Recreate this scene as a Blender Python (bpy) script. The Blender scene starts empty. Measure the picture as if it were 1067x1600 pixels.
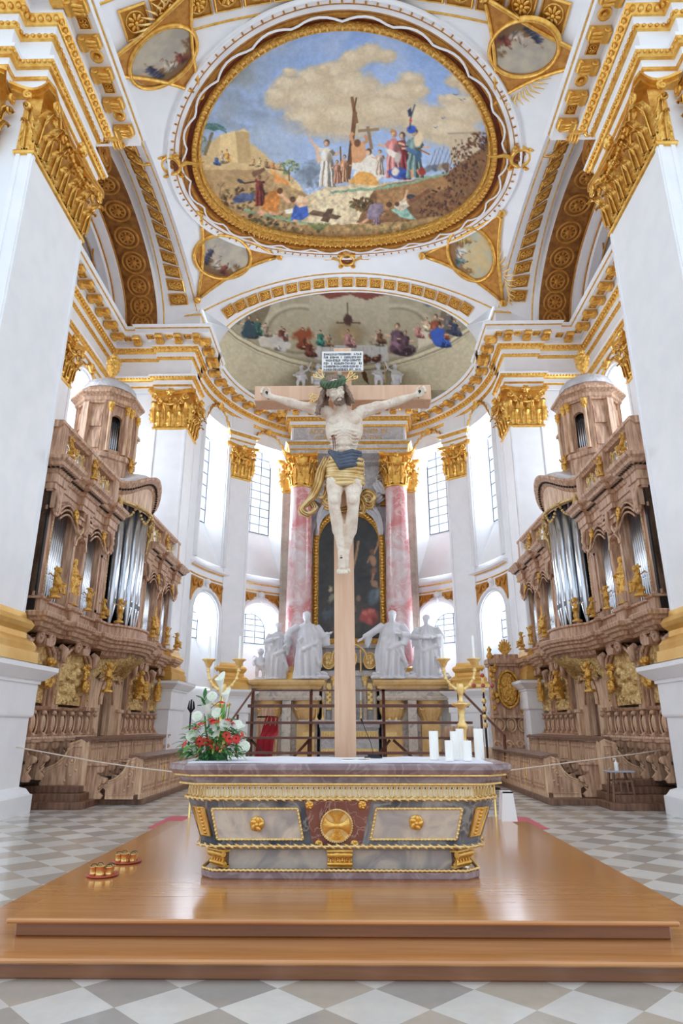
import bpy, math, random
import numpy as np
from mathutils import Vector, Matrix, Euler
random.seed(7)
PI = math.pi; R = math.radians; sin = math.sin; cos = math.cos
SC = bpy.context.scene; COL = SC.collection

# ------------------------------------------------------------------ camera
FPX, PITCH, CAMH, CAMX = 1011.0, R(18.33), 1.65, 0.15
YAW = math.atan(17.5 / FPX * cos(PITCH))
cd = bpy.data.cameras.new('camera'); cam = bpy.data.objects.new('camera', cd); COL.objects.link(cam)
cam.location = (CAMX, 0, CAMH); cam.rotation_euler = (PI/2 + PITCH, 0, YAW)
cd.sensor_fit = 'VERTICAL'; cd.sensor_height = 36; cd.lens = FPX / 1600 * 36; cd.clip_end = 300; cd.clip_start = .05
SC.camera = cam
CR = Euler((PI/2 + PITCH, 0, YAW)).to_matrix()
def ray(x, y): return CR @ Vector(((x - 533.5) / FPX, (800 - y) / FPX, -1))
def PY(x, y, Y):            # measured pixel to a point at depth Y
    r = ray(x, y); t = Y / r.y; return Vector((CAMX + r.x*t, Y, CAMH + r.z*t))
def PX(x, y, X):
    r = ray(x, y); t = (X - CAMX) / r.x; return Vector((X, r.y*t, CAMH + r.z*t))
def PZ(x, y, Z):
    r = ray(x, y); t = (Z - CAMH) / r.z; return Vector((CAMX + r.x*t, r.y*t, Z))
CRn = np.array(CR)
def projn(P):               # n x 3 world points -> n x 2 picture coordinates (for placing the painted scenes)
    d = (P - np.array([CAMX, 0, CAMH])) @ CRn
    return np.stack([533.5 + FPX * d[:, 0] / -d[:, 2], 800 - FPX * d[:, 1] / -d[:, 2]], 1)

# ------------------------------------------------------------------ materials
def sRGB(r, g, b):
    return tuple(((c/255)/12.92 if c/255 <= .04045 else ((c/255 + .055)/1.055)**2.4) for c in (r, g, b)) + (1,)
def mat(name, col, rough=.5, metal=0., col2=None, nscale=3., lo=.35, hi=.65, bump=None, detail=4., coat=0., stretch=(1, 1, 1), vein=None, emit=0, dist=0., coord='Object', spec=None):
    m = bpy.data.materials.new(name); m.use_nodes = True; nt = m.node_tree; N = nt.nodes; L = nt.links
    b = N['Principled BSDF']; b.inputs['Roughness'].default_value = rough; b.inputs['Metallic'].default_value = metal
    b.inputs['Base Color'].default_value = sRGB(*col)
    if coat: b.inputs['Coat Weight'].default_value = coat; b.inputs['Coat Roughness'].default_value = .12
    if spec is not None: b.inputs['Specular IOR Level'].default_value = spec
    if emit: b.inputs['Emission Color'].default_value = sRGB(*col); b.inputs['Emission Strength'].default_value = emit
    tc = N.new('ShaderNodeTexCoord'); mp = N.new('ShaderNodeMapping'); mp.inputs['Scale'].default_value = stretch
    L.new(tc.outputs[coord], mp.inputs['Vector'])
    last = None
    if col2:
        n = N.new('ShaderNodeTexNoise'); n.inputs['Scale'].default_value = nscale; n.inputs['Detail'].default_value = detail; n.inputs['Distortion'].default_value = dist
        L.new(mp.outputs[0], n.inputs['Vector'])
        r = N.new('ShaderNodeValToRGB'); r.color_ramp.elements[0].position = lo; r.color_ramp.elements[1].position = hi
        r.color_ramp.elements[0].color = sRGB(*col); r.color_ramp.elements[1].color = sRGB(*col2)
        L.new(n.outputs['Fac'], r.inputs[0]); last = r.outputs[0]
    if vein:   # (colour, scale, width, amount)
        n = N.new('ShaderNodeTexNoise'); n.inputs['Scale'].default_value = vein[1]; n.inputs['Detail'].default_value = 6; n.inputs['Distortion'].default_value = 1.2
        L.new(mp.outputs[0], n.inputs['Vector'])
        a = N.new('ShaderNodeMath'); a.operation = 'SUBTRACT'; a.inputs[1].default_value = .5; L.new(n.outputs['Fac'], a.inputs[0])
        a2 = N.new('ShaderNodeMath'); a2.operation = 'ABSOLUTE'; L.new(a.outputs[0], a2.inputs[0])
        r = N.new('ShaderNodeMapRange'); r.inputs[1].default_value = 0; r.inputs[2].default_value = vein[2]; r.inputs[3].default_value = vein[3]; r.inputs[4].default_value = 0
        L.new(a2.outputs[0], r.inputs[0])
        mx = N.new('ShaderNodeMix'); mx.data_type = 'RGBA'; mx.inputs[7].default_value = sRGB(*vein[0]); L.new(r.outputs[0], mx.inputs[0])
        if last: L.new(last, mx.inputs[6])
        else: mx.inputs[6].default_value = sRGB(*col)
        last = mx.outputs[2]
    if last: L.new(last, b.inputs['Base Color'])
    if bump:   # (scale, strength, distance)
        n = N.new('ShaderNodeTexNoise'); n.inputs['Scale'].default_value = bump[0]; n.inputs['Detail'].default_value = 3; L.new(mp.outputs[0], n.inputs['Vector'])
        bp = N.new('ShaderNodeBump'); bp.inputs['Strength'].default_value = bump[1]; bp.inputs['Distance'].default_value = bump[2] if len(bump) > 2 else .05
        L.new(n.outputs['Fac'], bp.inputs['Height']); L.new(bp.outputs[0], b.inputs['Normal'])
    return m
M = {}
M['white'] = mat('white_plaster', (246, 247, 249), .6, col2=(240, 242, 246), nscale=1.2)
M['white2'] = mat('white_lacquered_trim', (248, 248, 250), .42, col2=(242, 243, 246), nscale=2.)
M['greyw'] = mat('pale_grey_marble', (205, 202, 203), .35, col2=(182, 180, 184), nscale=2.5, vein=((235, 230, 228), 2, .03, .6))
M['gold'] = mat('gold_leaf', (246, 200, 110), .30, .7, col2=(224, 166, 70), nscale=6, bump=(28, .35, .02))
M['goldf'] = mat('gold_leaf_fine', (250, 222, 158), .34, .5, col2=(236, 194, 118), nscale=20, bump=(60, .3, .006))
M['goldor'] = mat('carved_gold_leaf', (246, 200, 108), .34, .6, col2=(206, 146, 56), nscale=9, lo=.3, hi=.7, bump=(14, 1., .08))
M['ochre'] = mat('ochre_gold_paint', (205, 146, 62), .55, .25, col2=(180, 116, 40), nscale=5, bump=(9, .6, .05))
M['ochred'] = mat('dark_ochre_gold_paint', (166, 110, 44), .55, .25, col2=(128, 78, 28), nscale=4, bump=(9, .6, .05))
M['brownred'] = mat('red_brown_paint', (112, 52, 26), .6, col2=(140, 72, 34), nscale=6)
M['beigem'] = mat('honey_marble', (240, 202, 138), .35, col2=(222, 176, 108), nscale=2.2, vein=((238, 210, 160), 3, .03, .5))
M['wood'] = mat('carved_walnut', (220, 180, 148), .42, col2=(150, 108, 84), nscale=2.5, stretch=(6, 6, .8), lo=.35, hi=.7, bump=(24, .3, .02))
M['woodd'] = mat('dark_walnut', (142, 104, 82), .4, col2=(98, 68, 52), nscale=3., stretch=(5, 5, .8), bump=(24, .3, .02))
M['woodl'] = mat('light_walnut', (234, 200, 166), .45, col2=(188, 146, 114), nscale=2.5, stretch=(6, 6, .8), bump=(24, .3, .02))
M['dark'] = mat('shade_toned_stall_wood', (38, 26, 20), .6, col2=(24, 16, 12), nscale=4)  # near-black tone stands in for the shade under and between the seats
M['giltwood'] = mat('gilded_relief', (244, 214, 150), .38, .3, col2=(200, 154, 84), nscale=9, bump=(22, 1., .06))
M['pipe'] = mat('organ_pipe_tin', (214, 219, 226), .2, .9, col2=(196, 202, 210), nscale=1.5)
M['pipem'] = mat('pipe_mouth_shadow', (92, 92, 96), .35, .7)
M['marble'] = mat('white_statue_marble', (232, 232, 235), .5, col2=(214, 215, 221), nscale=3, bump=(16, .25, .03))
M['pink'] = mat('pink_marble', (214, 136, 136), .16, col2=(222, 206, 206), nscale=.6, lo=.42, hi=.6, detail=8, dist=.9, vein=((246, 234, 230), 1.3, .05, .4), coat=.3)
M['pier_m'] = mat('grey_brown_marble', (168, 152, 138), .3, col2=(196, 184, 170), nscale=1.6, vein=((206, 196, 184), 2.2, .03, .5))
M['agrey'] = mat('dark_grey_marble', (72, 76, 86), .2, col2=(160, 154, 152), nscale=1.9, lo=.4, hi=.72, detail=8, dist=.8, vein=((206, 200, 194), 3., .05, .4), coat=.2)
M['apurple'] = mat('purple_marble', (120, 98, 102), .2, col2=(150, 128, 130), nscale=3., detail=8, vein=((200, 186, 186), 4., .08, .3), coat=.2)
M['ared'] = mat('red_brown_marble', (122, 70, 62), .2, col2=(142, 92, 80), nscale=4., detail=8, vein=((214, 196, 186), 7., .03, .4), coat=.2)
M['alight'] = mat('light_onyx_marble', (214, 202, 188), .2, col2=(168, 160, 158), nscale=2.6, lo=.38, hi=.66, detail=8, dist=1.5, vein=((232, 214, 190), 2.6, .08, .45), coat=.2)
M['cream'] = mat('cream_white_lacquer', (240, 232, 214), .4)
M['candle'] = mat('white_wax', (250, 248, 242), .4)
M['linen'] = mat('white_linen', (238, 238, 246), .8, col2=(228, 229, 240), nscale=5)
M['iron'] = mat('black_iron', (46, 46, 50), .4, .5)
M['lead'] = mat('window_lead', (86, 92, 104), .5)
M['rail'] = mat('red_brown_steel', (122, 78, 66), .4, .1, col2=(104, 64, 54), nscale=4)
M['redcloth'] = mat('red_carpet', (208, 110, 116), .9, col2=(196, 96, 104), nscale=60)
M['redlac'] = mat('red_glazed_plate', (196, 92, 80), .3)
M['brass'] = mat('polished_brass', (246, 218, 146), .2, .9)
M['crossw'] = mat('pale_beech_wood', (228, 190, 160), .5, col2=(218, 176, 146), nscale=2., stretch=(9, 9, .7), bump=(20, .1, .01))
M['skin'] = mat('painted_carved_flesh', (236, 222, 204), .5, col2=(212, 184, 164), nscale=5.5, lo=.42, hi=.72, vein=((160, 112, 98), 7, .014, .4), bump=(20, .2, .01))
M['hair'] = mat('carved_brown_hair', (112, 88, 76), .5, .1, col2=(156, 130, 112), nscale=20, stretch=(3, 3, .5))
M['thorn'] = mat('green_crown', (92, 118, 84), .5, col2=(60, 82, 58), nscale=10)
M['blood'] = mat('dried_red_paint', (120, 50, 44), .4)
M['bluecloth'] = mat('blue_grey_lining', (84, 94, 112), .5, col2=(62, 70, 86), nscale=8)
M['paleg'] = mat('pale_gilded_cloth', (228, 200, 148), .32, .55, col2=(196, 156, 92), nscale=7, bump=(24, .3, .01))

# ------------------------------------------------------------------ mesh builder
def arc(cx, cy, rx, ry, a0, a1, n): return [(cx + rx*cos(a0 + (a1-a0)*i/n), cy + ry*sin(a0 + (a1-a0)*i/n)) for i in range(n+1)]
class MB:
    def __init__(s): s.v = []; s.f = []; s.mi = []; s.sm = []; s.cur = 0; s.T = None; s.smooth = False
    def add(s, vs, fs, smooth=None, mi=None):
        o = len(s.v)
        if s.T is not None: vs = [s.T @ Vector(v) for v in vs]
        s.v.extend([tuple(v) for v in vs]); k = s.smooth if smooth is None else smooth
        for i, f in enumerate(fs):
            s.f.append([o + a for a in f]); s.sm.append(k); s.mi.append(s.cur if mi is None else (mi[i] if isinstance(mi, list) else mi))
        return s
    def box(s, x0, x1, y0, y1, z0, z1):
        return s.add([(x0,y0,z0),(x1,y0,z0),(x1,y1,z0),(x0,y1,z0),(x0,y0,z1),(x1,y0,z1),(x1,y1,z1),(x0,y1,z1)],
                     [(0,3,2,1),(4,5,6,7),(0,1,5,4),(1,2,6,5),(2,3,7,6),(3,0,4,7)], False)
    def bbox(s, x0, x1, y0, y1, z0, z1, b=.01):   # box with chamfered edges
        vs = []; ix = {}
        for i, x in enumerate((x0, x1)):
            for j, y in enumerate((y0, y1)):
                for k, z in enumerate((z0, z1)):
                    sx, sy, sz = (b if i == 0 else -b), (b if j == 0 else -b), (b if k == 0 else -b)
                    for a, p in enumerate(((x, y+sy, z+sz), (x+sx, y, z+sz), (x+sx, y+sy, z))): ix[i,j,k,a] = len(vs); vs.append(p)
        fs = []
        for i in (0, 1): fs.append([ix[i,0,0,0], ix[i,1,0,0], ix[i,1,1,0], ix[i,0,1,0]]); fs.append([ix[0,i,0,1], ix[1,i,0,1], ix[1,i,1,1], ix[0,i,1,1]]); fs.append([ix[0,0,i,2], ix[1,0,i,2], ix[1,1,i,2], ix[0,1,i,2]])
        for i in (0, 1):
            for j in (0, 1):
                fs.append([ix[i,j,0,0], ix[i,j,1,0], ix[i,j,1,1], ix[i,j,0,1]]); fs.append([ix[i,0,j,0], ix[i,1,j,0], ix[i,1,j,2], ix[i,0,j,2]]); fs.append([ix[0,i,j,1], ix[1,i,j,1], ix[1,i,j,2], ix[0,i,j,2]])
                for k in (0, 1): fs.append([ix[i,j,k,0], ix[i,j,k,1], ix[i,j,k,2]])
        return s.add(vs, fs, False)
    def prism(s, poly, a0, a1, ax='z', smooth=False):
        n = len(poly); d = {'z': lambda p, a: (p[0], p[1], a), 'y': lambda p, a: (p[0], a, p[1]), 'x': lambda p, a: (a, p[0], p[1])}[ax]
        s.add([d(p, a0) for p in poly] + [d(p, a1) for p in poly], [[i, (i+1) % n, n+(i+1) % n, n+i] for i in range(n)], smooth)
        return s.add([d(p, a0) for p in poly] + [d(p, a1) for p in poly], [list(range(n))[::-1], list(range(n, 2*n))], False)
    def grid(s, fn, nu, nv, smooth=True, mi=None, closeu=False):
        vs = [fn(i/nu, j/nv) for j in range(nv+1) for i in range(nu if closeu else nu+1)]; w = nu if closeu else nu+1
        return s.add(vs, [(j*w+i, j*w+(i+1) % w, (j+1)*w+(i+1) % w, (j+1)*w+i) for j in range(nv) for i in range(nu)], smooth, mi)
    def lathe(s, prof, c=(0, 0, 0), n=16, sx=1, sy=1, smooth=True, ph=0, a0=0, a1=None, cap=True):
        full = a1 is None; a1 = 2*PI if full else a1; w = n if full else n+1
        vs = [(c[0] + sx*r*cos(ph + a0 + (a1-a0)*i/n), c[1] + sy*r*sin(ph + a0 + (a1-a0)*i/n), c[2] + z) for r, z in prof for i in range(w)]
        s.add(vs, [(j*w+i, j*w+(i+1) % w, (j+1)*w+(i+1) % w, (j+1)*w+i) for j in range(len(prof)-1) for i in range(n)], smooth)
        if cap and full:
            if prof[0][0] > 1e-4: s.add(vs[:w], [list(range(w))[::-1]], False)
            if prof[-1][0] > 1e-4: s.add(vs[-w:], [list(range(w))], False)
        return s
    def tube(s, pts, r, n=8, smooth=True, flat=1., cap=True, up=None):
        pts = [Vector(p) for p in pts]; k = len(pts); rs = r if isinstance(r, (list, tuple)) else [r]*k
        vs = []; t0 = (pts[1]-pts[0]).normalized(); ref = Vector(up) if up else (Vector((0,0,1)) if abs(t0.z) < .9 else Vector((1,0,0)))
        u = t0.cross(ref).normalized()
        for i, p in enumerate(pts):
            t = ((pts[min(i+1, k-1)] - pts[max(i-1, 0)])).normalized()
            u = (u - t*u.dot(t)); u = u.normalized() if u.length > 1e-6 else t.orthogonal().normalized(); w = t.cross(u)
            for j in range(n): a = 2*PI*j/n; vs.append(p + (u*cos(a) + w*sin(a)*flat)*rs[i])
        s.add(vs, [(i*n+j, i*n+(j+1) % n, (i+1)*n+(j+1) % n, (i+1)*n+j) for i in range(k-1) for j in range(n)], smooth)
        if cap: s.add(vs[:n], [list(range(n))[::-1]], False); s.add(vs[-n:], [list(range(n))], False)
        return s
    def ell(s, c, r, rot=None, nu=12, nv=8):
        r = (r, r, r) if isinstance(r, (int, float)) else r; Q = Euler(rot).to_matrix() if rot else Matrix.Identity(3); c = Vector(c)
        vs = [c + Q @ Vector((0, 0, -r[2]))]
        for j in range(1, nv):
            b = -PI/2 + PI*j/nv
            for i in range(nu): a = 2*PI*i/nu; vs.append(c + Q @ Vector((r[0]*cos(b)*cos(a), r[1]*cos(b)*sin(a), r[2]*sin(b))))
        vs.append(c + Q @ Vector((0, 0, r[2]))); e = len(vs)-1
        fs = [(0, 1+(i+1) % nu, 1+i) for i in range(nu)]
        for j in range(nv-2): fs += [(1+j*nu+i, 1+j*nu+(i+1) % nu, 1+(j+1)*nu+(i+1) % nu, 1+(j+1)*nu+i) for i in range(nu)]
        fs += [(e, 1+(nv-2)*nu+i, 1+(nv-2)*nu+(i+1) % nu) for i in range(nu)]
        return s.add(vs, fs, True)
    def sweep(s, prof, path, mids=None, closed=False, smooth=False, capends=True):
        """prof [(out, z)], path [(x, y)]: out is measured to the right of the direction of travel, mitred."""
        n = len(path); P = [Vector(p) for p in path]; vs = []; m = len(prof)
        for i, p in enumerate(P):
            a = P[i-1] if (i or closed) else None; b = P[(i+1) % n] if (i < n-1 or closed) else None
            d1 = (p-a).normalized() if a is not None else None; d2 = (b-p).normalized() if b is not None else None
            if d1 is None: d1 = d2
            if d2 is None: d2 = d1
            n1 = Vector((d1.y, -d1.x)); n2 = Vector((d2.y, -d2.x)); q = (n1+n2); q = q.normalized() if q.length > 1e-5 else n1
            k = 1/max(q.dot(n1), .25)
            for o, z in prof: vs.append((p.x + q.x*o*k, p.y + q.y*o*k, z))
        fs = []; mi = []
        for i in range(n if closed else n-1):
            for j in range(m-1):
                fs.append((i*m+j, ((i+1) % n)*m+j, ((i+1) % n)*m+j+1, i*m+j+1)); mi.append(mids[j] if mids else s.cur)
        s.add(vs, fs, smooth, mi)
        if capends and not closed: s.add(vs[:m], [list(range(m))]); s.add(vs[-m:], [list(range(m))[::-1]])
        return s
    def band(s, prof, rails, closed=False, mids=None, smooth=True):
        """prof [(a, b)], rails [(point, A, B)]: section point = p + A*a + B*b at every station."""
        m = len(prof); vs = [Vector(p) + Vector(A)*a + Vector(B)*b for p, A, B in rails for a, b in prof]; n = len(rails); fs = []; mi = []
        for i in range(n if closed else n-1):
            for j in range(m-1): fs.append((i*m+j, ((i+1) % n)*m+j, ((i+1) % n)*m+j+1, i*m+j+1)); mi.append(mids[j] if mids else s.cur)
        return s.add(vs, fs, smooth, mi)
    def build(s, name, mats, parent=None, kind=None, label=None, cat=None, group=None):
        if not isinstance(mats, (list, tuple)): mats = [mats]
        me = bpy.data.meshes.new(name); me.from_pydata(s.v, [], s.f)
        for m in mats: me.materials.append(M[m] if isinstance(m, str) else m)
        me.polygons.foreach_set('material_index', s.mi); me.polygons.foreach_set('use_smooth', s.sm); me.update()
        return put(name, me, parent, kind, label, cat, group)
def put(name, me, parent=None, kind=None, label=None, cat=None, group=None):
    o = bpy.data.objects.new(name, me); COL.objects.link(o)
    if parent is not None: o.parent = parent
    return tag(o, label, cat, group, kind)
def tag(o, label=None, cat=None, group=None, kind=None):
    if label: o['label'] = label
    if cat: o['category'] = cat
    if group: o['group'] = group
    if kind: o['kind'] = kind
    return o
def struct(mb, name, mats, parent=None): return mb.build(name, mats, parent, kind=None if parent is not None else 'structure')
KIDS = {}
def empty(name, label, cat, loc=(0, 0, 0), rz=0, group=None):
    o = bpy.data.objects.new(name, None); COL.objects.link(o); o.location = loc; o.rotation_euler = (0, 0, rz); o.empty_display_size = .2
    return tag(o, label, cat, group)
def dup(o, loc=None, rz=None, label=None, group=None, scale=None, parent=None, mirror=False):
    r = o.copy(); COL.objects.link(r)
    if parent is not None: r.parent = parent
    for ch in list(CH(o)): dup(ch, parent=r)
    if loc is not None: r.location = loc
    if rz is not None: r.rotation_euler = (0, 0, rz)
    if scale is not None: r.scale = scale if isinstance(scale, (tuple, list)) else (scale,)*3
    if mirror:
        r.location.x = -o.location.x if loc is None else loc[0]; r.scale.x = -r.scale.x
        if rz is None: r.rotation_euler = (o.rotation_euler.x, -o.rotation_euler.y, -o.rotation_euler.z)
    if label: r['label'] = label
    if group: r['group'] = group
    return r
def CH(o): return [c for c in COL.objects if c.parent is o] if False else o.children
def remesh(mb, vox, smooth=3, disp=None):
    """one continuous skin over the overlapping shapes of mb: returns a mesh"""
    me = bpy.data.meshes.new('tmp'); me.from_pydata(mb.v, [], mb.f); o = bpy.data.objects.new('tmp', me); COL.objects.link(o)
    md = o.modifiers.new('r', 'REMESH'); md.mode = 'VOXEL'; md.voxel_size = vox; md.use_smooth_shade = True
    if smooth: sm = o.modifiers.new('s', 'SMOOTH'); sm.iterations = smooth; sm.factor = .5
    dg = bpy.context.evaluated_depsgraph_get(); out = bpy.data.meshes.new_from_object(o.evaluated_get(dg))
    bpy.data.objects.remove(o); bpy.data.meshes.remove(me)
    out.polygons.foreach_set('use_smooth', [True]*len(out.polygons))
    return out
def setm(me, *ms):
    me.materials.clear()
    for m in ms: me.materials.append(M[m])
    return me
WORLD, EXPO, DAY = 0.80, .72, 9.5
# ------------------------------------------------------------------ light and sky
w = bpy.data.worlds.new('world'); SC.world = w; w.use_nodes = True
bg = w.node_tree.nodes['Background']; bg.inputs[0].default_value = (.80, .90, 1., 1); bg.inputs[1].default_value = WORLD
SC.view_settings.view_transform = 'Standard'; SC.view_settings.look = 'None'; SC.view_settings.gamma = 1; SC.view_settings.use_curve_mapping = False
SC.view_settings.exposure = EXPO
SC.cycles.diffuse_bounces = 8; SC.cycles.max_bounces = 12; SC.cycles.sample_clamp_indirect = 8
def daylight(P, op, D, splay, rad):      # daylight coming in through one window
    uc, hw, zb, zs, rise = op; z0 = zb + .3; z1 = zs + rise*.6; zc = (z0+z1)/2; ld = bpy.data.lights.new('window_daylight', 'AREA'); o = bpy.data.objects.new('window_daylight', ld); COL.objects.link(o)
    c = P(uc, zc, D+.25); a = P(uc-.1, zc, D+.25); b = P(uc+.1, zc, D+.25); n = (P(uc, zc, D+1) - P(uc, zc, D)).normalized(); x = (b-a).normalized(); y = n.cross(x)
    if y.z < 0: x = -x; y = n.cross(x)
    o.matrix_world = Matrix.Translation(c) @ Matrix((x, y, n)).transposed().to_4x4(); ld.shape = 'RECTANGLE'; wd = 2*hw*splay*UM[0]; ld.size = wd; ld.size_y = z1-z0; ld.energy = rad*PI*wd*(z1-z0); ld.color = (.80, .90, 1)

# ------------------------------------------------------------------ floor
fm = bpy.data.materials.new('stone_checker_floor'); fm.use_nodes = True; nt = fm.node_tree; N = nt.nodes; L = nt.links; b = N['Principled BSDF']
tc = N.new('ShaderNodeTexCoord'); mp = N.new('ShaderNodeMapping'); mp.inputs['Rotation'].default_value = (0, 0, R(45)); TS = .46; PHX = .30
mp.inputs['Scale'].default_value = (1/TS,)*3; mp.inputs['Location'].default_value = (.03+PHX, .47+PHX, .5); L.new(tc.outputs['Object'], mp.inputs[0])
ck = N.new('ShaderNodeTexChecker'); ck.inputs['Scale'].default_value = 1; ck.inputs[1].default_value = (1, 1, 1, 1); ck.inputs[2].default_value = (0, 0, 0, 1); L.new(mp.outputs[0], ck.inputs[0])
fl = N.new('ShaderNodeVectorMath'); fl.operation = 'FLOOR'; L.new(mp.outputs[0], fl.inputs[0]); wn = N.new('ShaderNodeTexWhiteNoise'); L.new(fl.outputs[0], wn.inputs[0])
cw = N.new('ShaderNodeMix'); cw.data_type = 'RGBA'; cw.inputs[6].default_value = sRGB(232, 229, 224); cw.inputs[7].default_value = sRGB(214, 210, 205); L.new(wn.outputs[0], cw.inputs[0])
cg = N.new('ShaderNodeMix'); cg.data_type = 'RGBA'; cg.inputs[6].default_value = sRGB(170, 166, 162); cg.inputs[7].default_value = sRGB(196, 184, 168); L.new(wn.outputs[0], cg.inputs[0])
cc = N.new('ShaderNodeMix'); cc.data_type = 'RGBA'; L.new(ck.outputs[1], cc.inputs[0]); L.new(cg.outputs[2], cc.inputs[6]); L.new(cw.outputs[2], cc.inputs[7])
ns = N.new('ShaderNodeTexNoise'); ns.inputs['Scale'].default_value = 5; ns.inputs['Detail'].default_value = 6; L.new(mp.outputs[0], ns.inputs[0])
cm = N.new('ShaderNodeMix'); cm.data_type = 'RGBA'; cm.blend_type = 'MULTIPLY'; cm.inputs[0].default_value = .18; L.new(cc.outputs[2], cm.inputs[6]); L.new(ns.outputs['Fac'], cm.inputs[7])
L.new(cm.outputs[2], b.inputs['Base Color']); b.inputs['Roughness'].default_value = .22; b.inputs['Coat Weight'].default_value = .15
m = MB(); m.box(-30, 30, -12, 40, -.2, 0); fl_o = m.build('floor', fm, kind='structure')

# ------------------------------------------------------------------ walls with arched openings
def arch_z(op, u): uc, hw, zb, zs, rise = op; return zs + rise*math.sqrt(max(0, 1 - ((u-uc)/hw)**2))
def wall_open(m, P, u0, u1, z0, z1, ops, step, D=.9, splay=.66, n=14):
    us = {u0, u1}; k = max(1, int(abs(u1-u0)/step)); us |= {u0 + (u1-u0)*i/k for i in range(k+1)}
    for op in ops: us |= {op[0] - op[1]*cos(PI*i/n) for i in range(n+1)}
    us = sorted(us); us = [u for i, u in enumerate(us) if i == 0 or u - us[i-1] > 1e-6]
    for a, b in zip(us, us[1:]):
        mid = (a+b)/2; ca = cb = z0
        for op in sorted(ops, key=lambda o: o[2]):
            if abs(mid-op[0]) < op[1]:
                m.add([P(a, ca, 0), P(b, cb, 0), P(b, op[2], 0), P(a, op[2], 0)], [(0, 1, 2, 3)]); ca, cb = arch_z(op, a), arch_z(op, b)
        m.add([P(a, ca, 0), P(b, cb, 0), P(b, z1, 0), P(a, z1, 0)], [(0, 1, 2, 3)])
    for op in ops:
        lp = loop(op, 0, n); li = loop(op, 0, n, splay); q = len(lp)
        m.add([P(u, z, 0) for u, z in lp] + [P(u, z, D) for u, z in li], [(i, (i+1) % q, q+(i+1) % q, q+i) for i in range(q)])
def loop(op, off=0, n=14, k=1.):
    uc, hw, zb, zs, rise = op; h = hw*k + off; cen = (zb + zs)/2
    zb2 = zb + (1-k)*hw*.8 - (off if off > 0 else 0); r2 = rise*k + off
    return [(uc-h, zb2)] + [(uc - h*cos(PI*i/n), zs + r2*sin(PI*i/n)) for i in range(n+1)] + [(uc+h, zb2)]
def mould(m, P, op, w0, w1, t, n=16):     # raised band around an opening
    a = loop(op, w0, n); c = loop(op, w1, n); q = len(a)
    m.add([P(*x, 0) for x in a] + [P(*x, -t) for x in a] + [P(*x, -t) for x in c] + [P(*x, 0) for x in c], [(j*q+i, j*q+i+1, (j+1)*q+i+1, (j+1)*q+i) for j in range(3) for i in range(q-1)])
glass = bpy.data.materials.new('clear_window_glass'); glass.use_nodes = True; nt = glass.node_tree; N = nt.nodes; L = nt.links; N.remove(N['Principled BSDF'])
tr = N.new('ShaderNodeBsdfTransparent'); tr.inputs[0].default_value = (.97, .98, 1, 1); gl = N.new('ShaderNodeBsdfGlossy'); gl.inputs['Roughness'].default_value = .05
mx = N.new('ShaderNodeMixShader'); mx.inputs[0].default_value = .06; L.new(tr.outputs[0], mx.inputs[1]); L.new(gl.outputs[0], mx.inputs[2]); L.new(mx.outputs[0], N['Material Output'].inputs[0])
WN = [0]
def window(P, op, D, splay, cols, rows):
    daylight(P, op, D, splay, DAY*(1.6 if op[2] < 5 else 1))
    lp = loop(op, 0, 14, splay); m = MB(); m.add([P(u, z, D-.02) for u, z in lp], [list(range(len(lp)))])
    WN[0] += 1; o = m.build('window_%d' % WN[0], glass, kind='structure')
    uc, hw, zb, zs, rise = op; h = hw*splay; zb2 = lp[0][1]; b = MB(); du = .018/UM[0]; dz = .018; top = zs + rise*splay
    def bar(u0, u1, z0, z1): b.add([P(u, z, d) for d in (D-.06, D-.02) for u, z in ((u0, z0), (u1, z0), (u1, z1), (u0, z1))], [(0, 1, 2, 3), (7, 6, 5, 4), (0, 4, 5, 1), (1, 5, 6, 2), (2, 6, 7, 3), (3, 7, 4, 0)])
    for i in range(cols+1):
        u = uc - h + 2*h*i/cols; zt = zs + rise*splay*math.sqrt(max(0, 1-((u-uc)/h)**2)); bar(u-du, u+du, zb2, zt)
    for j in range(rows+1):
        z = zb2 + (top-zb2)*j/rows; hh = h if z <= zs else h*math.sqrt(max(0.0, 1-((z-zs)/(rise*splay))**2))
        if hh > .02: bar(uc-hh, uc+hh, z-dz, z+dz)
    aa = loop(op, 0, 14, splay); ab = loop(op, -.05/UM[0] if False else 0, 14, splay*.95)
    b.add([P(u, z, D-.07) for u, z in aa] + [P(u, z, D-.07) for u, z in ab], [(i, i+1, len(aa)+i+1, len(aa)+i) for i in range(len(aa)-1)])
    b.build('leading', 'lead', o); return o
UM = [1.]
AE = (7.05, 7.7, 26.4)
def PA(sg):
    def P(t, z, d):      # t in degrees along the apse ellipse, d outwards
        a = R(t); nx, ny = cos(a)/AE[0], sin(a)/AE[1]; l = math.hypot(nx, ny)
        return Vector((sg*(AE[0]*cos(a) + d*nx/l), AE[2] + AE[1]*sin(a) + d*ny/l, z))
    return P
def PS(sg): return lambda u, z, d: Vector((sg*(10.6 + d), u, z))
BAY1 = [(21, 8.2, 3.3, 6.4, 1.05), (21, 8.2, 8.9, 15.5, 1.1)]
BAY2 = [(50.5, 9.3, 3.1, 6.35, 1.2), (50.5, 9.3, 8.9, 15.35, 1.25)]
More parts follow.
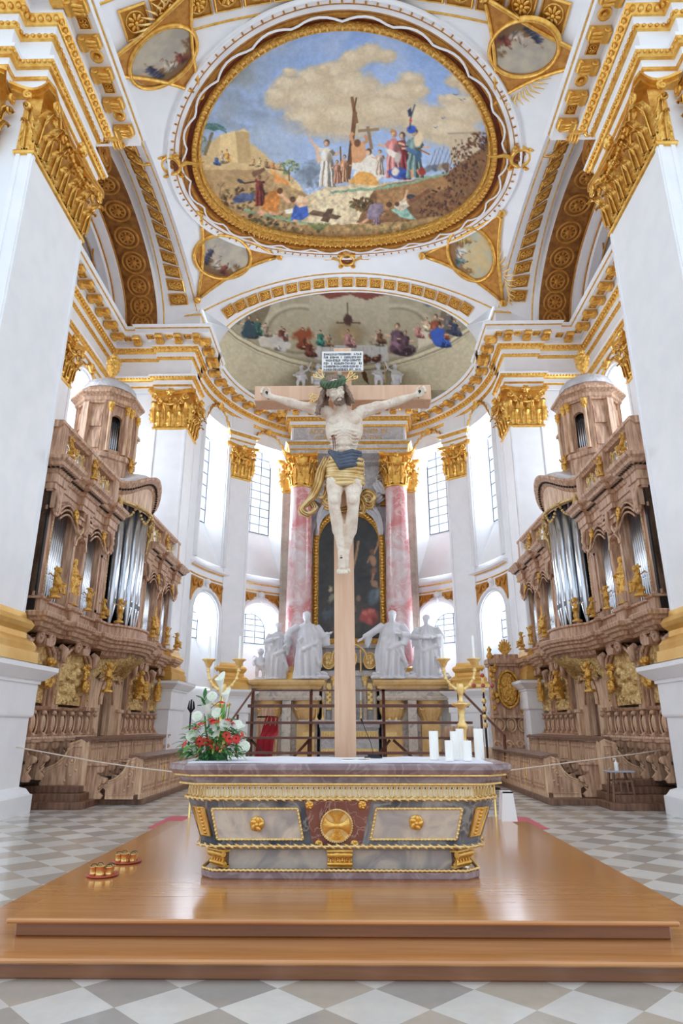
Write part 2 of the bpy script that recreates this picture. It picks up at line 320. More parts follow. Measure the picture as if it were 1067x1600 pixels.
for sg, nm in ((-1, 'left'), (1, 'right')):
    m = MB(); UM[0] = 7.2*PI/180
    P = PA(sg); wall_open(m, P, -1, 74, 0, 18.15, BAY1 + BAY2, 4, .9, .66); aw = struct(m, 'wall_apse_%s' % nm, 'white')
    mm = MB()
    for op in BAY1 + BAY2:
        for w0, w1, t in ((.3, 2.3, .09), (.9, 1.7, .14)):
            # offsets are in degrees along u; the arch rise uses metres
            def lo(off): uc, hw, zb, zs, rise = op; return [(uc-hw-off, zb)] + [(uc-(hw+off)*cos(PI*i/16), zs+(rise+off*.126)*sin(PI*i/16)) for i in range(17)] + [(uc+hw+off, zb)]
            a = lo(w0); c = lo(w1); q = len(a)
            mm.add([P(*x, 0) for x in a] + [P(*x, -t) for x in a] + [P(*x, -t) for x in c] + [P(*x, 0) for x in c], [(j*q+i, j*q+i+1, (j+1)*q+i+1, (j+1)*q+i) for j in range(3) for i in range(q-1)], True)
    mm.build('window_moulding', 'white2', aw)
    for op in BAY1: window(P, op, .9, .66, 3, 8 if op[2] > 5 else 4)
    for op in BAY2: window(P, op, .9, .66, 3, 10 if op[2] > 5 else 5)
    # string course and ochre panels over the lower arches
    st = MB(); wj = []
    for (t0, t1) in ((9, 33), (38, 63)):
        prof = [(0, 8.42), (.06, 8.44), (.08, 8.5), (.2, 8.56), (.22, 8.64), (0, 8.66)]; pts = [P(t0 + (t1-t0)*i/10, 0, 0)[:2] for i in range(11)]
        if sg > 0: pts = pts[::-1]
        st.sweep(prof, pts, [0, 1, 0, 0, 0])
        st.sweep([(0, 8.1), (.04, 8.12), (.04, 8.16), (0, 8.18)], pts, [1, 1, 1])
    st.build('string_course', ['white2', 'gold'], aw)
    pn = MB()
    for op in (BAY1[0], BAY2[0]):
        uc, hw = op[:2]
        for sd in (-1, 1):
            ua, ub = uc + sd*hw*.22, uc + sd*(hw+2.2)
            for i in range(8):
                a0, a1 = ua + (ub-ua)*i/8, ua + (ub-ua)*(i+1)/8
                lo2 = lambda u: (arch_z(op, u) + .32) if abs(u-uc) < hw else op[3] + .5
                pn.add([P(a0, lo2(a0), -.03), P(a1, lo2(a1), -.03), P(a1, 8.02, -.03), P(a0, 8.02, -.03)], [(0, 1, 2, 3)], mi=0)
            for k in range(2):       # painted festoons built as cloth swags
                s0, s1 = ua + (ub-ua)*(.12+.42*k), ua + (ub-ua)*(.5+.42*k)
                pn.tube([P(s0 + (s1-s0)*i/8, 7.92 - .28*sin(PI*i/8), -.07) for i in range(9)], [.03+.05*sin(PI*i/8) for i in range(9)], 6)
        pn.cur = 1
        for dz, rr in ((0, .16), (-.22, .1)): pn.ell(P(uc, 7.95+dz, -.1), (rr, .1, .15))
        pn.cur = 0
    pn.build('drapery_panel', ['ochre', 'white2'], aw)
    # gilded shell and garland over the tall windows
    g = MB()
    for op in (BAY1[1], BAY2[1]):
        uc, hw = op[:2]
        for k in range(5): a = R(30 + 30*k); g.tube([P(uc, 16.72, -.2), P(uc + 1.5*cos(a), 16.75+.34*sin(a), -.22)], [.03, .1], 6)
        for sd in (-1, 1): g.tube([P(uc + sd*(1.6+hw*i/10), 16.9 - 1.3*(i/10)**2 - (.12 if i % 2 else 0), -.14) for i in range(10)], [.07, .05, .075, .05, .07, .05, .07, .05, .06, .03], 6)
    g.build('shell_and_garland', 'gold', aw)
    # side wall of the choir bay
    m = MB(); UM[0] = 1
    sops = [(17.0, 1.15, 9.0, 14.1, 1.15), (22.95, 1.1, 9.0, 14.1, 1.1)]
    wall_open(m, PS(sg), 13.6, 25.1, 0, 24, sops, 3, 1.0, .7); sw = struct(m, 'wall_side_%s' % nm, 'white')
    mm = MB(); [mould(mm, PS(sg), q, .1, .34, .1) for q in sops]; mm.build('window_moulding', 'white2', sw)
    for q in sops: window(PS(sg), q, 1.0, .7, 3, 9)
    g = MB(); Ps = PS(sg)
    for k in range(5): a = R(30+30*k); g.tube([Ps(22.95, 15.3, -.2), Ps(22.95 + .3*cos(a), 15.3+.34*sin(a), -.22)], [.03, .1], 6)
    for sd in (-1, 1): g.tube([Ps(22.95 + sd*(.3+1.1*i/8), 15.4 - 1.2*(i/8)**2, -.14) for i in range(9)], [.07, .05]*4 + [.03], 6)
    g.build('shell_and_garland', 'gold', sw)
    # pier bodies
    m = MB()
    X = lambda a, b: (min(sg*a, sg*b), max(sg*a, sg*b))
    m.box(*X(7.0, 10.7), 25.05, 26.75, 0, 19.2); struct(m, 'wall_pier_far_%s' % nm, 'white')
    m = MB(); m.box(*X(7.05, 12), 10.97, 13.55, 0, 24); struct(m, 'wall_pier_near_%s' % nm, 'white')

m = MB(); m.box(-3.6, 3.6, 33.95, 34.3, 0, 18.15); struct(m, 'wall_apse_back', 'greyw')

# ------------------------------------------------------------------ entablature
WP = 'white2'
ARCHI = [(0, 15.42), (.08, 15.42), (.08, 15.62), (.12, 15.63), (.12, 15.69), (.13, 15.7), (.13, 15.9), (.2, 15.92), (.3, 16.02), (.32, 16.1), (0, 16.12)]
ARM = [0, 0, 1, 1, 1, 0, 1, 1, 0, 0]
CORN = [(0, 16.12), (0, 16.98), (.06, 17.0), (.1, 17.09), (.12, 17.12), (.12, 17.3), (.16, 17.32), (.3, 17.5), (.32, 17.56), (.32, 17.8), (.88, 17.8), (.88, 18.0), (.9, 18.0), (.91, 18.05), (.93, 18.05), (1.0, 18.16), (-.4, 18.18)]
COM = [0, 1, 1, 0, 0, 1, 1, 0, 0, 0, 0, 1, 1, 0, 0, 0]
def offpath(path, o):
    P = [Vector(p) for p in path]; out = []
    for i, p in enumerate(P):
        d1 = (p-P[i-1]).normalized() if i else (P[1]-p).normalized(); d2 = (P[i+1]-p).normalized() if i < len(P)-1 else d1
        n1 = Vector((d1.y, -d1.x)); n2 = Vector((d2.y, -d2.x)); q = (n1+n2).normalized(); out.append(p + q*o/max(q.dot(n1), .25))
    return out
def runs(path, o, minlen=.5):
    """smooth runs of the offset path: list of point lists"""
    Q = offpath(path, o); P = [Vector(p) for p in path]; rs = []; cur = [Q[0]]
    for i in range(len(P)-1):
        cur.append(Q[i+1])
        if i < len(P)-2:
            if (P[i+1]-P[i]).angle(P[i+2]-P[i+1]) > R(25): rs.append(cur); cur = [Q[i+1]]
    rs.append(cur); return [r for r in rs if sum((a-b).length for a, b in zip(r, r[1:])) > minlen]
def along(run, sp, inset=.0):
    ls = [(b-a).length for a, b in zip(run, run[1:])]; Lt = sum(ls) - 2*inset; n = max(1, round(Lt/sp)); res = []
    for k in range(n):
        s = inset + Lt*(k+.5)/n; i = 0
        while i < len(ls)-1 and s > ls[i]: s -= ls[i]; i += 1
        d = (run[i+1]-run[i]).normalized(); res.append((run[i] + d*s, d))
    return res
bm_ = MB()      # modillion bracket, long axis along y (outwards = -y)
bm_.prism([(0, 0), (-.1, -.02), (-.42, -.1), (-.5, -.06), (-.5, 0)], 0, 0, 'x')
bm_ = MB(); pf = [(.0, .0), (.0, -.24), (-.1, -.26), (-.2, -.2), (-.32, -.15), (-.46, -.15), (-.52, -.08), (-.52, 0)]
bm_.prism(pf, -.14, .14, 'x', True)
for x in (-.15, .15): bm_.ell((x, -.1, -.15), (.035, .1, .1), None, 8, 6); bm_.ell((x, -.43, -.09), (.035, .07, .06), None, 8, 6)
for k in (-.09, 0, .09): bm_.ell((k, -.26, -.19), (.045, .24, .045), (.25, 0, 0), 6, 6)
bracket_me = bpy.data.meshes.new('bracket'); bracket_me.from_pydata(bm_.v, [], bm_.f); bracket_me.materials.append(M['gold']); bracket_me.polygons.foreach_set('use_smooth', bm_.sm)
def rosette_mb(m, s=.3, z=0, petals=8, frame=True):
    if frame:
        m.cur = 0; m.prism([(-s, -s), (s, -s), (s, s), (-s, s)], z, z-.02)
        m.cur = 1
        for a in range(4):
            T = Matrix.Rotation(a*PI/2, 3, 'Z'); k = s; q = s*.86
            m.add([T @ Vector(p) for p in ((-k, -k, z-.02), (k, -k, z-.02), (q, -q, z-.05), (-q, -q, z-.05), (-k*.93, -k*.93, z-.06), (k*.93, -k*.93, z-.06))], [(0, 1, 5, 4), (4, 5, 2, 3)])
    m.cur = 1
    for a in range(petals):
        t = 2*PI*a/petals; m.ell((s*.36*cos(t), s*.36*sin(t), z-.04), (s*.3, s*.14, .045), (0, 0, t), 6, 4)
    m.lathe([(s*.74, z-.02), (s*.7, z-.06), (s*.62, z-.03)], n=16, cap=False)
    m.ell((0, 0, z-.07), (s*.16, s*.16, .05), None, 8, 4); m.cur = 0
def mesh_of(m, name, mats):
    me = bpy.data.meshes.new(name); me.from_pydata(m.v, [], m.f)
    for x in mats: me.materials.append(M[x])
    me.polygons.foreach_set('material_index', m.mi); me.polygons.foreach_set('use_smooth', m.sm); return me
m = MB(); rosette_mb(m, .15, 0, 6); coffer_s = mesh_of(m, 'coffer', ['ochre', 'gold'])
m = MB(); m.lathe([(.17, 0), (.16, -.05), (.12, -.05), (.1, -.02), (.0, -.02)], n=14, cap=False); m.ell((0, 0, -.04), (.06, .06, .04), None, 8, 4); coffer_r = mesh_of(m, 'rosette', ['gold'])
def eggs(m, path, o, z, sp, r, skip=.1):
    for run in runs(path, o, .3):
        for p, d in along(run, sp):
            m.ell((p.x, p.y, z), r, (0, 0, math.atan2(d.y, d.x)), 6, 4)
NB = [0]
TN = [0]
def trimname(): TN[0] += 1; return 'trim_%d' % TN[0]
def entab(path, archi=True, soffit_minlen=1.):
    m = MB(); m.sweep(CORN, path, COM)
    if archi: m.sweep(ARCHI, path, ARM)
    o = m.build(trimname(), [WP, 'gold'], kind='structure')
    g = MB(); eggs(g, path, .24, 17.42, .19, (.075, .06, .1)); eggs(g, path, .1, 17.06, .14, (.05, .03, .045))
    if archi: eggs(g, path, .27, 16.0, .13, (.05, .04, .06))
    g.build('egg_and_dart', 'gold', o)
    for run in runs(path, .6, .55):
        pts = along(run, .43, .1); n = len(pts)
        for k, (p, d) in enumerate(pts):
            rz = math.atan2(d.y, d.x)     # outwards = right of travel = -y of the local frame
            if k % 2 == (0 if n % 2 else 1) or n < 2:
                q = p + Vector((-d.y, d.x))*.26; br = put('bracket', bracket_me, o); br.location = (q.x, q.y, 17.8); br.rotation_euler = (0, 0, rz)
            else:
                c = put('coffer', coffer_s, o) if (k % 4 in (0, 1)) or n > 12 else put('rosette', coffer_r, o); c.location = (p.x, p.y, 17.8); c.rotation_euler = (0, 0, rz)
    return o
def mir(path): return [(-x, y) for x, y in path][::-1]
near = [(-11.5, 10.9), (-9.0, 10.9), (-9.0, 10.58), (-7.6, 10.58), (-7.6, 10.88), (-6.85, 10.88), (-6.85, 13.65), (-8.6, 13.65)]
side = [(-10.54, 13.7), (-10.54, 25.0), (-8.3, 25.0), (-8.3, 24.85), (-6.85, 24.85), (-6.85, 26.4)]
ell_ = lambda t: (-(AE[0]-.04)*cos(R(t)), AE[2] + (AE[1]-.04)*sin(R(t)))
apse = [(-6.85, 26.0), (-6.85, 26.4), (-7.01, 26.45)] + [ell_(t) for t in range(4, 65, 4)] + [(-3.2, 32.6), (-3.05, 31.74), (0, 31.74)]
for p, ar in ((near, True), (side, True)): entab(p, ar); entab(mir(p), ar)
apse_full = apse + mir(apse)[1:]
entab(apse, False); entab(mir(apse), False)

# ------------------------------------------------------------------ vault
YC = 19.2
def S(x, y): return 22.25 - .0448*x*x - .0185*(y-YC)**2
m = MB(); m.grid(lambda u, v: (-6.65 + 13.3*u, 13.5 + 11.4*v, S(-6.65 + 13.3*u, 13.5 + 11.4*v)), 28, 24); ceiling = struct(m, 'ceiling', 'white')
cof_mb = MB(); rosette_mb(cof_mb, .31, 0, 8); coffer_me = mesh_of(cof_mb, 'coffer', ['ochre', 'gold'])
def orient(o, p, nrm, tang, cross=None):      # local -z looks along nrm (down into the room), local x along tang
    z = -Vector(nrm).normalized(); x = Vector(tang); x = (x - z*x.dot(z)).normalized(); y = z.cross(x)
    if cross is not None: k = cross.normalized(); y = k if k.dot(y) > 0 else -k
    o.matrix_basis = Matrix((x, y, z)).transposed().to_4x4(); o.location = p
def ruled(name, A, B, n, coffers, lip=.06, size=1., wide=1.):
    """arch soffit between the curves A(u) and B(u) with gilded coffers on its middle line"""
    m = MB(); m.grid(lambda u, v: A(u).lerp(B(u), v), n, 4)
    o = m.build(name, ['white2'], kind='structure')
    g = MB()
    for v in (.1, .9): g.tube([A(u/n).lerp(B(u/n), v) for u in range(n+1)], .035, 6)
    g.build('gilt_fillet', 'gold', o)
    for u in coffers:
        a, b = A(u), B(u); p = a.lerp(b, .5); tg = (A(min(1, u+.01)).lerp(B(min(1, u+.01)), .5) - A(max(0, u-.01)).lerp(B(max(0, u-.01)), .5)).normalized()
        nn = tg.cross(b-a).normalized()
        if nn.z > 0: nn = -nn
        c = put('coffer', coffer_me, o); orient(c, p + nn*.02, nn, tg, b-a); c.scale = (size*(.86 if wide > 1 else 1), size*wide, size)
    return o
for sg, nm in ((-1, 'left'), (1, 'right')):
    A = lambda u: Vector((sg*6.65, 13.5 + 11.4*u, S(6.65, 13.5 + 11.4*u)))
    def B(u): c = -cos(PI*u)*.35 + (2*u-1)*.65; y = YC + 5.6*c; return Vector((sg*8.4, y, 18.3 + 3.45*math.sqrt(max(0, 1-(c*.995)**2))))
    ruled(trimname(), A, B, 40, [.03 + .94*(i+.5)/17 for i in range(17)], wide=1.35)
    m = MB()       # spandrel, lower arch with painted rosettes, lunette
    def C(u): a = PI*u; return Vector((sg*8.4, YC - 5.25*cos(a), 18.2 + 2.95*sin(a)))
    def Bz(y): c = max(-1, min(1, (y-YC)/5.6)); return 18.3 + 3.45*math.sqrt(max(0, 1-(c*.995)**2)) + .05
    m.grid(lambda u, v: C(u).lerp(Vector((sg*8.4, C(u).y, max(Bz(C(u).y), C(u).z))), v), 40, 1, False)
    for y0, y1 in ((13.5, 13.96), (24.44, 24.95)): m.add([(sg*8.4, y0, 18.15), (sg*8.4, y1, 18.15), (sg*8.4, y1, 20.2), (sg*8.4, y0, 20.2)], [(0, 1, 2, 3)], mi=0)
    sp = m.build(trimname(), ['white'], kind='structure')
    m = MB(); m.grid(lambda u, v: C(u) + Vector((sg*1.35*v, 0, 0)), 40, 3); so = m.build(trimname(), ['ochred'], kind='structure')
    rb = MB()
    for s_ in (.52, .34): rb.lathe([(s_, 0), (s_-.03, -.06), (s_-.08, -.05), (s_-.1, 0)], n=20, cap=False)
    rb.ell((0, 0, -.03), (.16, .16, .07), None, 8, 4)
    for a in range(8): rb.ell((.2*cos(a*PI/4), .2*sin(a*PI/4), -.02), (.1, .05, .03), (0, 0, a*PI/4), 6, 4)
    rme = mesh_of(rb, 'painted_rosette', ['ochre'])
    for k in range(13):
        u = (k+.5)/13; p = C(u) + Vector((sg*.68, 0, 0)); tg = (C(u+.01)-C(u-.01)).normalized(); nn = tg.cross(Vector((1, 0, 0))).normalized(); nn = nn if nn.z < 0 else -nn
        c = put('painted_rosette', rme, so); orient(c, p, nn, tg)
    m = MB()
    for r0, r1, x0, x1 in ((1., .9, 9.75, 9.75), (.9, .9, 9.75, 10.1), (.9, .8, 10.1, 10.1), (.8, .8, 10.1, 10.4)):
        m.grid(lambda u, v: Vector((sg*(x0 + (x1-x0)*v), YC - 5.25*(r0 + (r1-r0)*v)*cos(PI*u), 18.2 + 2.95*(r0 + (r1-r0)*v)*sin(PI*u))), 36, 1)
    m.build('stepped_arch', 'white2', sp)
    dp = PX(163, 243, -8.36); dd = put('round_rosette', rme, sp); orient(dd, Vector((sg*8.36, dp.y, dp.z)), (-sg, 0, 0), (0, 1, 0)); dd.scale = (1.05,)*3
    dk = MB(); dk.lathe([(.56, 0), (.56, -.03), (0, -.03)], n=24, cap=False); d2 = dk.build('rosette_field', 'ochred', sp); orient(d2, Vector((sg*8.38, dp.y, dp.z)), (-sg, 0, 0), (0, 1, 0))
    g = MB()
    for r_, x_ in ((.97, 9.72), (.88, 10.07), (.70, 10.35), (.55, 10.35)): g.tube([(sg*x_, YC - 5.25*r_*cos(PI*i/36), 18.2 + 2.95*r_*sin(PI*i/36)) for i in range(37)], .035, 6)
    for y in (16.6, 19.2, 21.8): g.tube([(sg*10.35, y, 18.2), (sg*10.35, YC+(y-YC)*.9, 20.2)], .035, 6)
    g.build('gilt_fillet', 'ochre', sp)
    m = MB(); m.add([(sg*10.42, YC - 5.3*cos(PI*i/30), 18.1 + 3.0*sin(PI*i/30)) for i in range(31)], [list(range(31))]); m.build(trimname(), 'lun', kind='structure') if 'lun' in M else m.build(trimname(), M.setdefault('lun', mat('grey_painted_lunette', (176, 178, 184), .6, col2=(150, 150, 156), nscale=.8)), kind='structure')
    # springing blocks on top of the cornice
    m = MB()
    for y0, y1 in ((24.9, 26.7), (11.6, 13.5)):
        m.prism([(sg*6.65, 18.15), (sg*8.6, 18.15), (sg*8.6, 19.9), (sg*6.65, 19.75)], y0, y1, 'y')
    bl = m.build(trimname(), ['white2'], kind='structure')
    g = MB(); g.tube([(sg*8.4, 24.87, 19.2), (sg*6.6, 24.87, 19.35), (sg*6.6, 26.2, 19.35)], .04, 6); g.build('gilt_fillet', 'gold', bl)
# transverse arches
def A(u): x = -6.65 + 13.3*u; return Vector((x, 24.9, S(x, 24.9)))
def B(u): t = R(24) + R(132)*u; return Vector((-6.1*cos(t), 26.25, 18.15 + 3.35*sin(t)))
ta = ruled(trimname(), A, B, 48, [.035 + .93*(i+.5)/19 for i in range(19)], size=.92)
A2 = lambda u: Vector((-6.65 + 13.3*u, 13.5, S(-6.65 + 13.3*u, 13.5))); B2 = lambda u: A2(u) + Vector((0, -1.7, .1))
ruled(trimname(), A2, B2, 48, [.035 + .93*(i+.5)/15 for i in range(15)], size=1.3)
A2_ = lambda u, sg: Vector((sg*6.65, 24.9 + 1.35*u, 18.1 if True else 0)).lerp(Vector((sg*6.65, 24.9+1.35*u, 19.9)), 1)
m = MB()        # wall fillets each side of the conch
for sg in (-1, 1):
    m.add([(sg*6.7, 26.25, 18.1)] + [(sg*6.1*cos(R(24)*i/6), 26.25, 18.15 + 3.35*sin(R(24)*i/6)) for i in range(7)] + [(sg*6.7, 26.25, 19.9)], [list(range(9))])
    m.grid(lambda u, v: A2_(u, sg).lerp(B(.0 if sg < 0 else 1.), v), 2, 1)
struct(m, trimname(), 'white')
# ------------------------------------------------------------------ capitals, pilasters, columns
def leaf(m, o, t, n, w, h, out=.25, curl=.16, lobes=4):
    """acanthus leaf: o base centre, t sideways, n outwards, grows up z"""
    o, t, n = Vector(o), Vector(t), Vector(n); nu, nv = 8, 15
    def f(u, v):
        x = 2*u-1; wv = w*(.62 + .38*sin(PI*min(v*1.15, 1)))*(1-.55*v**3)*(1 + .26*cos(v*(lobes+1)*2*PI)*abs(x)); a = max(0, (v-.62)/.38)
        zz = h*(v if v < .62 else .62 + .30*sin(a*PI*.85)/1.); oo = out*(.15 + .45*v) + (curl*(1-cos(a*PI*.85)) if a > 0 else 0) + .04*abs(cos(x*PI*2)) - .07*x*x + .018*sin(v*28)*abs(x)
        return o + t*(x*wv/2) + n*oo + Vector((0, 0, zz))
    m.grid(f, nu, nv)
    m.tube([f(.5, i/6) + n*.015 for i in range(7)], [.02, .02, .019, .018, .016, .014, .01], 5)
def volute(m, c, t, n, s=1., r=.2):
    c, t, n = Vector(c), Vector(t), Vector(n)
    m.tube([c + (t*cos(a) + Vector((0, 0, 1))*sin(a))*r*(1 - a/(4.2*PI)) + n*.02 for a in [PI*.5 + PI*2.6*i/16 for i in range(17)]] if s > 0 else
           [c + (-t*cos(a) + Vector((0, 0, 1))*sin(a))*r*(1 - a/(4.2*PI)) + n*.02 for a in [PI*.5 + PI*2.6*i/16 for i in range(17)]], [.055 - .002*i for i in range(17)], 6)
    m.ell(c, (r*.35,)*3, None, 8, 6)
def capface(m, c, t, n, w, h, lw=.42):
    c, t, n = Vector(c), Vector(t), Vector(n); k = max(2, round(w/lw)); U = Vector((0, 0, 1))
    for i in range(k if w >= .6 else 0): leaf(m, c + t*(w*((i+.5)/k - .5)), t, n, w/k*1.05, h*.42, .2, .13)
    if w < .6:
        leaf(m, c + t*0, t, n, w, h*.45, .16, .1); leaf(m, c + U*h*.12, t, n, w*.8, h*.62, .16, .12); volute(m, c + n*.24 + U*h*.82, t, n, 1, .12); volute(m, c + n*.2 + U*h*.64, -t, n, 1, .08); return
    for i in range(k+1): leaf(m, c + t*(w*(i/k - .5)) + U*h*.1, t, n, w/k*1.0, h*.62, .2, .17)
    for sg in (-1, 1):
        e = c + t*(sg*(w/2 - .02)) + n*.3 + U*h*.80
        volute(m, e, t*sg, n, 1, .17); m.tube([c + t*(sg*w*.18) + n*.1 + U*h*.45, c + t*(sg*w*.26) + n*.16 + U*h*.72, c + t*(sg*w*.38) + n*.24 + U*h*.88, e + U*.15], [.03, .045, .05, .055], 6)
        e2 = c + t*(sg*w*.12) + n*.18 + U*h*.74; volute(m, e2, t*-sg, n, 1, .1)
    # garland and flower in the middle
    m.ell(c + n*.36 + U*h*.93, (.14, .14, .15), None, 8, 6)
    for i in range(k): e3 = c + t*(w*((i+.5)/k - .5)) + n*.2 + U*h*.66; volute(m, e3, t*(1 if i % 2 else -1), n, 1, .09); m.ell(e3 + U*.16 + n*.06, (.07, .07, .06), None, 6, 4)
    for a in range(6): m.ell(c + n*.36 + U*h*.93 + (t*cos(a) + U*sin(a))*.13, .065, None, 6, 4)
    for i in range(14): x = -1 + 2*i/13; m.ell(c + t*(x*w*.3) + n*(.27) + U*(h*(.58 + .14*x*x)), .06, None, 6, 4)
def abacus(m, x0, x1, y0, y1, z, out=.34, th=.16):
    cx, cy = (x0+x1)/2, (y0+y1)/2; pts = []
    cs = [(x0-out, y0-out), (x1+out, y0-out), (x1+out, y1+out), (x0-out, y1+out)]
    for i in range(4):
        a, b = Vector(cs[i]), Vector(cs[(i+1) % 4]); d = (b-a).normalized(); nn = Vector((-d.y, d.x))
        for k in range(9): s = .06 + .88*k/8; pts.append(a.lerp(b, s) + nn*out*.55*sin(PI*k/8))
    k1 = [((p.x-cx)*.94+cx, (p.y-cy)*.94+cy) for p in pts]
    m.prism(k1, z-th, z-th*.5); m.prism([tuple(p) for p in pts], z-th*.5, z)
ZC0, ZC1 = 13.72, 15.42
def base_prof(z0, z1, o=.32): h = z1-z0; return [(0, z1), (.04, z1), (.06, z1-.1*h), (.14, z1-.14*h), (.19, z1-.22*h), (.16, z1-.3*h), (.09, z1-.38*h), (.1, z1-.48*h), (.2, z1-.54*h), (.26, z1-.62*h), (.25, z1-.72*h), (.3, z1-.74*h), (.32, z0), (0, z0)]
def rect(x0, x1, y0, y1): return [(x0, y0), (x0, y1), (x1, y1), (x1, y0)]       # clockwise: outside on the... right of travel is outside when reversed
def ringsweep(m, prof, x0, x1, y0, y1, mids=None):  # moulding around a rectangle, out = away from it
    m.sweep(prof, [(x0, y0), (x1, y0), (x1, y1), (x0, y1)], mids, closed=True)
def pedestal(m, x0, x1, y0, y1, z1, back=.0):
    """plinth, die with a sunk panel, cornice"""
    ringsweep(m, [(0, z1), (.34, z1), (.34, z1-.1), (.3, z1-.14), (.24, z1-.2), (.16, z1-.28), (.1, z1-.3), (.1, z1-.36), (0, z1-.38)], x0, x1, y0, y1)
    m.box(x0-.34, x1+.34, y0-.34, y1+.34, z1-.01, z1); m.box(x0-.06, x1+.06, y0-.06, y1+.06, z1-.95, z1-.3)
    m.box(x0, x1, y0, y1, 0, z1-.3)
    for i in range(5): a = PI/2*i/5; m.box(x0-.06*cos(a), x1+.06*cos(a), y0-.06*cos(a), y1+.06*cos(a), z1-.95-.06*sin(a)-.02, z1-.95-.06*sin(a)+.0)
    ringsweep(m, [(0, .5), (.1, .46), (.16, .36), (.2, .34), (.2, 0), (0, 0)], x0, x1, y0, y1)
def pil(x0, x1, y0, y1, faces, label, zb=3.25, zs=4.45, shaftmat='white2', pfaces=None, grp=None, capm='gold'):
    """faces: subset of 'SEWN' carrying ornament"""
    t = empty('pilaster', label, 'pilaster', ((x0+x1)/2, (y0+y1)/2, 0), 0, grp); ox, oy = (x0+x1)/2, (y0+y1)/2
    x0, x1, y0, y1 = x0-ox, x1-ox, y0-oy, y1-oy
    m = MB(); m.box(x0, x1, y0, y1, zs, ZC0)
    # raised panel edges so that the shaft reads as in the photo
    for f in faces:
        e = .09
        if f == 'S': m.box(x0+.0, x0+e, y0-.035, y0, zs, ZC0); m.box(x1-e, x1, y0-.035, y0, zs, ZC0)
        if f in 'EW': X = x1 if f == 'E' else x0; s = .035 if f == 'E' else -.035; m.box(min(X, X+s), max(X, X+s), y0, y0+e, zs, ZC0); m.box(min(X, X+s), max(X, X+s), y1-e, y1, zs, ZC0)
    m.build('shaft', shaftmat, t)
    c = MB(); h = ZC1-ZC0; ringsweep(c, [(0, ZC0-.12), (.05, ZC0-.1), (.07, ZC0-.05), (.05, ZC0), (0, ZC0+.02)], x0, x1, y0, y1)
    c.box(x0-.02, x1+.02, y0-.02, y1+.02, ZC0, ZC1); abacus(c, x0, x1, y0, y1, ZC1)
    D = {'S': ((0, y0-.02), (1, 0), (0, -1), x1-x0), 'E': ((x1+.02, 0), (0, 1), (1, 0), y1-y0), 'W': ((x0-.02, 0), (0, -1), (-1, 0), y1-y0), 'N': ((0, y1+.02), (-1, 0), (0, 1), x1-x0)}
    for f in faces: o, tt, n, wd = D[f]; capface(c, (*o, ZC0+.02), (*tt, 0), (*n, 0), wd, h-.12)
    c.build('capital', capm, t)
    b = MB(); ringsweep(b, base_prof(zb, zs), x0, x1, y0, y1); b.box(x0-.3, x1+.3, y0-.3, y1+.3, zb, zb+.02); b.build('base', 'beigem' if shaftmat != 'white2' else 'goldbase', t)
    if pfaces: p = MB(); pedestal(p, x0-.3, x1+.3, y0-.3, y1+.3, zb); p.build('pedestal', 'white2', t)
    return t
M['goldbase'] = mat('gilded_base_moulding', (238, 196, 118), .4, .4, col2=(222, 170, 84), nscale=1.5)
SIDE = {-1: 'flower-side', 1: 'candle-side'}
for sg in (-1, 1):
    s = SIDE[sg]; xx = lambda a, b: (min(sg*a, sg*b), max(sg*a, sg*b)); fi = 'E' if sg < 0 else 'W'
    pil(*xx(6.85, 7.2), 10.95, 13.65, 'S' + fi, 'huge white pilaster with gilded capital on the big %s pier' % s, 2.85, 3.95, pfaces=True)
    pil(*xx(7.72, 9.0), 10.6, 10.98, 'S' + fi, 'white pilaster of the big %s pier, nearly all cut off by the picture edge' % s, 2.85, 3.95, pfaces=True)
    pil(*xx(6.85, 8.24), 24.85, 26.4, 'S' + fi, 'white corner pilaster rising behind the end of the %s organ' % s, pfaces=True)
    pil(*xx(10.35, 10.62), 19.6, 21.3, 'S' + fi, 'side wall pilaster with gilded capital peeping past the big %s pier' % s)
    # apse pilaster, turned towards the middle of the apse
    t = pil(-.62, .62, -.3, .2, 'SEW', 'slender white apse pilaster between the two %s windows' % s, pfaces=True)
    a = R(36); px, py = AE[0]*cos(a), AE[2] + AE[1]*sin(a); t.location = (sg*px, py, 0); t.rotation_euler = (0, 0, sg*-R(90-36)*.72)
    ab = MB(); ab.sweep(ARCHI, [(-.62, .1), (-.62, -.32), (.62, -.32), (.62, .1)][::-1] if False else [(-.62, .1), (-.62, -.32), (.62, -.32), (.62, .1)], ARM); ab.box(-.61, .61, -.31, .2, 15.42, 16.98); ab.build('entablature_block', [WP, 'gold'], t)
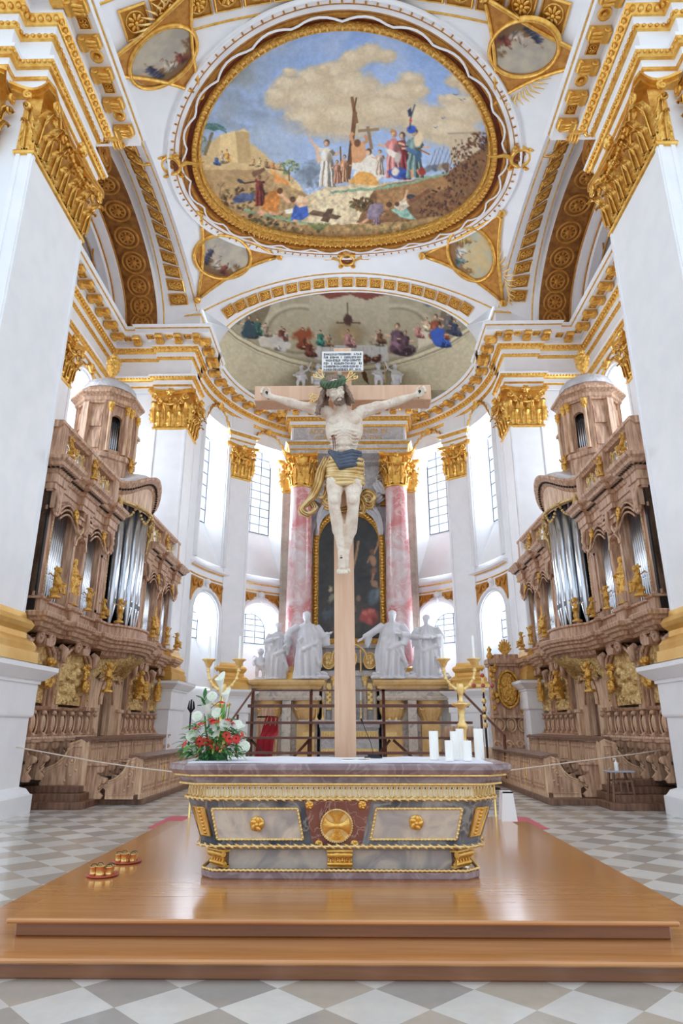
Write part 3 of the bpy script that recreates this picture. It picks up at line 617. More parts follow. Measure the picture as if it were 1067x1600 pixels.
def column(x, y, label):
    t = empty('column', label, 'column', (x, y, 0)); m = MB()
    m.lathe([(.66, 4.35), (.655, 6), (.65, 8), (.62, 10), (.58, 12), (.565, ZC0-.1)], n=40, cap=False); m.build('shaft', 'pink', t)
    b = MB(); b.lathe([(.9, 3.72), (.9, 3.9), (.84, 3.92), (.88, 4.0), (.84, 4.1), (.74, 4.14), (.76, 4.22), (.78, 4.28), (.7, 4.33), (.66, 4.37)], n=40, cap=False); b.build('base', 'goldbase', t)
    c = MB(); c.lathe([(.565, ZC0-.1), (.62, ZC0-.08), (.62, ZC0), (.56, ZC0+.02), (.56, ZC1-.5), (.7, ZC1-.12)], n=32, cap=False); abacus(c, -.6, .6, -.6, .6, ZC1)
    for row, (k, h0, hh) in enumerate(((8, 0, .62), (8, .14, 1.0))):
        for i in range(k):
            a = 2*PI*(i+.5*row)/k; n = Vector((cos(a), sin(a), 0)); leaf(c, n*.56 + Vector((0, 0, ZC0+h0)), n.cross(Vector((0, 0, 1))), n, .46, hh, .2, .15)
    for i in range(4):
        a = PI/4 + i*PI/2; n = Vector((cos(a), sin(a), 0)); q = n.cross(Vector((0, 0, 1)))
        for sd in (-1, 1): volute(c, n*.9 + q*sd*.06 + Vector((0, 0, ZC1-.36)), (n*-sd*.7 + q*sd*.7).normalized() if False else n, q*sd, 1, .2)
        c.tube([n*.5 + Vector((0, 0, ZC0+.8)), n*.66 + Vector((0, 0, ZC1-.4)), n*.88 + Vector((0, 0, ZC1-.16))], [.04, .06, .07], 6)
        a = i*PI/2; n = Vector((cos(a), sin(a), 0)); c.ell(n*.78 + Vector((0, 0, ZC1-.12)), .14, None, 8, 6)
        for k in range(9): a2 = a + R(-32 + 8*k); c.ell((.74*cos(a2), .74*sin(a2), ZC1-.62+.1*((k-4)/4)**2), .06, None, 6, 4)
    c.build('capital', 'gold', t); return t
for sg in (-1, 1):
    column(sg*2.52, 32.35, 'pink marble column beside the dark altar painting, %s one' % SIDE[sg])
    t = pil(-.42, .42, -.25, .25, 'S' + ('W' if sg < 0 else 'E'), 'grey-brown marble pilaster tucked behind the %s pink column' % SIDE[sg], 3.72, 4.4, 'pier_m'); t.location = (sg*3.12, 33.05, 0)
# ------------------------------------------------------------------ painted scenes (numpy brush work kept as vertex colours)
rng = np.random.default_rng(3)
def vnoise(h, w, cell, seed=0):
    r = np.random.default_rng(seed); gh, gw = int(h/cell)+3, int(w/cell)+3; g = r.random((gh, gw)); y = np.arange(h)/cell; x = np.arange(w)/cell
    yi, xi = y.astype(int), x.astype(int); fy, fx = (y-yi)[:, None], (x-xi)[None]; fy, fx = fy*fy*(3-2*fy), fx*fx*(3-2*fx)
    return (g[yi][:, xi]*(1-fy)*(1-fx) + g[yi][:, xi+1]*(1-fy)*fx + g[yi+1][:, xi]*fy*(1-fx) + g[yi+1][:, xi+1]*fy*fx)
def fbm(h, w, cell, o=4, seed=0): return sum(vnoise(h, w, max(1.5, cell/2**i), seed+i)*.5**i for i in range(o)) / sum(.5**i for i in range(o))
class Paint:
    """canvas over a rectangle of measured picture coordinates; authored in author units a (scale s per unit)"""
    def __init__(s, x0, y0, x1, y1, res=2., col=(120, 120, 120), unit=1.):
        s.x0, s.y0, s.res = x0, y0, res; s.h, s.w = int((y1-y0)*res), int((x1-x0)*res); s.c = np.ones((s.h, s.w, 3))*np.array(col, float); s.u = unit
        s.Y, s.X = np.mgrid[0:s.h, 0:s.w].astype(float); s.n = fbm(s.h, s.w, 14, 4, 5)-.5; s.n2 = fbm(s.h, s.w, 14, 4, 25)-.5
    def k(s, v): return v*s.res*s.u
    def blend(s, mask, col, sl=(slice(None), slice(None))):
        mask = np.clip(mask, 0, 1)[..., None]; s.c[sl] = s.c[sl]*(1-mask) + np.array(col, float)*mask
    def ell(s, cx, cy, rx, ry, col, rot=0, soft=.25, rough=.0, a=1.):
        cx, cy, rx, ry = s.k(cx), s.k(cy), s.k(rx), s.k(ry); q = max(rx, ry)*1.5+3; y0, y1, x0, x1 = int(max(0, cy-q)), int(min(s.h, cy+q)), int(max(0, cx-q)), int(min(s.w, cx+q))
        if y1 <= y0 or x1 <= x0: return
        sl = (slice(y0, y1), slice(x0, x1)); X, Y = s.X[sl]-cx + s.n[sl]*rough*rx*4, s.Y[sl]-cy + s.n2[sl]*rough*ry*4; r = R(rot); u, v = X*cos(r)+Y*sin(r), -X*sin(r)+Y*cos(r)
        d = np.sqrt((u/rx)**2 + (v/ry)**2); s.blend((1-d)/soft*a if a == 1 else np.clip((1-d)/soft, 0, 1)*a, col, sl)
    def poly(s, pts, col, rough=0., soft=1.2, a=1.):
        p = np.array(pts, float)*s.res*s.u; q = 4 + abs(rough)*8; y0, y1, x0, x1 = int(max(0, p[:, 1].min()-q)), int(min(s.h, p[:, 1].max()+q)), int(max(0, p[:, 0].min()-q)), int(min(s.w, p[:, 0].max()+q))
        if y1 <= y0 or x1 <= x0: return
        sl = (slice(y0, y1), slice(x0, x1)); X, Y = s.X[sl] + s.n[sl]*rough*10, s.Y[sl] + s.n2[sl]*rough*10; ins = np.zeros(X.shape, bool); dist = np.full(X.shape, 1e9)
        for i in range(len(p)):
            ax, ay = p[i-1]; bx, by = p[i]; dy = by-ay
            c = ((ay > Y) != (by > Y)); ins ^= c & (X < (bx-ax)*(Y-ay)/(dy if dy else 1e-9)+ax)
            t = np.clip(((X-ax)*(bx-ax)+(Y-ay)*dy)/max((bx-ax)**2+dy*dy, 1e-9), 0, 1); dist = np.minimum(dist, np.hypot(X-ax-t*(bx-ax), Y-ay-t*dy))
        s.blend(np.where(ins, .5 + dist/soft/2, .5 - dist/soft/2)*a, col, sl)
    def line(s, pts, w, col, rough=0.):
        for (ax, ay), (bx, by) in zip(pts, pts[1:]):
            l = math.hypot(bx-ax, by-ay) or 1; nx, ny = -(by-ay)/l*w/2, (bx-ax)/l*w/2; s.poly([(ax+nx, ay+ny), (bx+nx, by+ny), (bx-nx, by-ny), (ax-nx, ay-ny)], col, rough)
    def fig(s, x, y, h, robe, lean=0, skin=(214, 172, 138), sit=False, arm=None, hair=(90, 62, 44), dark=.55, robe2=None):
        """a small draped figure: x, y = feet, h = height"""
        q = np.random.default_rng(int(abs(x*7+y*13))); rb = np.array(robe, float); dk = rb*dark; lt = np.clip(rb*1.25+14, 0, 255); sd = 1 if lean >= 0 else -1
        if sit:
            cx, cy, ty = x + lean*h*.15, y-h*.4, y-h*.66
            s.ell(x+sd*h*.1, y-h*.16, h*.34, h*.17, robe, 8*sd, .15, .06); s.ell(cx, cy, h*.17, h*.27, robe, -lean*25, .15, .06); s.ell(x+sd*h*.16, y-h*.08, h*.3, h*.1, dk, 8*sd, .3, .08)
            for i in range(5): a = .2+.25*i; s.line([(cx-sd*h*.02, cy-h*.05), (x+sd*h*(.05+.06*i), y-h*.2), (x+sd*h*(.3-.02*i), y-h*.24+h*.05*i)], h*.03, dk if i % 2 else lt, .5)
        else:
            cx, cy, ty = x + lean*h*.2, y-h*.62, y-h*.8
            s.poly([(x-h*.15, y), (x-h*.14, y-h*.3), (cx-h*.12, y-h*.55), (cx+h*.12, y-h*.55), (x+h*.15, y-h*.3), (x+h*.2, y)], robe, 1.); s.ell(cx, cy, h*.135, h*.2, robe, -lean*25, .15, .05)
            s.poly([(x+h*.03, y), (x+h*.05, y-h*.4), (cx+h*.11, y-h*.6), (x+h*.15, y-h*.3), (x+h*.2, y)], dk, 1.)
            for i in range(6): k = -.13+.055*i; s.line([(x+h*k*1.2, y-h*.01), (x+h*k+lean*h*.06, y-h*.28), (cx+h*k*.6, y-h*.52)], h*.022, dk if i % 2 else lt, .5)
        s.ell(cx+h*.06, cy+h*.05, h*.08, h*.18, dk, -lean*25, .6, .1, .8); s.ell(cx-h*.06, cy-h*.03, h*.05, h*.13, lt, -lean*25, .7, .1, .8)
        if robe2 is not None: s.ell(cx-sd*h*.02, cy+h*.12, h*.2, h*.07, robe2, 30*sd, .3, .12); s.ell(cx+sd*h*.08, cy+h*.2, h*.08, h*.14, np.array(robe2, float)*.8, 10*sd, .4, .12)
        hx = cx + lean*h*.1; s.ell(hx, ty-h*.1, h*.07, h*.085, hair, 0, .3, .05); s.ell(hx-h*.015, ty-h*.085, h*.05, h*.062, skin, 0, .4); s.ell(hx+h*.01, ty-h*.07, h*.03, h*.04, np.array(skin)*.8, 0, .6)
        for (dx, dy) in (arm or [(-.3, .12), (.28, .2)]):
            e = (hx+dx*h*.55, ty+dy*h*.5+h*.1); s.line([(hx+(-.09 if dx < 0 else .09)*h, ty+h*.05), e], h*.075, robe if dx < 0 else dk, .5); s.line([e, (hx+dx*h, ty+dy*h)], h*.045, skin, .3); s.ell(hx+dx*h, ty+dy*h, h*.03, h*.025, skin)
    def foliage(s, x, y, rx, ry, cols, n=60, r=4, seed=1):
        q = np.random.default_rng(seed)
        for i in range(n): a, b = q.random()*2*PI, math.sqrt(q.random()); s.ell(x+rx*b*cos(a), y+ry*b*sin(a), r*(.5+q.random()), r*(.4+q.random()*.6), cols[i % len(cols)], q.random()*180, .5)
    def finish(s, amt=10): s.c = np.clip(s.c + (s.n[..., None])*amt + (rng.random(s.n.shape)-.5)[..., None]*6, 0, 255); return s
    def at(s, xy):
        x = (xy[:, 0]-s.x0)*s.res; y = (xy[:, 1]-s.y0)*s.res; x = np.clip(x, 0, s.w-1.01); y = np.clip(y, 0, s.h-1.01); xi, yi = x.astype(int), y.astype(int); fx, fy = (x-xi)[:, None], (y-yi)[:, None]; c = s.c
        return c[yi, xi]*(1-fx)*(1-fy) + c[yi, xi+1]*fx*(1-fy) + c[yi+1, xi]*(1-fx)*fy + c[yi+1, xi+1]*fx*fy
pm = bpy.data.materials.new('fresco_paint'); pm.use_nodes = True; nt = pm.node_tree; at_ = nt.nodes.new('ShaderNodeVertexColor'); at_.layer_name = 'paint'
nt.links.new(at_.outputs[0], nt.nodes['Principled BSDF'].inputs['Base Color']); nt.nodes['Principled BSDF'].inputs['Roughness'].default_value = .7; M['paint'] = pm
po = pm.copy(); po.name = 'oil_paint'; po.node_tree.nodes['Principled BSDF'].inputs['Roughness'].default_value = .35; M['oil'] = po
def paint_mesh(mb, name, paint, mt, parent=None, kind=None, label=None, cat=None, world=None):
    o = mb.build(name, mt, parent, kind, label, cat); me = o.data; P = np.array(mb.v); P = P if world is None else P + np.array(world)
    c = paint.at(projn(P))/255; c = np.where(c <= .04045, c/12.92, ((c+.055)/1.055)**2.4); at = me.color_attributes.new('paint', 'FLOAT_COLOR', 'POINT')
    at.data.foreach_set('color', np.concatenate([c, np.ones((len(c), 1))], 1).ravel()); return o

# --- the great oval ceiling painting (authored in units of the 300..780 x 40..400 crop enlarged 2.223 times)
p = Paint(295, 30, 785, 405, 2., (176, 192, 214), 1/2.223); ox, oy = 5*2.223, 10*2.223
class Off:      # shifts author coordinates
    def __init__(s, p, ox, oy): s.p, s.ox, s.oy = p, ox, oy
    def __getattr__(s, n):
        f = getattr(s.p, n)
        if n in ('poly', 'line'): return lambda pts, *a, **k: f([(x+s.ox, y+s.oy) for x, y in pts], *a, **k)
        if n in ('ell', 'fig', 'foliage'): return lambda x, y, *a, **k: f(x+s.ox, y+s.oy, *a, **k)
        return f
q = Off(p, ox, oy)
yy = p.Y/p.h; xx_ = p.X/p.w
p.c = (1-yy[..., None])*np.array((132, 164, 216)) + yy[..., None]*np.array((188, 200, 216))
fb = fbm(p.h, p.w, 90, 5, 11); p.blend(np.clip((fb-.45)*4, 0, 1)*.6, (176, 190, 214))
fb2 = fbm(p.h, p.w, 60, 5, 41)
p.blend(np.clip((fb2-.3)*3, 0, 1)*np.clip((.42-xx_)*3.2, 0, 1)*.85, (150, 158, 166)); p.blend(np.clip((fb-.5)*4, 0, 1)*np.clip((.3-xx_)*5, 0, 1)*np.clip((.5-yy)*4, 0, 1), (128, 134, 130))
CR_ = (206, 186, 152); CL = (228, 214, 186); CDk = (176, 160, 136)
for (x, y, rx, ry) in [(620, 95, 60, 42), (560, 120, 60, 45), (680, 105, 40, 28), (500, 170, 90, 60), (420, 190, 80, 60), (340, 210, 75, 50), (300, 250, 60, 45), (440, 270, 150, 80), (560, 230, 120, 90), (520, 330, 150, 80), (400, 330, 110, 60), (760, 190, 55, 40), (720, 240, 100, 55), (790, 225, 40, 30), (670, 300, 120, 70), (800, 330, 110, 80), (920, 190, 50, 28), (960, 210, 50, 34), (900, 255, 60, 24), (960, 265, 60, 30), (930, 310, 110, 60), (900, 370, 120, 60), (340, 160, 34, 18), (455, 150, 34, 20)]:
    q.ell(x, y+8, rx, ry, CDk, 0, .5, .09, .55); q.ell(x, y, rx*.97, ry*.95, CR_, 0, .35, .1, .9); q.ell(x-rx*.12, y-ry*.25, rx*.6, ry*.5, CL, 0, .7, .12, .6)
for (x, y, rx, ry) in [(130, 250, 160, 26), (220, 310, 150, 22), (120, 340, 120, 20), (340, 350, 90, 26)]: q.ell(x, y, rx, ry, (134, 146, 166), 12, .8, .2, .6)
q.ell(300, 380, 120, 70, (172, 186, 206), 0, .8, .1, .7); q.ell(410, 520, 70, 60, (110, 120, 130), -30, .6, .3, .8)
q.poly([(890, 375), (995, 370), (1000, 460), (900, 480)], (198, 180, 150)); q.line([(888, 375), (1000, 371)], 6, (170, 152, 128))
for i in range(4): q.ell(915+22*i, 400, 4, 7, (150, 132, 110))
# ground and hills
q.poly([(0, 480), (30, 460), (60, 410), (100, 378), (180, 360), (198, 372), (196, 400), (230, 430), (280, 470), (320, 500), (380, 560), (400, 600), (300, 660), (0, 700)], (206, 178, 128), .8)
q.poly([(100, 378), (180, 360), (198, 372), (200, 470), (90, 480)], (222, 194, 140), .6); q.poly([(150, 366), (198, 372), (204, 474), (160, 480)], (188, 158, 110), .5)
q.poly([(0, 500), (250, 500), (340, 560), (410, 590), (440, 640), (400, 720), (0, 720)], (176, 144, 100), .8)
q.poly([(380, 600), (470, 560), (700, 545), (900, 510), (960, 540), (960, 740), (380, 740)], (208, 186, 146), .7)
q.poly([(550, 610), (640, 560), (740, 540), (880, 515), (1040, 400), (1060, 520), (900, 680), (640, 700), (550, 680)], (128, 92, 60), 1.)
q.poly([(640, 560), (760, 545), (880, 516), (900, 560), (780, 600), (700, 640), (640, 640)], (158, 118, 76), 1.); q.poly([(430, 575), (560, 550), (640, 556), (560, 700), (400, 700)], (216, 196, 160), .9)
q.poly([(380, 690), (560, 690), (760, 680), (900, 650), (800, 740), (380, 740)], (164, 132, 84), .8)
for (x, y, rx, ry, sd) in [(960, 450, 60, 50, 1), (1000, 400, 40, 30, 2), (930, 520, 60, 40, 3), (880, 600, 70, 40, 4)]: q.foliage(x, y, rx, ry, [(74, 44, 30), (104, 64, 42), (58, 36, 26), (128, 86, 56)], 90, 6, sd)
for (x, y, rx, ry, sd) in [(180, 600, 90, 40, 5), (260, 680, 110, 26, 6), (590, 620, 40, 22, 7)]: q.foliage(x, y, rx, ry, [(88, 62, 36), (64, 46, 28), (118, 88, 50), (96, 92, 56)], 70, 8, sd)
q.foliage(338, 490, 38, 24, [(118, 134, 96), (92, 112, 78), (150, 160, 118)], 50, 7, 8); q.line([(336, 500), (338, 540)], 5, (110, 84, 56))
for (pts) in ([(480, 578), (640, 566), (760, 545), (890, 512)], [(180, 640), (300, 668), (420, 690)]): q.line(pts, 9, (134, 160, 128), 1.2)
for x in range(400, 480, 6): q.line([(440, 716), (x, 686)], 2.5, (96, 116, 72))
q.foliage(620, 712, 70, 8, [(150, 160, 120), (188, 184, 140)], 40, 5, 9); q.foliage(320, 665, 90, 6, [(120, 140, 96)], 30, 5, 10)
# palm
q.line([(44, 450), (58, 410), (70, 370)], 11, (120, 104, 76), .4)
for a in range(-170, 20, 19): r = R(a); q.line([(72, 362), (72+26*cos(r), 358+20*sin(r)), (72+48*cos(r), 366+30*sin(r)+6)], 4.5, (70, 108, 100), .5)
q.foliage(36, 410, 16, 30, [(112, 130, 104)], 20, 6, 12)
# figures at the left top
q.fig(82, 486, 44, (70, 96, 150), .4, sit=True); q.fig(124, 480, 62, (214, 152, 70), -.2, sit=True); q.fig(104, 478, 52, (206, 176, 140), 0, sit=True)
for i, c in enumerate([(196, 158, 112), (210, 180, 130), (160, 120, 90), (220, 150, 90), (196, 166, 120)]): q.fig(214+22*i, 488+4*i, 40, c, -.2+.1*i, sit=True)
q.poly([(270, 500), (330, 540), (340, 560), (290, 540)], (224, 150, 80), 1.)
# diggers left
q.line([(160, 534), (182, 548), (228, 540)], 5, (60, 42, 34)); q.ell(167, 540, 13, 7, (56, 60, 72), 30); q.fig(236, 626, 110, (112, 44, 36), -.05, (150, 104, 74), arm=[(-.2, -.3), (.3, -.12)]); q.poly([(206, 510), (250, 494), (256, 504), (214, 528)], (112, 80, 58), .5)
q.ell(180, 600, 44, 20, (82, 94, 128), -10, .3, .2); q.ell(160, 606, 22, 9, (60, 70, 100), 10)
q.poly([(222, 655), (236, 630), (262, 652), (240, 664)], (208, 160, 122), .5); q.poly([(240, 640), (262, 580), (300, 568), (312, 590), (296, 652), (262, 644)], (200, 128, 58), .6); q.line([(300, 580), (322, 600), (340, 618)], 12, (214, 168, 130), .3); q.ell(305, 574, 12, 12, (96, 60, 36)); q.line([(268, 650), (300, 655)], 12, (206, 156, 118), .3)
q.poly([(344, 676), (350, 636), (364, 616), (400, 620), (406, 660), (380, 676)], (64, 96, 172), .6); q.poly([(352, 616), (372, 590), (396, 596), (404, 622), (372, 634)], (224, 180, 144), .5); q.ell(350, 604, 12, 12, (92, 62, 40)); q.line([(352, 676), (366, 680)], 9, (212, 164, 126))
q.poly([(322, 640), (348, 634), (350, 650), (326, 654)], (226, 218, 200), .4)
q.poly([(402, 655), (420, 640), (520, 662), (502, 674)], (104, 80, 58)); q.poly([(446, 678), (470, 636), (492, 636), (474, 684)], (92, 70, 52))
# main group
q.fig(468, 560, 170, (224, 210, 188), -.0, arm=[(-.34, -.16), (.28, .1)], hair=(104, 70, 48)); q.poly([(426, 420), (436, 412), (448, 470), (436, 480)], (222, 184, 150), .5)
q.line([(542, 534), (556, 400), (566, 300)], 15, (112, 76, 48)); q.line([(536, 534), (550, 400)], 4, (70, 46, 30)); q.poly([(550, 248), (560, 246), (578, 338), (564, 342)], (128, 90, 58)); q.poly([(568, 250), (574, 250), (564, 300), (560, 296)], (96, 64, 42))
q.line([(520, 540), (515, 420)], 5, (110, 84, 60)); q.fig(524, 545, 100, (206, 150, 112), .2); q.fig(506, 548, 84, (180, 130, 104), -.1)
q.poly([(556, 490), (552, 420), (566, 400), (596, 404), (604, 440), (606, 500)], (214, 158, 112), .5); q.line([(560, 410), (550, 384), (560, 372)], 12, (206, 150, 106)); q.line([(596, 410), (610, 400), (600, 380)], 11, (196, 142, 100)); q.ell(574, 408, 13, 15, (110, 74, 46))
q.poly([(556, 476), (620, 480), (618, 504), (556, 500)], (228, 220, 206), .5)
q.line([(576, 366), (650, 360)], 10, (150, 122, 92)); q.line([(610, 350), (624, 430)], 11, (144, 116, 86))
q.poly([(560, 520), (590, 470), (620, 440), (650, 470), (672, 520), (640, 540)], (230, 220, 204), .7); q.poly([(540, 548), (580, 506), (620, 512), (650, 540), (640, 556), (580, 552)], (222, 164, 86), .6); q.ell(614, 438, 12, 13, (112, 72, 46)); q.ell(610, 442, 9, 10, (226, 186, 152)); q.fig(650, 520, 92, (206, 180, 160), .1)
q.fig(728, 532, 168, (150, 54, 58), .05, arm=[(-.1, .3), (.2, .3)]); q.fig(700, 530, 172, (206, 132, 126), .02, robe2=(236, 222, 208), hair=(176, 104, 84)); q.poly([(686, 372), (694, 356), (708, 370)], (190, 140, 70))
q.ell(716, 512, 38, 22, (54, 84, 164), 0, .25, .1); q.ell(706, 508, 16, 18, (226, 212, 194), 10, .4, .1); q.ell(740, 520, 20, 10, (40, 62, 128), 0, .4, .1)
q.fig(772, 528, 176, (112, 136, 132), .03, robe2=(78, 112, 148)); q.ell(762, 360, 20, 16, (52, 88, 176), -10, .3, .08); q.ell(786, 396, 18, 32, (226, 204, 168), 10, .3, .05); q.line([(762, 500), (766, 528)], 11, (206, 156, 118)); q.line([(782, 500), (796, 522)], 11, (200, 148, 112)); q.ell(800, 506, 18, 16, (152, 54, 46), 20, .35, .1); q.line([(756, 360), (760, 318), (774, 274)], 4, (48, 56, 80)); q.poly([(748, 296), (758, 286), (764, 306), (752, 318)], (42, 54, 82), .5); q.ell(759, 330, 5, 9, (190, 80, 60)); q.line([(734, 376), (742, 420)], 3, (76, 72, 80))
q.line([(756, 360), (760, 318), (774, 274)], 4, (48, 56, 80)); q.poly([(748, 296), (758, 286), (764, 306), (752, 318)], (42, 54, 82), .5); q.ell(759, 330, 5, 9, (190, 80, 60)); q.line([(734, 376), (742, 420)], 3, (76, 72, 80))
q.line([(790, 430), (826, 448)], 5, (156, 96, 54))
for i, c in enumerate([(118, 130, 142), (96, 104, 120), (160, 150, 130), (110, 84, 70)]): q.ell(822+20*i, 496-2*i, 16, 15, c, 0, .4, .15)
for i in range(9): q.line([(824+14*i, 492), (846+15*i, 430-5*(i % 3))], 2.2, (112, 96, 82))
q.fig(640, 692, 66, (140, 112, 124), .5, arm=[(.2, .3), (.3, .2)]); q.poly([(604, 670), (616, 622), (656, 612), (668, 640), (640, 674)], (138, 124, 138), .7); q.line([(612, 672), (582, 690)], 9, (206, 158, 120)); q.ell(684, 622, 12, 11, (84, 56, 40))
q.poly([(690, 640), (736, 622), (762, 656), (780, 676), (730, 668)], (140, 176, 160), .6); q.poly([(700, 626), (740, 600), (756, 626), (724, 646)], (222, 204, 178), .5); q.line([(740, 606), (746, 570)], 8, (214, 168, 130)); q.ell(712, 620, 9, 9, (92, 60, 42)); q.ell(762, 596, 20, 11, (58, 58, 66), 10); q.line([(750, 618), (826, 570)], 14, (120, 78, 52), .5); q.foliage(840, 640, 50, 24, [(92, 56, 40), (70, 44, 30)], 50, 5, 15)
for (x, y, r) in ((916, 240, 9), (938, 258, 10), (872, 322, 6), (846, 354, 6)): q.line([(x-r, y-3), (x, y+2), (x+r, y-4)], 2.5, (80, 96, 130))
q.line([(96, 590), (100, 560), (112, 545)], 2, (90, 70, 50)); q.line([(100, 562), (90, 550)], 2, (90, 70, 50))
q.poly([(0, 700), (200, 690), (420, 720), (700, 700), (960, 670), (1080, 560), (1100, 860), (0, 860)], (150, 118, 78), .8); q.foliage(250, 720, 240, 20, [(96, 70, 42), (118, 92, 54), (140, 112, 70)], 140, 9, 33); q.foliage(700, 705, 160, 16, [(176, 146, 98), (120, 108, 64), (150, 124, 78)], 90, 8, 34)
mk = np.clip((yy-.55)*5, 0, 1); p.c *= (1 + (fbm(p.h, p.w, 9, 3, 71)-.5)*.55*mk)[..., None]; p.c *= (1 + (fbm(p.h, p.w, 5, 2, 77)-.5)*.1)[..., None]; p.c = p.c*1.08 + 4
p.finish(22); FR = p
EC = (-.05, 18.52); EA, EB = 5.18, 4.54
def E(r, a, dz=0.): x, y = EC[0] + EA*r*cos(a), EC[1] + EB*r*sin(a); return Vector((x, y, S(x, y) - dz))
m = MB(); NR, NA = 150, 620
vs = [tuple(E(0, 0, .03))] + [tuple(E(.002 + 1.0*(j+1)/NR, 2*PI*i/NA, .03)) for j in range(NR) for i in range(NA)]
m.v = vs; m.f = [(0, 1+(i+1) % NA, 1+i) for i in range(NA)] + [(1+j*NA+i, 1+j*NA+(i+1) % NA, 1+(j+1)*NA+(i+1) % NA, 1+(j+1)*NA+i) for j in range(NR-1) for i in range(NA)]
m.sm = [True]*len(m.f); m.mi = [0]*len(m.f)
paint_mesh(m, 'ceiling_painting', FR, 'paint', None, None, 'huge oval ceiling painting of diggers and people raising a wooden cross', 'painting')
# frame: rings of moulding
fr = empty('ceiling_painting_frame', 'massive gilded oval frame around the big ceiling painting', 'frame', (0, EC[1], 21.5)); FO = Vector((0, EC[1], 21.5))
def ring(m, prof, n=160, mids=None): # prof (distance outwards, depth below the vault)
    rl = []
    for i in range(n):
        a = 2*PI*i/n; nx, ny = cos(a)/EA, sin(a)/EB; l = math.hypot(nx, ny); nx, ny = nx/l, ny/l; rl.append((a, nx, ny))
    k = len(prof); vs = []
    for a, nx, ny in rl:
        for o, d in prof: x, y = EC[0] + EA*cos(a) + nx*o, EC[1] + EB*sin(a) + ny*o; vs.append(Vector((x, y, S(x, y) - d)) - FO)
    m.add(vs, [(i*k+j, ((i+1) % n)*k+j, ((i+1) % n)*k+j+1, i*k+j+1) for i in range(n) for j in range(k-1)], True, [(mids or [0]*(k-1))[j] for i in range(n) for j in range(k-1)])
def oring(m, o, d, n, r, rot=0):
    for i in range(n):
        a = 2*PI*(i+.5)/n; nx, ny = cos(a)/EA, sin(a)/EB; l = math.hypot(nx, ny); nx, ny = nx/l, ny/l; x, y = EC[0] + EA*cos(a) + nx*o, EC[1] + EB*sin(a) + ny*o
        m.ell(Vector((x, y, S(x, y) - d)) - FO, r, (0, 0, math.atan2(ny, nx)), 6, 4)
m = MB(); ring(m, [(-.02, 0), (-.02, .14), (.01, .18), (.05, .2), (.08, .12), (.11, .12), (.12, .2), (.14, .24), (.21, .3), (.28, .26), (.3, .1)]); m.build('inner_moulding', 'goldor', fr)
m = MB(); oring(m, .21, .3, 150, (.09, .045, .06)); m.build('egg_and_dart', 'gold', fr)
m = MB(); ring(m, [(.3, .1), (.31, .04), (.48, .04)]); m.build('red_brown_groove', 'brownred', fr)
m = MB(); ring(m, [(.48, .02), (.48, .2), (.52, .24), (.56, .2), (.6, .22), (.63, .02)]); m.build('outer_moulding', 'ochre', fr)
m = MB(); pts = []
for i in range(161):
    a = 2*PI*i/160; o = .42 + .2*abs(sin(a*12)); nx, ny = cos(a)/EA, sin(a)/EB; l = math.hypot(nx, ny); x, y = EC[0]+EA*cos(a)+nx/l*o, EC[1]+EB*sin(a)+ny/l*o; pts.append(Vector((x, y, S(x, y)-.28)) - FO)
m.tube(pts, .035, 6); m.build('white_ribbon', 'white2', fr)
m = MB(); ring(m, [(.63, 0), (.63, .12), (.73, .16), (.83, .1), (1.0, .1), (1.04, .16), (1.1, .14), (1.12, 0)], mids=[0]*7); m.build('plaster_moulding', 'white2', fr)
m = MB(); ring(m, [(.65, .13), (.68, .17), (.71, .15)]); ring(m, [(.84, .1), (.86, .13), (.88, .1)]); oring(m, .94, .12, 110, (.07, .03, .03)); m.build('gilt_studs', 'ochre', fr)
# --- painted half dome of the apse
p = Paint(330, 440, 760, 660, 2.2, (150, 140, 116), 1/2.481); q = p        # author units of the 330..760 x 440..640 crop
p.blend(np.clip((fbm(p.h, p.w, 90, 3, 3)-.4)*3, 0, 1)*.4, (172, 160, 136))
# architecture
for (a, b, c) in [(60, 110, (120, 112, 92)), (130, 210, (112, 98, 74)), (210, 240, (168, 158, 134)), (880, 900, (110, 100, 80)), (960, 1000, (96, 90, 84))]: q.poly([(a, 150), (a+40, 40), (b+40, 40), (b, 170)], c)
for sgx in (-1, 1):
    cx = 530
    for k, c in ((1., (176, 166, 140)), (.86, (118, 108, 86)), (.8, (160, 150, 124))):
        q.ell(cx+sgx*190, 190, 150*k, 110*k, c, 0, .1)
q.poly([(380, 40), (690, 40), (690, 230), (380, 230)], (164, 154, 130)); q.ell(530, 200, 90, 60, (140, 124, 96), 0, .5); q.ell(530, 210, 60, 40, (158, 136, 100), 0, .6)
q.poly([(240, 60), (270, 52), (420, 50), (460, 70), (540, 50), (600, 72), (680, 50), (800, 52), (790, 40), (250, 40)], (110, 52, 40), .8)
q.line([(528, 80), (528, 130)], 3, (60, 44, 36)); q.ell(530, 150, 20, 24, (66, 36, 30), 0, .3, .2); q.line([(490, 160), (572, 160)], 4, (70, 48, 36)); q.ell(490, 160, 7, 6, (90, 60, 44)); q.ell(574, 160, 7, 6, (90, 60, 44))
# parapet
q.poly([(20, 130), (100, 200), (180, 245), (300, 290), (400, 315), (530, 330), (680, 310), (800, 275), (900, 235), (1000, 170), (1040, 130), (1067, 420), (0, 420)], (196, 186, 156)); 
for o, c, ww in ((2, (140, 128, 100), 5), (12, (206, 196, 168), 8), (22, (120, 108, 84), 4), (34, (180, 170, 140), 5)): q.line([(20, 130+o), (100, 200+o), (180, 245+o), (300, 290+o), (400, 315+o), (530, 330+o), (680, 310+o), (800, 275+o), (900, 235+o), (1000, 170+o)], ww, c)
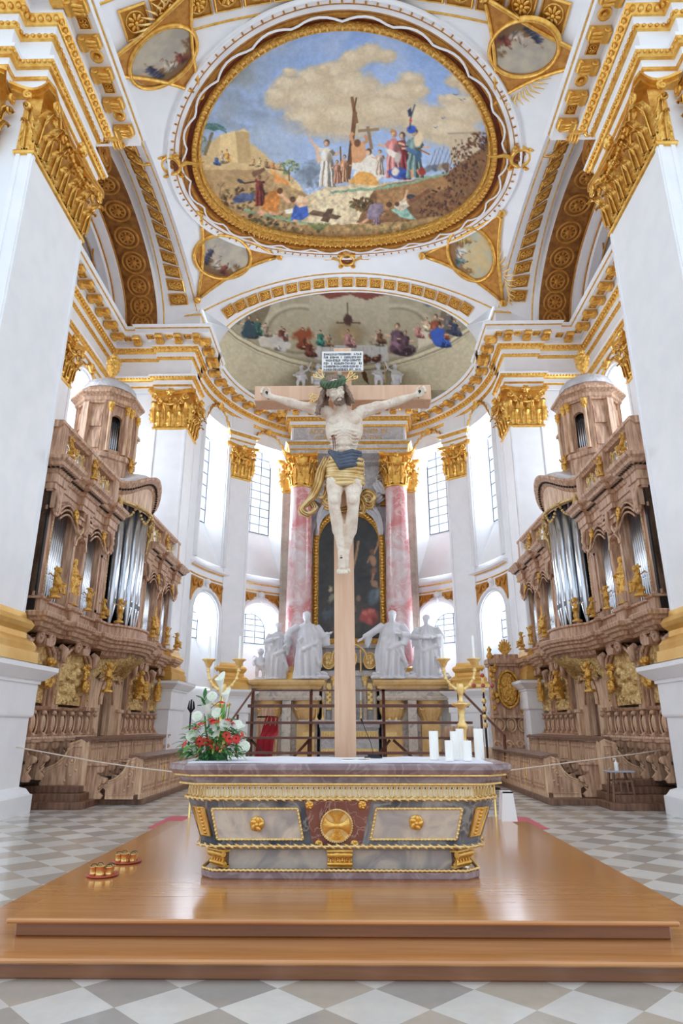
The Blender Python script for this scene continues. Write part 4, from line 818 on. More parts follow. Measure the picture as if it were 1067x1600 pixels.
# table cloths and diners
q.poly([(170, 190), (260, 210), (300, 250), (290, 268), (190, 250)], (196, 188, 172), .5); q.poly([(410, 248), (680, 248), (690, 310), (530, 326), (400, 300)], (186, 184, 178), .4); q.poly([(800, 200), (870, 180), (880, 230), (800, 262)], (200, 190, 168), .5)
for i in range(8): q.line([(430+32*i, 254), (424+32*i, 300)], 3, (158, 156, 150))
for a in [(140, 215, 84, (48, 62, 70), .3), (176, 205, 66, (44, 96, 84), .2), (212, 210, 52, (150, 130, 110), 0), (285, 262, 80, (186, 178, 166), -.1), (270, 228, 56, (88, 44, 34), .2), (352, 262, 84, (124, 60, 34), .1), (378, 288, 60, (92, 46, 36), 0), (420, 246, 60, (56, 112, 98), .2), (452, 248, 46, (150, 120, 90), .3), (530, 250, 66, (178, 128, 128), 0), (640, 246, 58, (172, 158, 136), .1), (654, 236, 52, (96, 64, 44), 0), (720, 282, 118, (98, 72, 84), .05), (752, 270, 80, (84, 60, 70), 0), (800, 214, 52, (180, 120, 110), .1), (834, 190, 54, (190, 166, 140), .1), (870, 228, 100, (132, 70, 44), 0), (884, 250, 84, (46, 78, 160), .1), (920, 200, 90, (96, 90, 88), 0), (940, 206, 60, (44, 54, 84), .2)]:
    q.fig(a[0], a[1]+6, a[2]*1.3, a[3], a[4], sit=True, hair=(70, 46, 34), robe2=None if a[0] % 3 else tuple(min(255, int(c*1.5)) for c in a[3]))
q.ell(258, 232, 50, 20, (180, 174, 164), 0, .4, .3); q.ell(280, 250, 30, 22, (196, 190, 180), 0, .4, .3); q.poly([(846, 196), (880, 176), (906, 190), (890, 252), (862, 240)], (52, 88, 172), .6); q.ell(148, 190, 40, 30, (44, 66, 76), -20, .4, .3); q.ell(355, 205, 46, 26, (134, 66, 36), 0, .4, .3)
q.ell(840, 90, 30, 8, (90, 96, 104), 0, .5, .3); q.ell(66, 130, 14, 34, (120, 50, 34), 20, .4, .3); q.ell(1000, 120, 16, 36, (150, 70, 44), -10, .4, .3)
for (x, y, rx, ry) in [(598, 300, 15, 22), (612, 302, 10, 14), (640, 302, 22, 14), (652, 292, 10, 12)]: q.ell(x, y, rx, ry, (74, 40, 28), 0, .3); q.ell(x-3, y-4, rx*.3, ry*.4, (170, 120, 80), 0, .5)
q.poly([(580, 340), (600, 350), (610, 400), (590, 380)], (96, 66, 40), .5)
p.c *= (1 + (fbm(p.h, p.w, 8, 3, 72)-.5)*.14)[..., None]; p.c = p.c*1.08 + 4
p.finish(12)
m = MB(); m.grid(lambda u, v: (-6.1*cos(PI*u)*cos(v*PI/2*.985) if False else -6.1*cos(PI*u)*1.0, 26.25 + 7.6*sin(PI*u)*cos(PI/2*v) if False else 0, 0), 2, 2)
m = MB()
def conch(u, v):   # u across (azimuth), v from the opening plane back to the rim
    th = PI*u          # angle in the opening plane
    ph = PI/2*v        # rotation from the opening to the horizontal
    x = -6.1*cos(th); rr = sin(th); return (x, 26.25 + 7.3*rr*sin(ph), 18.15 + 3.35*rr*cos(ph))
m.grid(conch, 300, 110)
paint_mesh(m, 'half_dome_painting', p, 'paint', None, None, 'painted half dome above the apse cornice showing people dining at a long table', 'painting')
# --- four corner medallions
def medallion(cx, cy, label, seed, cols, rot):
    c = Vector((cx, cy, S(cx, cy))); nn = Vector((-.0896*cx, -.037*(cy-YC), -1)).normalized()
    z = -nn; x = Vector((cos(rot), sin(rot), 0)); x = (x - z*x.dot(z)).normalized(); y = z.cross(x); T = Matrix((x, y, z)).transposed().to_4x4()
    t = empty('ceiling_medallion', label, 'medallion', c, 0, None); t.matrix_basis = Matrix.Translation(c) @ T @ Matrix.Scale(1.08 if cy > 18 else .9, 4)
    pp = Paint(0, 0, 100, 80, 2., cols[0]); r = np.random.default_rng(seed)
    pp.blend(np.clip((fbm(pp.h, pp.w, 30, 4, seed)-.4)*4, 0, 1)*.7, cols[1]); pp.poly([(0, 56), (30, 50), (70, 58), (100, 52), (100, 80), (0, 80)], cols[2], 1.)
    for i in range(3): pp.fig(28+18*i, 64+3*i, 36-4*i, cols[3+i], .2*(i-1), sit=i > 0)
    pp.foliage(84, 54, 10, 12, [cols[2]], 20, 4, seed); pp.finish(20)
    m = MB(); NA = 48; NR = 16
    m.v = [(0, 0, -.04)] + [(1.2*(j+1)/NR*cos(2*PI*i/NA), 0.9*(j+1)/NR*sin(2*PI*i/NA), -.04) for j in range(NR) for i in range(NA)]
    m.f = [(0, 1+i, 1+(i+1) % NA) for i in range(NA)] + [(1+j*NA+i, 1+(j+1)*NA+i, 1+(j+1)*NA+(i+1) % NA, 1+j*NA+(i+1) % NA) for j in range(NR-1) for i in range(NA)]; m.sm = [True]*len(m.f); m.mi = [0]*len(m.f)
    o = m.build('painted_oval', 'paint', t); me = o.data; P = np.array(m.v); cc = pp.at(np.stack([50 + P[:, 0]*39, 40 + P[:, 1]*42], 1))/255; cc = ((cc+.055)/1.055)**2.4
    a = me.color_attributes.new('paint', 'FLOAT_COLOR', 'POINT'); a.data.foreach_set('color', np.concatenate([cc, np.ones((len(cc), 1))], 1).ravel())
    f = MB(); f.band([(0, 0), (0, .12), (.06, .15), (.12, .1), (.14, 0)], [(Vector((1.2*cos(2*PI*i/48), 0.9*sin(2*PI*i/48), 0)), Vector((cos(2*PI*i/48), sin(2*PI*i/48), 0)), Vector((0, 0, -1))) for i in range(48)], closed=True); f.build('oval_rim', 'gold', t)
    # cartouche with three concave sides
    cp = []
    A3 = [Vector((-2.0, -1.35, 0)), Vector((2.1, -1.2, 0)), Vector((.1, 2.1, 0))]
    for i in range(3):
        a, b = A3[i], A3[(i+1) % 3]; d = (b-a).normalized(); q = Vector((-d.y, d.x, 0))
        for k in range(10): s_ = .05 + .9*k/9; cp.append(a.lerp(b, s_) + q*(.16*sin(PI*s_)))
    b = MB(); nb = 96; bd = []
    for i in range(nb): bd.append(Vector(cp[int(i*len(cp)/nb)]).lerp(Vector(cp[(int(i*len(cp)/nb)+1) % len(cp)]), (i*len(cp)/nb) % 1))
    an = sorted(bd, key=lambda q: math.atan2(q.y, q.x))
    b.grid(lambda u, v: (lambda q, a: Vector((1.16*cos(a), .87*sin(a), -.05)).lerp(Vector((q.x, q.y, -.05)), v))(an[int(u*(nb-.001)) % nb], math.atan2(an[int(u*(nb-.001)) % nb].y, an[int(u*(nb-.001)) % nb].x)), nb, 5, closeu=True); b.build('gilt_field', 'ochre', t)
    g = MB(); g.tube([Vector((p.x, p.y, -.06)) for p in cp + cp[:1]], .07, 6)
    for i in range(3): a = A3[i]; volute(g, a*1.0 + Vector((0, 0, -.1)), Vector((1, 0, 0)), Vector((0, 1, 0)), 1, .18); g.ell(a + Vector((0, 0, -.08)), (.16, .16, .08))
    g.build('gilt_scrollwork', 'gold', t)
    L_ = MB()
    for k in range(11):
        a = R(200 + 14*k) if cx < 0 else R(200 + 14*k); s0 = Vector((.2+.14*k, -1.1 - .03*k, -.03)); e = s0 + Vector((.55*cos(a)*(1 if k > 4 else 1), .5*sin(a), -.06))
        L_.tube([s0, s0.lerp(e, .5) + Vector((.08, .04, -.05)), e], [.02, .055, .01], 5, flat=.3)
    L_.build('palm_spray', 'goldf', t)
    MW = t.matrix_basis.copy(); MI = MW.inverted(); pc = c
    for ch in t.children:      # let every piece follow the curve of the vault
        for v in ch.data.vertices:
            w_ = MW @ v.co; pl_ = pc.z - (nn.x*(w_.x-pc.x) + nn.y*(w_.y-pc.y))/nn.z; w_.z += S(w_.x, w_.y) - pl_; v.co = MI @ w_
    return t
pal = [((196, 186, 164), (168, 160, 150), (126, 96, 62), (70, 72, 96), (190, 176, 160), (130, 60, 50)), ((214, 190, 140), (180, 196, 190), (150, 110, 70), (196, 160, 90), (222, 214, 200), (110, 140, 140))]
medallion(-5.3, 22.75, 'small oval ceiling painting of a dark figure near the arch end over the flower-side organ', 21, pal[0], R(45))
medallion(5.3, 22.75, 'small oval ceiling painting in ochre and green near the arch over the candle-side organ', 22, pal[1], R(70))
medallion(-5.35, 13.8, 'small oval ceiling painting of draperies by the arch overhead on the flower side', 23, pal[0], R(-20))
medallion(5.25, 13.75, 'small oval ceiling painting with dark figures by the arch overhead on the candle side', 24, pal[0], R(135))
# gilded cartouches on the frame's four sides
def cart(cx, cy, label):
    c = Vector((cx, cy, S(cx, cy)-.03)); t = empty('gilded_cartouche', label, 'cartouche', c); m = MB()
    m.band([(0, 0), (0, .12), (.06, .16), (.12, .1), (.14, 0)], [(Vector((.26*cos(2*PI*i/24), .3*sin(2*PI*i/24), 0)), Vector((cos(2*PI*i/24), sin(2*PI*i/24), 0)), Vector((0, 0, -1))) for i in range(24)], closed=True)
    for sx in (-1, 1):
        for sy in (-1, 1): volute(m, (sx*.3, sy*.38, -.1), (sx, 0, 0), (0, sy, 0), 1, .12)
        m.tube([(sx*.3, 0, -.08), (sx*.6, -.12, -.08), (sx*.95, -.02, -.05), (sx*1.2, -.1, -.03)], [.09, .07, .05, .015], 6)
    m.build('scroll_frame', 'gold', t); d = MB(); d.prism([(.27*cos(a*PI/12), .31*sin(a*PI/12)) for a in range(24)], -.04, -.02); d.build('red_field', 'brownred', t)
    h = MB(); h.ell((0, .05, -.06), (.1, .12, .05)); h.ell((0, -.12, -.05), (.15, .09, .04)); h.build('profile_relief', 'ochred', t)
cart(0, 24.2, 'gilded cartouche with red field above the middle of the far coffered arch')
cart(-6.15, 17.7, 'gilded cartouche on the flower-side rim of the oval ceiling frame'); cart(6.1, 17.6, 'gilded cartouche on the candle-side rim of the oval ceiling frame')
# ------------------------------------------------------------------ platform
def planks(name, c1, c2):
    m = mat(name, c1, .2, col2=c2, nscale=2.0, stretch=(.6, 9, 9), lo=.2, hi=.85, detail=7, coat=.6, spec=.6); return m
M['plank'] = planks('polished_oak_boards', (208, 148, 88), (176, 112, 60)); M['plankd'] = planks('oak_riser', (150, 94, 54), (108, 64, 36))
PT = empty('altar_platform', 'polished orange-brown wooden platform with two steps under the marble altar', 'platform', (.05, 8.4, 0))
def pl(b, n, mt='plank'): b.T = Matrix.Translation((-.05, -8.4, 0)); return b
def pbox(name, mt, *a, b=.012):
    m = MB(); m.T = Matrix.Translation((-.05, -8.4, 0)); m.bbox(*a, b); return m.build(name, mt, PT)
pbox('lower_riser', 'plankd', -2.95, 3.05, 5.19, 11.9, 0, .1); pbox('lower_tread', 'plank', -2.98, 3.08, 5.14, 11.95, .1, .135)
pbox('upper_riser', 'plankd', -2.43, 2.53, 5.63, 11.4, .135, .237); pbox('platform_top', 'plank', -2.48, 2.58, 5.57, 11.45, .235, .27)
m = MB(); m.T = Matrix.Translation((-.05, -8.4, 0))
for y0, y1, z in ((5.14, 5.63, .1352), (5.57, 11.4, .2702)): m.box(-1.0, -.996, y0+.02, y1, z-.001, z)
m.build('board_joint', 'dark', PT) if False else None
m = MB(); m.add([(-3.35, 12.1, .012), (3.45, 12.1, .012), (3.45, 13.6, .012), (-3.35, 13.6, .012), (-3.35, 12.1, 0), (3.45, 12.1, 0), (3.45, 13.6, 0), (-3.35, 13.6, 0)], [(0, 1, 2, 3), (0, 4, 5, 1), (1, 5, 6, 2), (3, 2, 6, 7), (0, 3, 7, 4)])
m.build('floor_carpet', 'redcloth', label='faded red carpet on the stone floor behind the platform', cat='carpet')
m = MB(); m.prism([(0, 0), (.24, 0), (.2, .42), (.04, .42)], 0, .02, 'y'); m.T = Matrix.Translation((0, .22, 0)) @ Matrix.Rotation(0, 4, 'X'); m.prism([(0, 0), (.24, 0), (.2, .42), (.04, .42)], 0, .02, 'y'); m.T = None; m.box(.04, .2, 0, .24, .4, .42)
o = m.build('folding_floor_sign', 'white2', label='small white folding sign on the platform behind the candle end of altar', cat='sign'); o.location = (2.42, 10.9, .27)

# ------------------------------------------------------------------ altar
AX, AY = .02, 7.42
AT = empty('altar', 'marble altar with gilded fretwork, onyx panels and a round cross medallion', 'altar', (AX, AY, .27))
def octo(hx, hy, c): return [(-hx+c, -hy), (hx-c, -hy), (hx, -hy+c), (hx, hy-c), (hx-c, hy), (-hx+c, hy), (-hx, hy-c), (-hx, -hy+c)]
def loft(m, secs, cap=True):      # (hx, hy, c, z)
    vs = [(x, y, z-.27) for hx, hy, c, z in secs for x, y in octo(hx, hy, c)]; k = len(secs)
    m.add(vs, [(j*8+i, j*8+(i+1) % 8, (j+1)*8+(i+1) % 8, (j+1)*8+i) for j in range(k-1) for i in range(8)], False)
    if cap: m.add(vs[:8], [list(range(8))[::-1]]); m.add(vs[-8:], [list(range(8))])
    return m
def rope(m, hx, hy, c, z, r=.013, tw=.045, only=None):
    P = octo(hx, hy, c)
    for i in range(8):
        if only is not None and i not in only: continue
        a, b = Vector(P[i]), Vector(P[(i+1) % 8]); d = (b-a); n = max(1, int(d.length/tw)); an = math.atan2(d.y, d.x)
        m.tube([(*a, z-.27), (*b, z-.27)], r*.75, 6)
        for k in range(n): p = a.lerp(b, (k+.5)/n); m.ell((p.x, p.y, z-.27), (tw*.62, r*1.05, r*.85), (0, .5, an), 6, 4)
A_ = lambda nm, mt, secs: loft(MB(), secs).build(nm, mt, AT)
A_('base_slab', 'apurple', [(1.335, .52, .14, .27), (1.345, .53, .14, .285), (1.345, .53, .14, .335), (1.32, .505, .14, .345)])
A_('base_plinth', 'alight', [(1.2, .4, .12, .345), (1.2, .4, .12, .52)])
A_('lower_cornice', 'agrey', [(1.3, .49, .13, .52), (1.38, .55, .14, .545), (1.4, .57, .15, .575)])
BT, BB = (1.535, .585, .235, .975), (1.385, .50, .20, .575)
A_('body', 'agrey', [BB, BT])
A_('fret_band', 'cream', [(1.525, .575, .23, .975), (1.525, .575, .23, 1.105)])
A_('under_slab', 'apurple', [(1.55, .6, .23, 1.105), (1.6, .63, .22, 1.125), (1.62, .64, .2, 1.19)])
A_('table_slab', 'apurple', [(1.63, .65, .2, 1.195), (1.67, .68, .2, 1.21), (1.7, .71, .2, 1.25), (1.7, .71, .2, 1.29), (1.68, .69, .2, 1.305)])
g = MB(); rope(g, 1.34, .53, .14, .352); rope(g, 1.395, .565, .15, .563, .014, .08); rope(g, 1.56, .6, .24, .982, .014, .08); rope(g, 1.56, .61, .235, 1.112, .016, .035)
for z, hx, hy in ((1.197, 1.645, .665), (1.118, 1.6, .64)): P = octo(hx, hy, .2); [g.tube([(*P[i], z-.27), (*P[(i+1) % 8], z-.27)], .012, 6) for i in range(8)]
g.build('gilded_rope_moulding', 'goldf', AT)
g = MB(); P = octo(1.527, .577, .23)       # meander of the fretwork
for i in range(8):
    a, b = Vector(P[i]), Vector(P[(i+1) % 8]); d = (b-a).normalized(); L_ = (b-a).length; n = Vector((d.y, -d.x)); k = max(2, round(L_/.052)); w_ = L_/k; an = math.atan2(d.y, d.x)
    def bar(s0, s1, z0, z1):
        p0, p1 = a+d*s0, a+d*s1; o_ = n*.008
        g.add([(*p0, z0-.27), (*p1, z0-.27), (*p1, z1-.27), (*p0, z1-.27), (*(p0+o_), z0-.27), (*(p1+o_), z0-.27), (*(p1+o_), z1-.27), (*(p0+o_), z1-.27)], [(4, 5, 6, 7), (0, 1, 5, 4), (1, 2, 6, 5), (2, 3, 7, 6), (3, 0, 4, 7)])
    for j in range(k):
        s = j*w_; bar(s+w_*.0, s+w_*.17, 1.0, 1.085); bar(s, s+w_*.5, 1.07, 1.085); bar(s+w_*.42, s+w_*.58, 1.0, 1.085); bar(s+w_*.5, s+w_, .995, 1.01)
    bar(0, L_, .986, .992); bar(0, L_, 1.09, 1.097)
g.build('greek_key_fretwork', 'goldf', AT)
def AF(x, y):      # measured point on the sloping front face, local to the altar
    Yv = 6.9
    for _ in range(6): p = PY(x, y, Yv); u = (p.z-.575)/.4; Yv = AY - (.5 + .085*u)
    return Vector((p.x-AX, p.y-AY, p.z-.27))
NF = Vector((0, -.4, -.085)).normalized()
def plate(m, pts, t0, t1):
    v = [p + NF*t0 for p in pts] + [p + NF*t1 for p in pts]; n = len(pts); m.add(v, [list(range(n, 2*n))] + [(i, (i+1) % n, n+(i+1) % n, n+i) for i in range(n)])
def ropeframe(m, pts, r=.011, tw=.035):
    for i in range(len(pts)):
        a, b = pts[i] + NF*.008, pts[(i+1) % len(pts)] + NF*.008; d = b-a; n = max(1, int(d.length/tw)); m.tube([a, b], r, 6)
        an = math.atan2(d.z, d.x)
        for k in range(n): m.ell(a.lerp(b, (k+.5)/n) + NF*.004, (tw*.5, r, r*1.1), (0, -an+.6, 0), 6, 4)
for px in ([(331, 1263), (465, 1263), (473.5, 1311), (340, 1311)], [(588, 1263), (722, 1263), (713, 1311), (579, 1311)]):
    pts = [AF(*q) for q in px][::-1]; m = MB(); plate(m, pts, 0, .006); o = m.build('onyx_panel', 'alight', AT); g = MB(); ropeframe(g, pts, .011); g.build('rope_frame', 'goldf', o)
m = MB(); plate(m, [AF(*q) for q in [(475, 1250), (580, 1250), (563, 1327), (490, 1327)]][::-1], 0, .012); m.build('red_marble_panel', 'ared', AT)
def facing(o, p, off=.0): z = NF; x = Vector((1, 0, 0)); y = z.cross(x); o.matrix_basis = Matrix.Translation(p + NF*off) @ Matrix((x, y, z)).transposed().to_4x4()
m = MB(); m.lathe([(0, 0), (.155, 0), (.158, .012), (.15, .02), (.14, .012), (.13, .012), (0, .012)], n=40, cap=False)
for i in range(44): a = 2*PI*i/44; m.ell((.153*cos(a), .153*sin(a), .014), (.009, .009, .009), None, 5, 4)
md = m.build('cross_medallion', 'goldf', AT); facing(md, AF(526, 1289), .012)
g = MB()
for k in range(4):     # four flaring arms
    T = Matrix.Rotation(k*PI/2, 4, 'Z'); g.T = T; g.grid(lambda u, v: ((.018 + .048*v*v)*(2*u-1)*1.25, .02 + .108*v - .012*v*(2*u-1)**2, .018 + .012*(1-(2*u-1)**2)), 6, 6)
g.T = None; g.ell((0, 0, .022), (.028, .028, .014), None, 10, 6); g.build('flared_cross', 'gold', md)
rm = MB()
for a in range(5): t = 2*PI*a/5; rm.ell((.022*cos(t), .022*sin(t), .01), (.022, .013, .012), (0, 0, t+.5), 8, 5)
rm.ell((0, 0, .018), (.012, .012, .01), None, 8, 5); rm.lathe([(.04, 0), (.038, .008), (.02, .004)], n=14, cap=False); rme = mesh_of(rm, 'rosette', ['gold'])
for (x, y, s_) in [(483.5, 1257, 1.0), (566, 1257, 1.0), (498, 1318.5, 1.0), (553.5, 1318.5, 1.0), (402, 1286, 1.75), (650, 1284, 1.75)]: o = put('rosette', rme, AT); facing(o, AF(x, y), .012); o.scale = (s_,)*3
for sg in (-1, 1):     # small gilt panels on the chamfers, brackets underneath
    def cf(u, v): # u across the chamfer 0..1, v up
        hx = 1.385+.15*v; hy = .5+.085*v; c = .2+.035*v; a = Vector((-hx+c, -hy, .305+.4*v)); b = Vector((-hx, -hy+c, .305+.4*v)); p = a.lerp(b, u); n = Vector((-.7, -.7, -.15)).normalized(); p += n*.008; p.x *= -sg; return p
    m = MB(); q = [cf(.2, .8), cf(.8, .8), cf(.8, .16), cf(.2, .16)]; m.add(q, [(0, 1, 2, 3)]); o = m.build('gilt_corner_panel', 'goldf', AT)
    g = MB(); g.tube(q + q[:1], .012, 6)
    for i in range(8): g.ell(cf(.5, .22+.08*i), (.025, .025, .018), None, 6, 4)
    g.build('leaf_trim', 'gold', o)
def bracket(x, y, rz):
    b = MB(); b.grid(lambda u, v: (-.115+.23*u, -.0-.055*sin(PI*.5*v)-.03*sin(PI*v*2)**2, .02+.12*v), 6, 10)
    for k in range(5): b.tube([(-.09+.045*k, -.012-.06*sin(PI*.5*v/6)-.03*sin(PI*v/3)**2, .02+.12*v/6) for v in range(7)], .013, 6)
    for z, r in ((.035, .022), (.12, .03)): b.tube([(-.12, -.045-(z*.25), z), (.12, -.045-(z*.25), z)], r, 8)
    b.box(-.125, .125, -.09, .0, .14, .16); b.box(-.12, .12, -.05, 0, 0, .02)
    o = b.build('scroll_bracket', 'gold', AT); o.location = (x, y, .09); o.rotation_euler = (0, 0, rz)
bracket(0, -.4, 0); bracket(-1.15, -.36, -R(45)); bracket(1.15, -.36, R(45)); bracket(-1.2, .25, -PI/2); bracket(1.2, .25, PI/2)
# cloth
def wav(x): return .012*sin(9*x+1)+.008*sin(23*x)
m = MB(); m.grid(lambda u, v: (-1.5+3.0*u, -.62 + 1.26*v + (wav(u*3) if v < .05 else 0), .008 + .0025*sin(u*40)*sin(v*17) + .004*sin(u*11+v*5)), 80, 20)
m.grid(lambda u, v: (-1.5+3.0*u, -.62 + (wav(u*3)), .008 + .0025*sin(u*40)*0 + .004*sin(u*11) - .008*v), 80, 1)
o = m.build('altar_cloth', 'linen', label='white linen cloth lying over the top of the marble altar', cat='altar cloth'); o.location = (AX, AY, 1.305)
ZT = 1.318
m = MB(); m.grid(lambda u, v: (-.15+.3*u, -.1+.2*v, .01+.012*abs(2*u-1)**.5), 12, 4); m.box(-.15, .15, -.1, .1, 0, .01); o = m.build('open_book', 'candle', label='thin open white booklet lying flat near the middle of altar cloth', cat='book'); o.location = tuple(PZ(556, 1187.5, ZT)); o.location.z = ZT-.004
# candles
def candle(px0, px1, ytop, ybot, label, yy=None):
    c = PZ((px0+px1)/2, ybot, ZT); r = (px1-px0)/2/FPX*((c.y)*cos(PITCH)+(ZT-CAMH)*sin(PITCH)); c.y += r*.6; top = PY((px0+px1)/2, ytop, c.y).z
    t = empty('pillar_candle', label, 'candle', (c.x, c.y, ZT-.004), 0, None); h = top-ZT; m = MB(); m.lathe([(r*.97, 0), (r, .01), (r, h-.008), (r*.96, h), (r*.8, h-.004), (r*.25, h-.012), (0, h-.014)], n=24, cap=False); m.build('wax_body', 'candle', t)
    w = MB(); w.tube([(0, 0, h-.014), (.002, 0, h+.006), (.006, 0, h+.014)], .0025, 5); w.build('wick', 'iron', t)
candle(672, 686.5, 1141.5, 1186.8, 'tall white pillar candle standing apart between the microphone and the candle cluster'); candle(696.5, 709.5, 1156, 1188.3, 'short white pillar candle at the microphone side of the cluster')
candle(705.5, 719, 1142, 1187, 'tall white pillar candle just behind the microphone-side short one'); candle(714.5, 727, 1138, 1184.6, 'tallest white pillar candle at the back of the cluster')
candle(724.5, 738.5, 1156.5, 1188.3, 'short white pillar candle in front of the gold candelabrum'); candle(743, 758, 1138, 1186, 'tall white pillar candle, standing at the altar corner end of the cluster')
# microphone
b = PZ(583, 1183.5, ZT); t = empty('gooseneck_microphone', 'black gooseneck microphone on a flat desk base on the altar cloth', 'microphone', (b.x, b.y, ZT-.004))
m = MB(); m.prism([(-.1, -.06), (.1, -.06), (.08, .06), (-.08, .06)], 0, .012); m.prism([(-.06, -.04), (.06, -.04), (.045, .04), (-.045, .04)], .012, .04); m.build('base', 'iron', t)
pts = [PY(*q, b.y) - Vector((b.x, b.y, ZT)) for q in [(583, 1182), (582, 1172), (579, 1160), (572, 1143), (567, 1130)]]; m = MB(); m.tube(pts, .0045, 6); m.build('gooseneck', 'iron', t)
m = MB(); q = pts[-1]; m.tube([q, q + (q-pts[-2]).normalized()*.06], [.01, .013], 8); m.build('capsule', 'iron', t)

# ------------------------------------------------------------------ flower arrangement
M['leaf'] = mat('green_leaf', (74, 140, 62), .45, col2=(44, 104, 46), nscale=14); M['leafl'] = mat('light_leaf', (126, 178, 72), .45, col2=(84, 146, 60), nscale=14); M['leafd'] = mat('dark_leaf', (38, 88, 52), .45, col2=(58, 112, 66), nscale=14)
M['petalw'] = mat('white_petal', (250, 250, 246), .6, col2=(236, 242, 228), nscale=30); M['petalr'] = mat('red_petal', (216, 44, 40), .55, col2=(232, 74, 58), nscale=30); M['petalc'] = mat('dark_flower_centre', (84, 26, 30), .7); M['berry'] = mat('yellow_green_spadix', (222, 200, 80), .6)
fc = PZ(332, 1187, ZT); FA = empty('flower_arrangement', 'red and white flower arrangement with lilies, roses and gerberas on the altar', 'flower arrangement', (fc.x, fc.y+.02, ZT-.004)); FY = fc.y + .02
rf = random.Random(4)
def fpt(x, y, dy=0): return PY(x, y, FY+dy) - Vector((fc.x, FY, ZT-.004))
def zf(x0, y0): return 260 + x0*.1312, 1040 + y0*.1312
def aim(m, p, d, s=1.):
    z = Vector(d).normalized(); x = z.orthogonal().normalized(); y = z.cross(x); m.T = Matrix.Translation(p) @ Matrix((x, y, z)).transposed().to_4x4() @ Matrix.Scale(s, 4)
def gerbera(zx, zy, r, tilt=(0, -1, .25), dy=-.1):
    p = fpt(*zf(zx, zy), dy); m = MB(); aim(m, p, tilt, r/.05)
    for k in range(2):
        for i in range(18):
            a = 2*PI*(i+.5*k)/18 + rf.random()*.1; L = .05 - .012*k; c = Vector((cos(a), sin(a), 0)); s = Vector((-sin(a), cos(a), 0))
            m.grid(lambda u, v: c*(.01+L*v) + s*((u-.5)*.014*(sin(PI*min(1, v*.8+.2))+.2)) + Vector((0, 0, .004+.006*k-.010*v*v)), 2, 4)
    m.lathe([(.013, .006), (.012, .011), (0, .012)], n=12); m.T = None; o = m.build('gerbera_flower', 'petalr', FA)
    c = MB(); aim(c, p, tilt, r/.05); c.ell((0, 0, .012), (.011, .011, .006), None, 10, 6); c.T = None; c.build('flower_centre', 'petalc', o)
def rose(zx, zy, r, dy=-.08, d=None):
    p = fpt(*zf(zx, zy), dy); m = MB(); aim(m, p, d or (rf.uniform(-.4, .4), -1, .5), r/.05)
    for ring_, (k, R_, h, op) in enumerate(((5, .012, .05, .1), (6, .024, .048, .25), (7, .036, .042, .5), (8, .046, .032, .85))):
        for i in range(k):
            a = 2*PI*i/k + ring_*.5
            def f(u, v, a=a, R_=R_, h=h, op=op, k=k): b = a + (u-.5)*2*PI/k*1.35; rr = R_*(.35+.65*v**.6) + op*.012*v**3; return (rr*cos(b), rr*sin(b), -.02 + h*v*(1-.12*(2*u-1)**2))
            m.grid(f, 5, 5)
    m.ell((0, 0, -.012), (.036, .036, .022), None, 10, 6); m.T = None; m.build('white_rose', 'petalw', FA)
def lily(zx, zy, ln, w, d, dy=-.05):     # zx, zy = mouth
    p = fpt(*zf(zx, zy), dy); d = Vector(d).normalized(); m = MB(); aim(m, p - d*ln, d, 1)
    def f(u, v): a = 2*PI*u; r = .008 + (w-.008)*v**1.6*(1 + .0*cos(a)); z = ln*v*(1 + .28*max(0, cos(a))*v**2); return (r*cos(a)*(1+.3*v*v), r*sin(a), z)
    m.grid(f, 16, 10, closeu=True); m.T = None; o = m.build('calla_lily', 'petalw', FA)
    c = MB(); c.tube([p - d*ln*.8, p - d*ln*.2], [.006, .005], 6); c.build('spadix', 'berry', o)
    s = MB(); q = p - d*ln; s.tube([q, q.lerp(Vector((q.x*.4, 0, .1)), .5) + Vector((0, 0, -.02)), Vector((q.x*.3, 0, .05))], .006, 6); s.build('stem', 'leafl', o)
for a in [(395, 905, .052), (570, 975, .05), (832, 870, .045), (715, 828, .044)]: gerbera(*a)
for a in [(490, 905, .045, (.1, -.6, -.1)), (740, 880, .045, (.3, -.4, .5)), (730, 935, .035, (.2, -.3, -.4)), (412, 690, .044, (-.1, -.25, .9)), (350, 742, .042, (-.3, -.2, .9)), (575, 665, .05, (.1, -.4, .8)), (530, 640, .04, (-.3, -.2, .8)), (660, 438, .038, (.1, -.2, 1)), (730, 642, .036, (.2, -.2, 1)), (210, 935, .045, (-.7, -.4, .4)), (905, 820, .03, (.8, -.3, .3)), (790, 680, .03, (.3, -.1, 1)), (690, 985, .02, (.1, -1, 0))]: gerbera(a[0], a[1], a[2], a[3])
for a in [(278, 1032, .062), (308, 845, .062), (555, 782, .062), (695, 710, .062), (605, 565, .052), (365, 605, .05), (545, 368, .05), (925, 975, .06), (850, 705, .045)]: rose(*a)
lily(640, 150, .2, .05, (-.05, -.5, 1)); lily(708, 330, .2, .042, (.08, -.35, 1)); lily(480, 445, .24, .05, (-.25, -.4, 1)); lily(890, 720, .1, .03, (.6, -.3, .7))
def blade(m, p, d, L, w, droop=.3):
    p = Vector(p); d = Vector(d).normalized(); s = d.cross(Vector((0, -.3, 1))).normalized()
    m.grid(lambda u, v: p + d*L*v - Vector((0, 0, droop*L*v*v)) + s*((u-.5)*w*sin(PI*(v*.9+.06))) + Vector((0, 0, abs(u-.5)*w*.3)), 2, 7)
fol = MB()
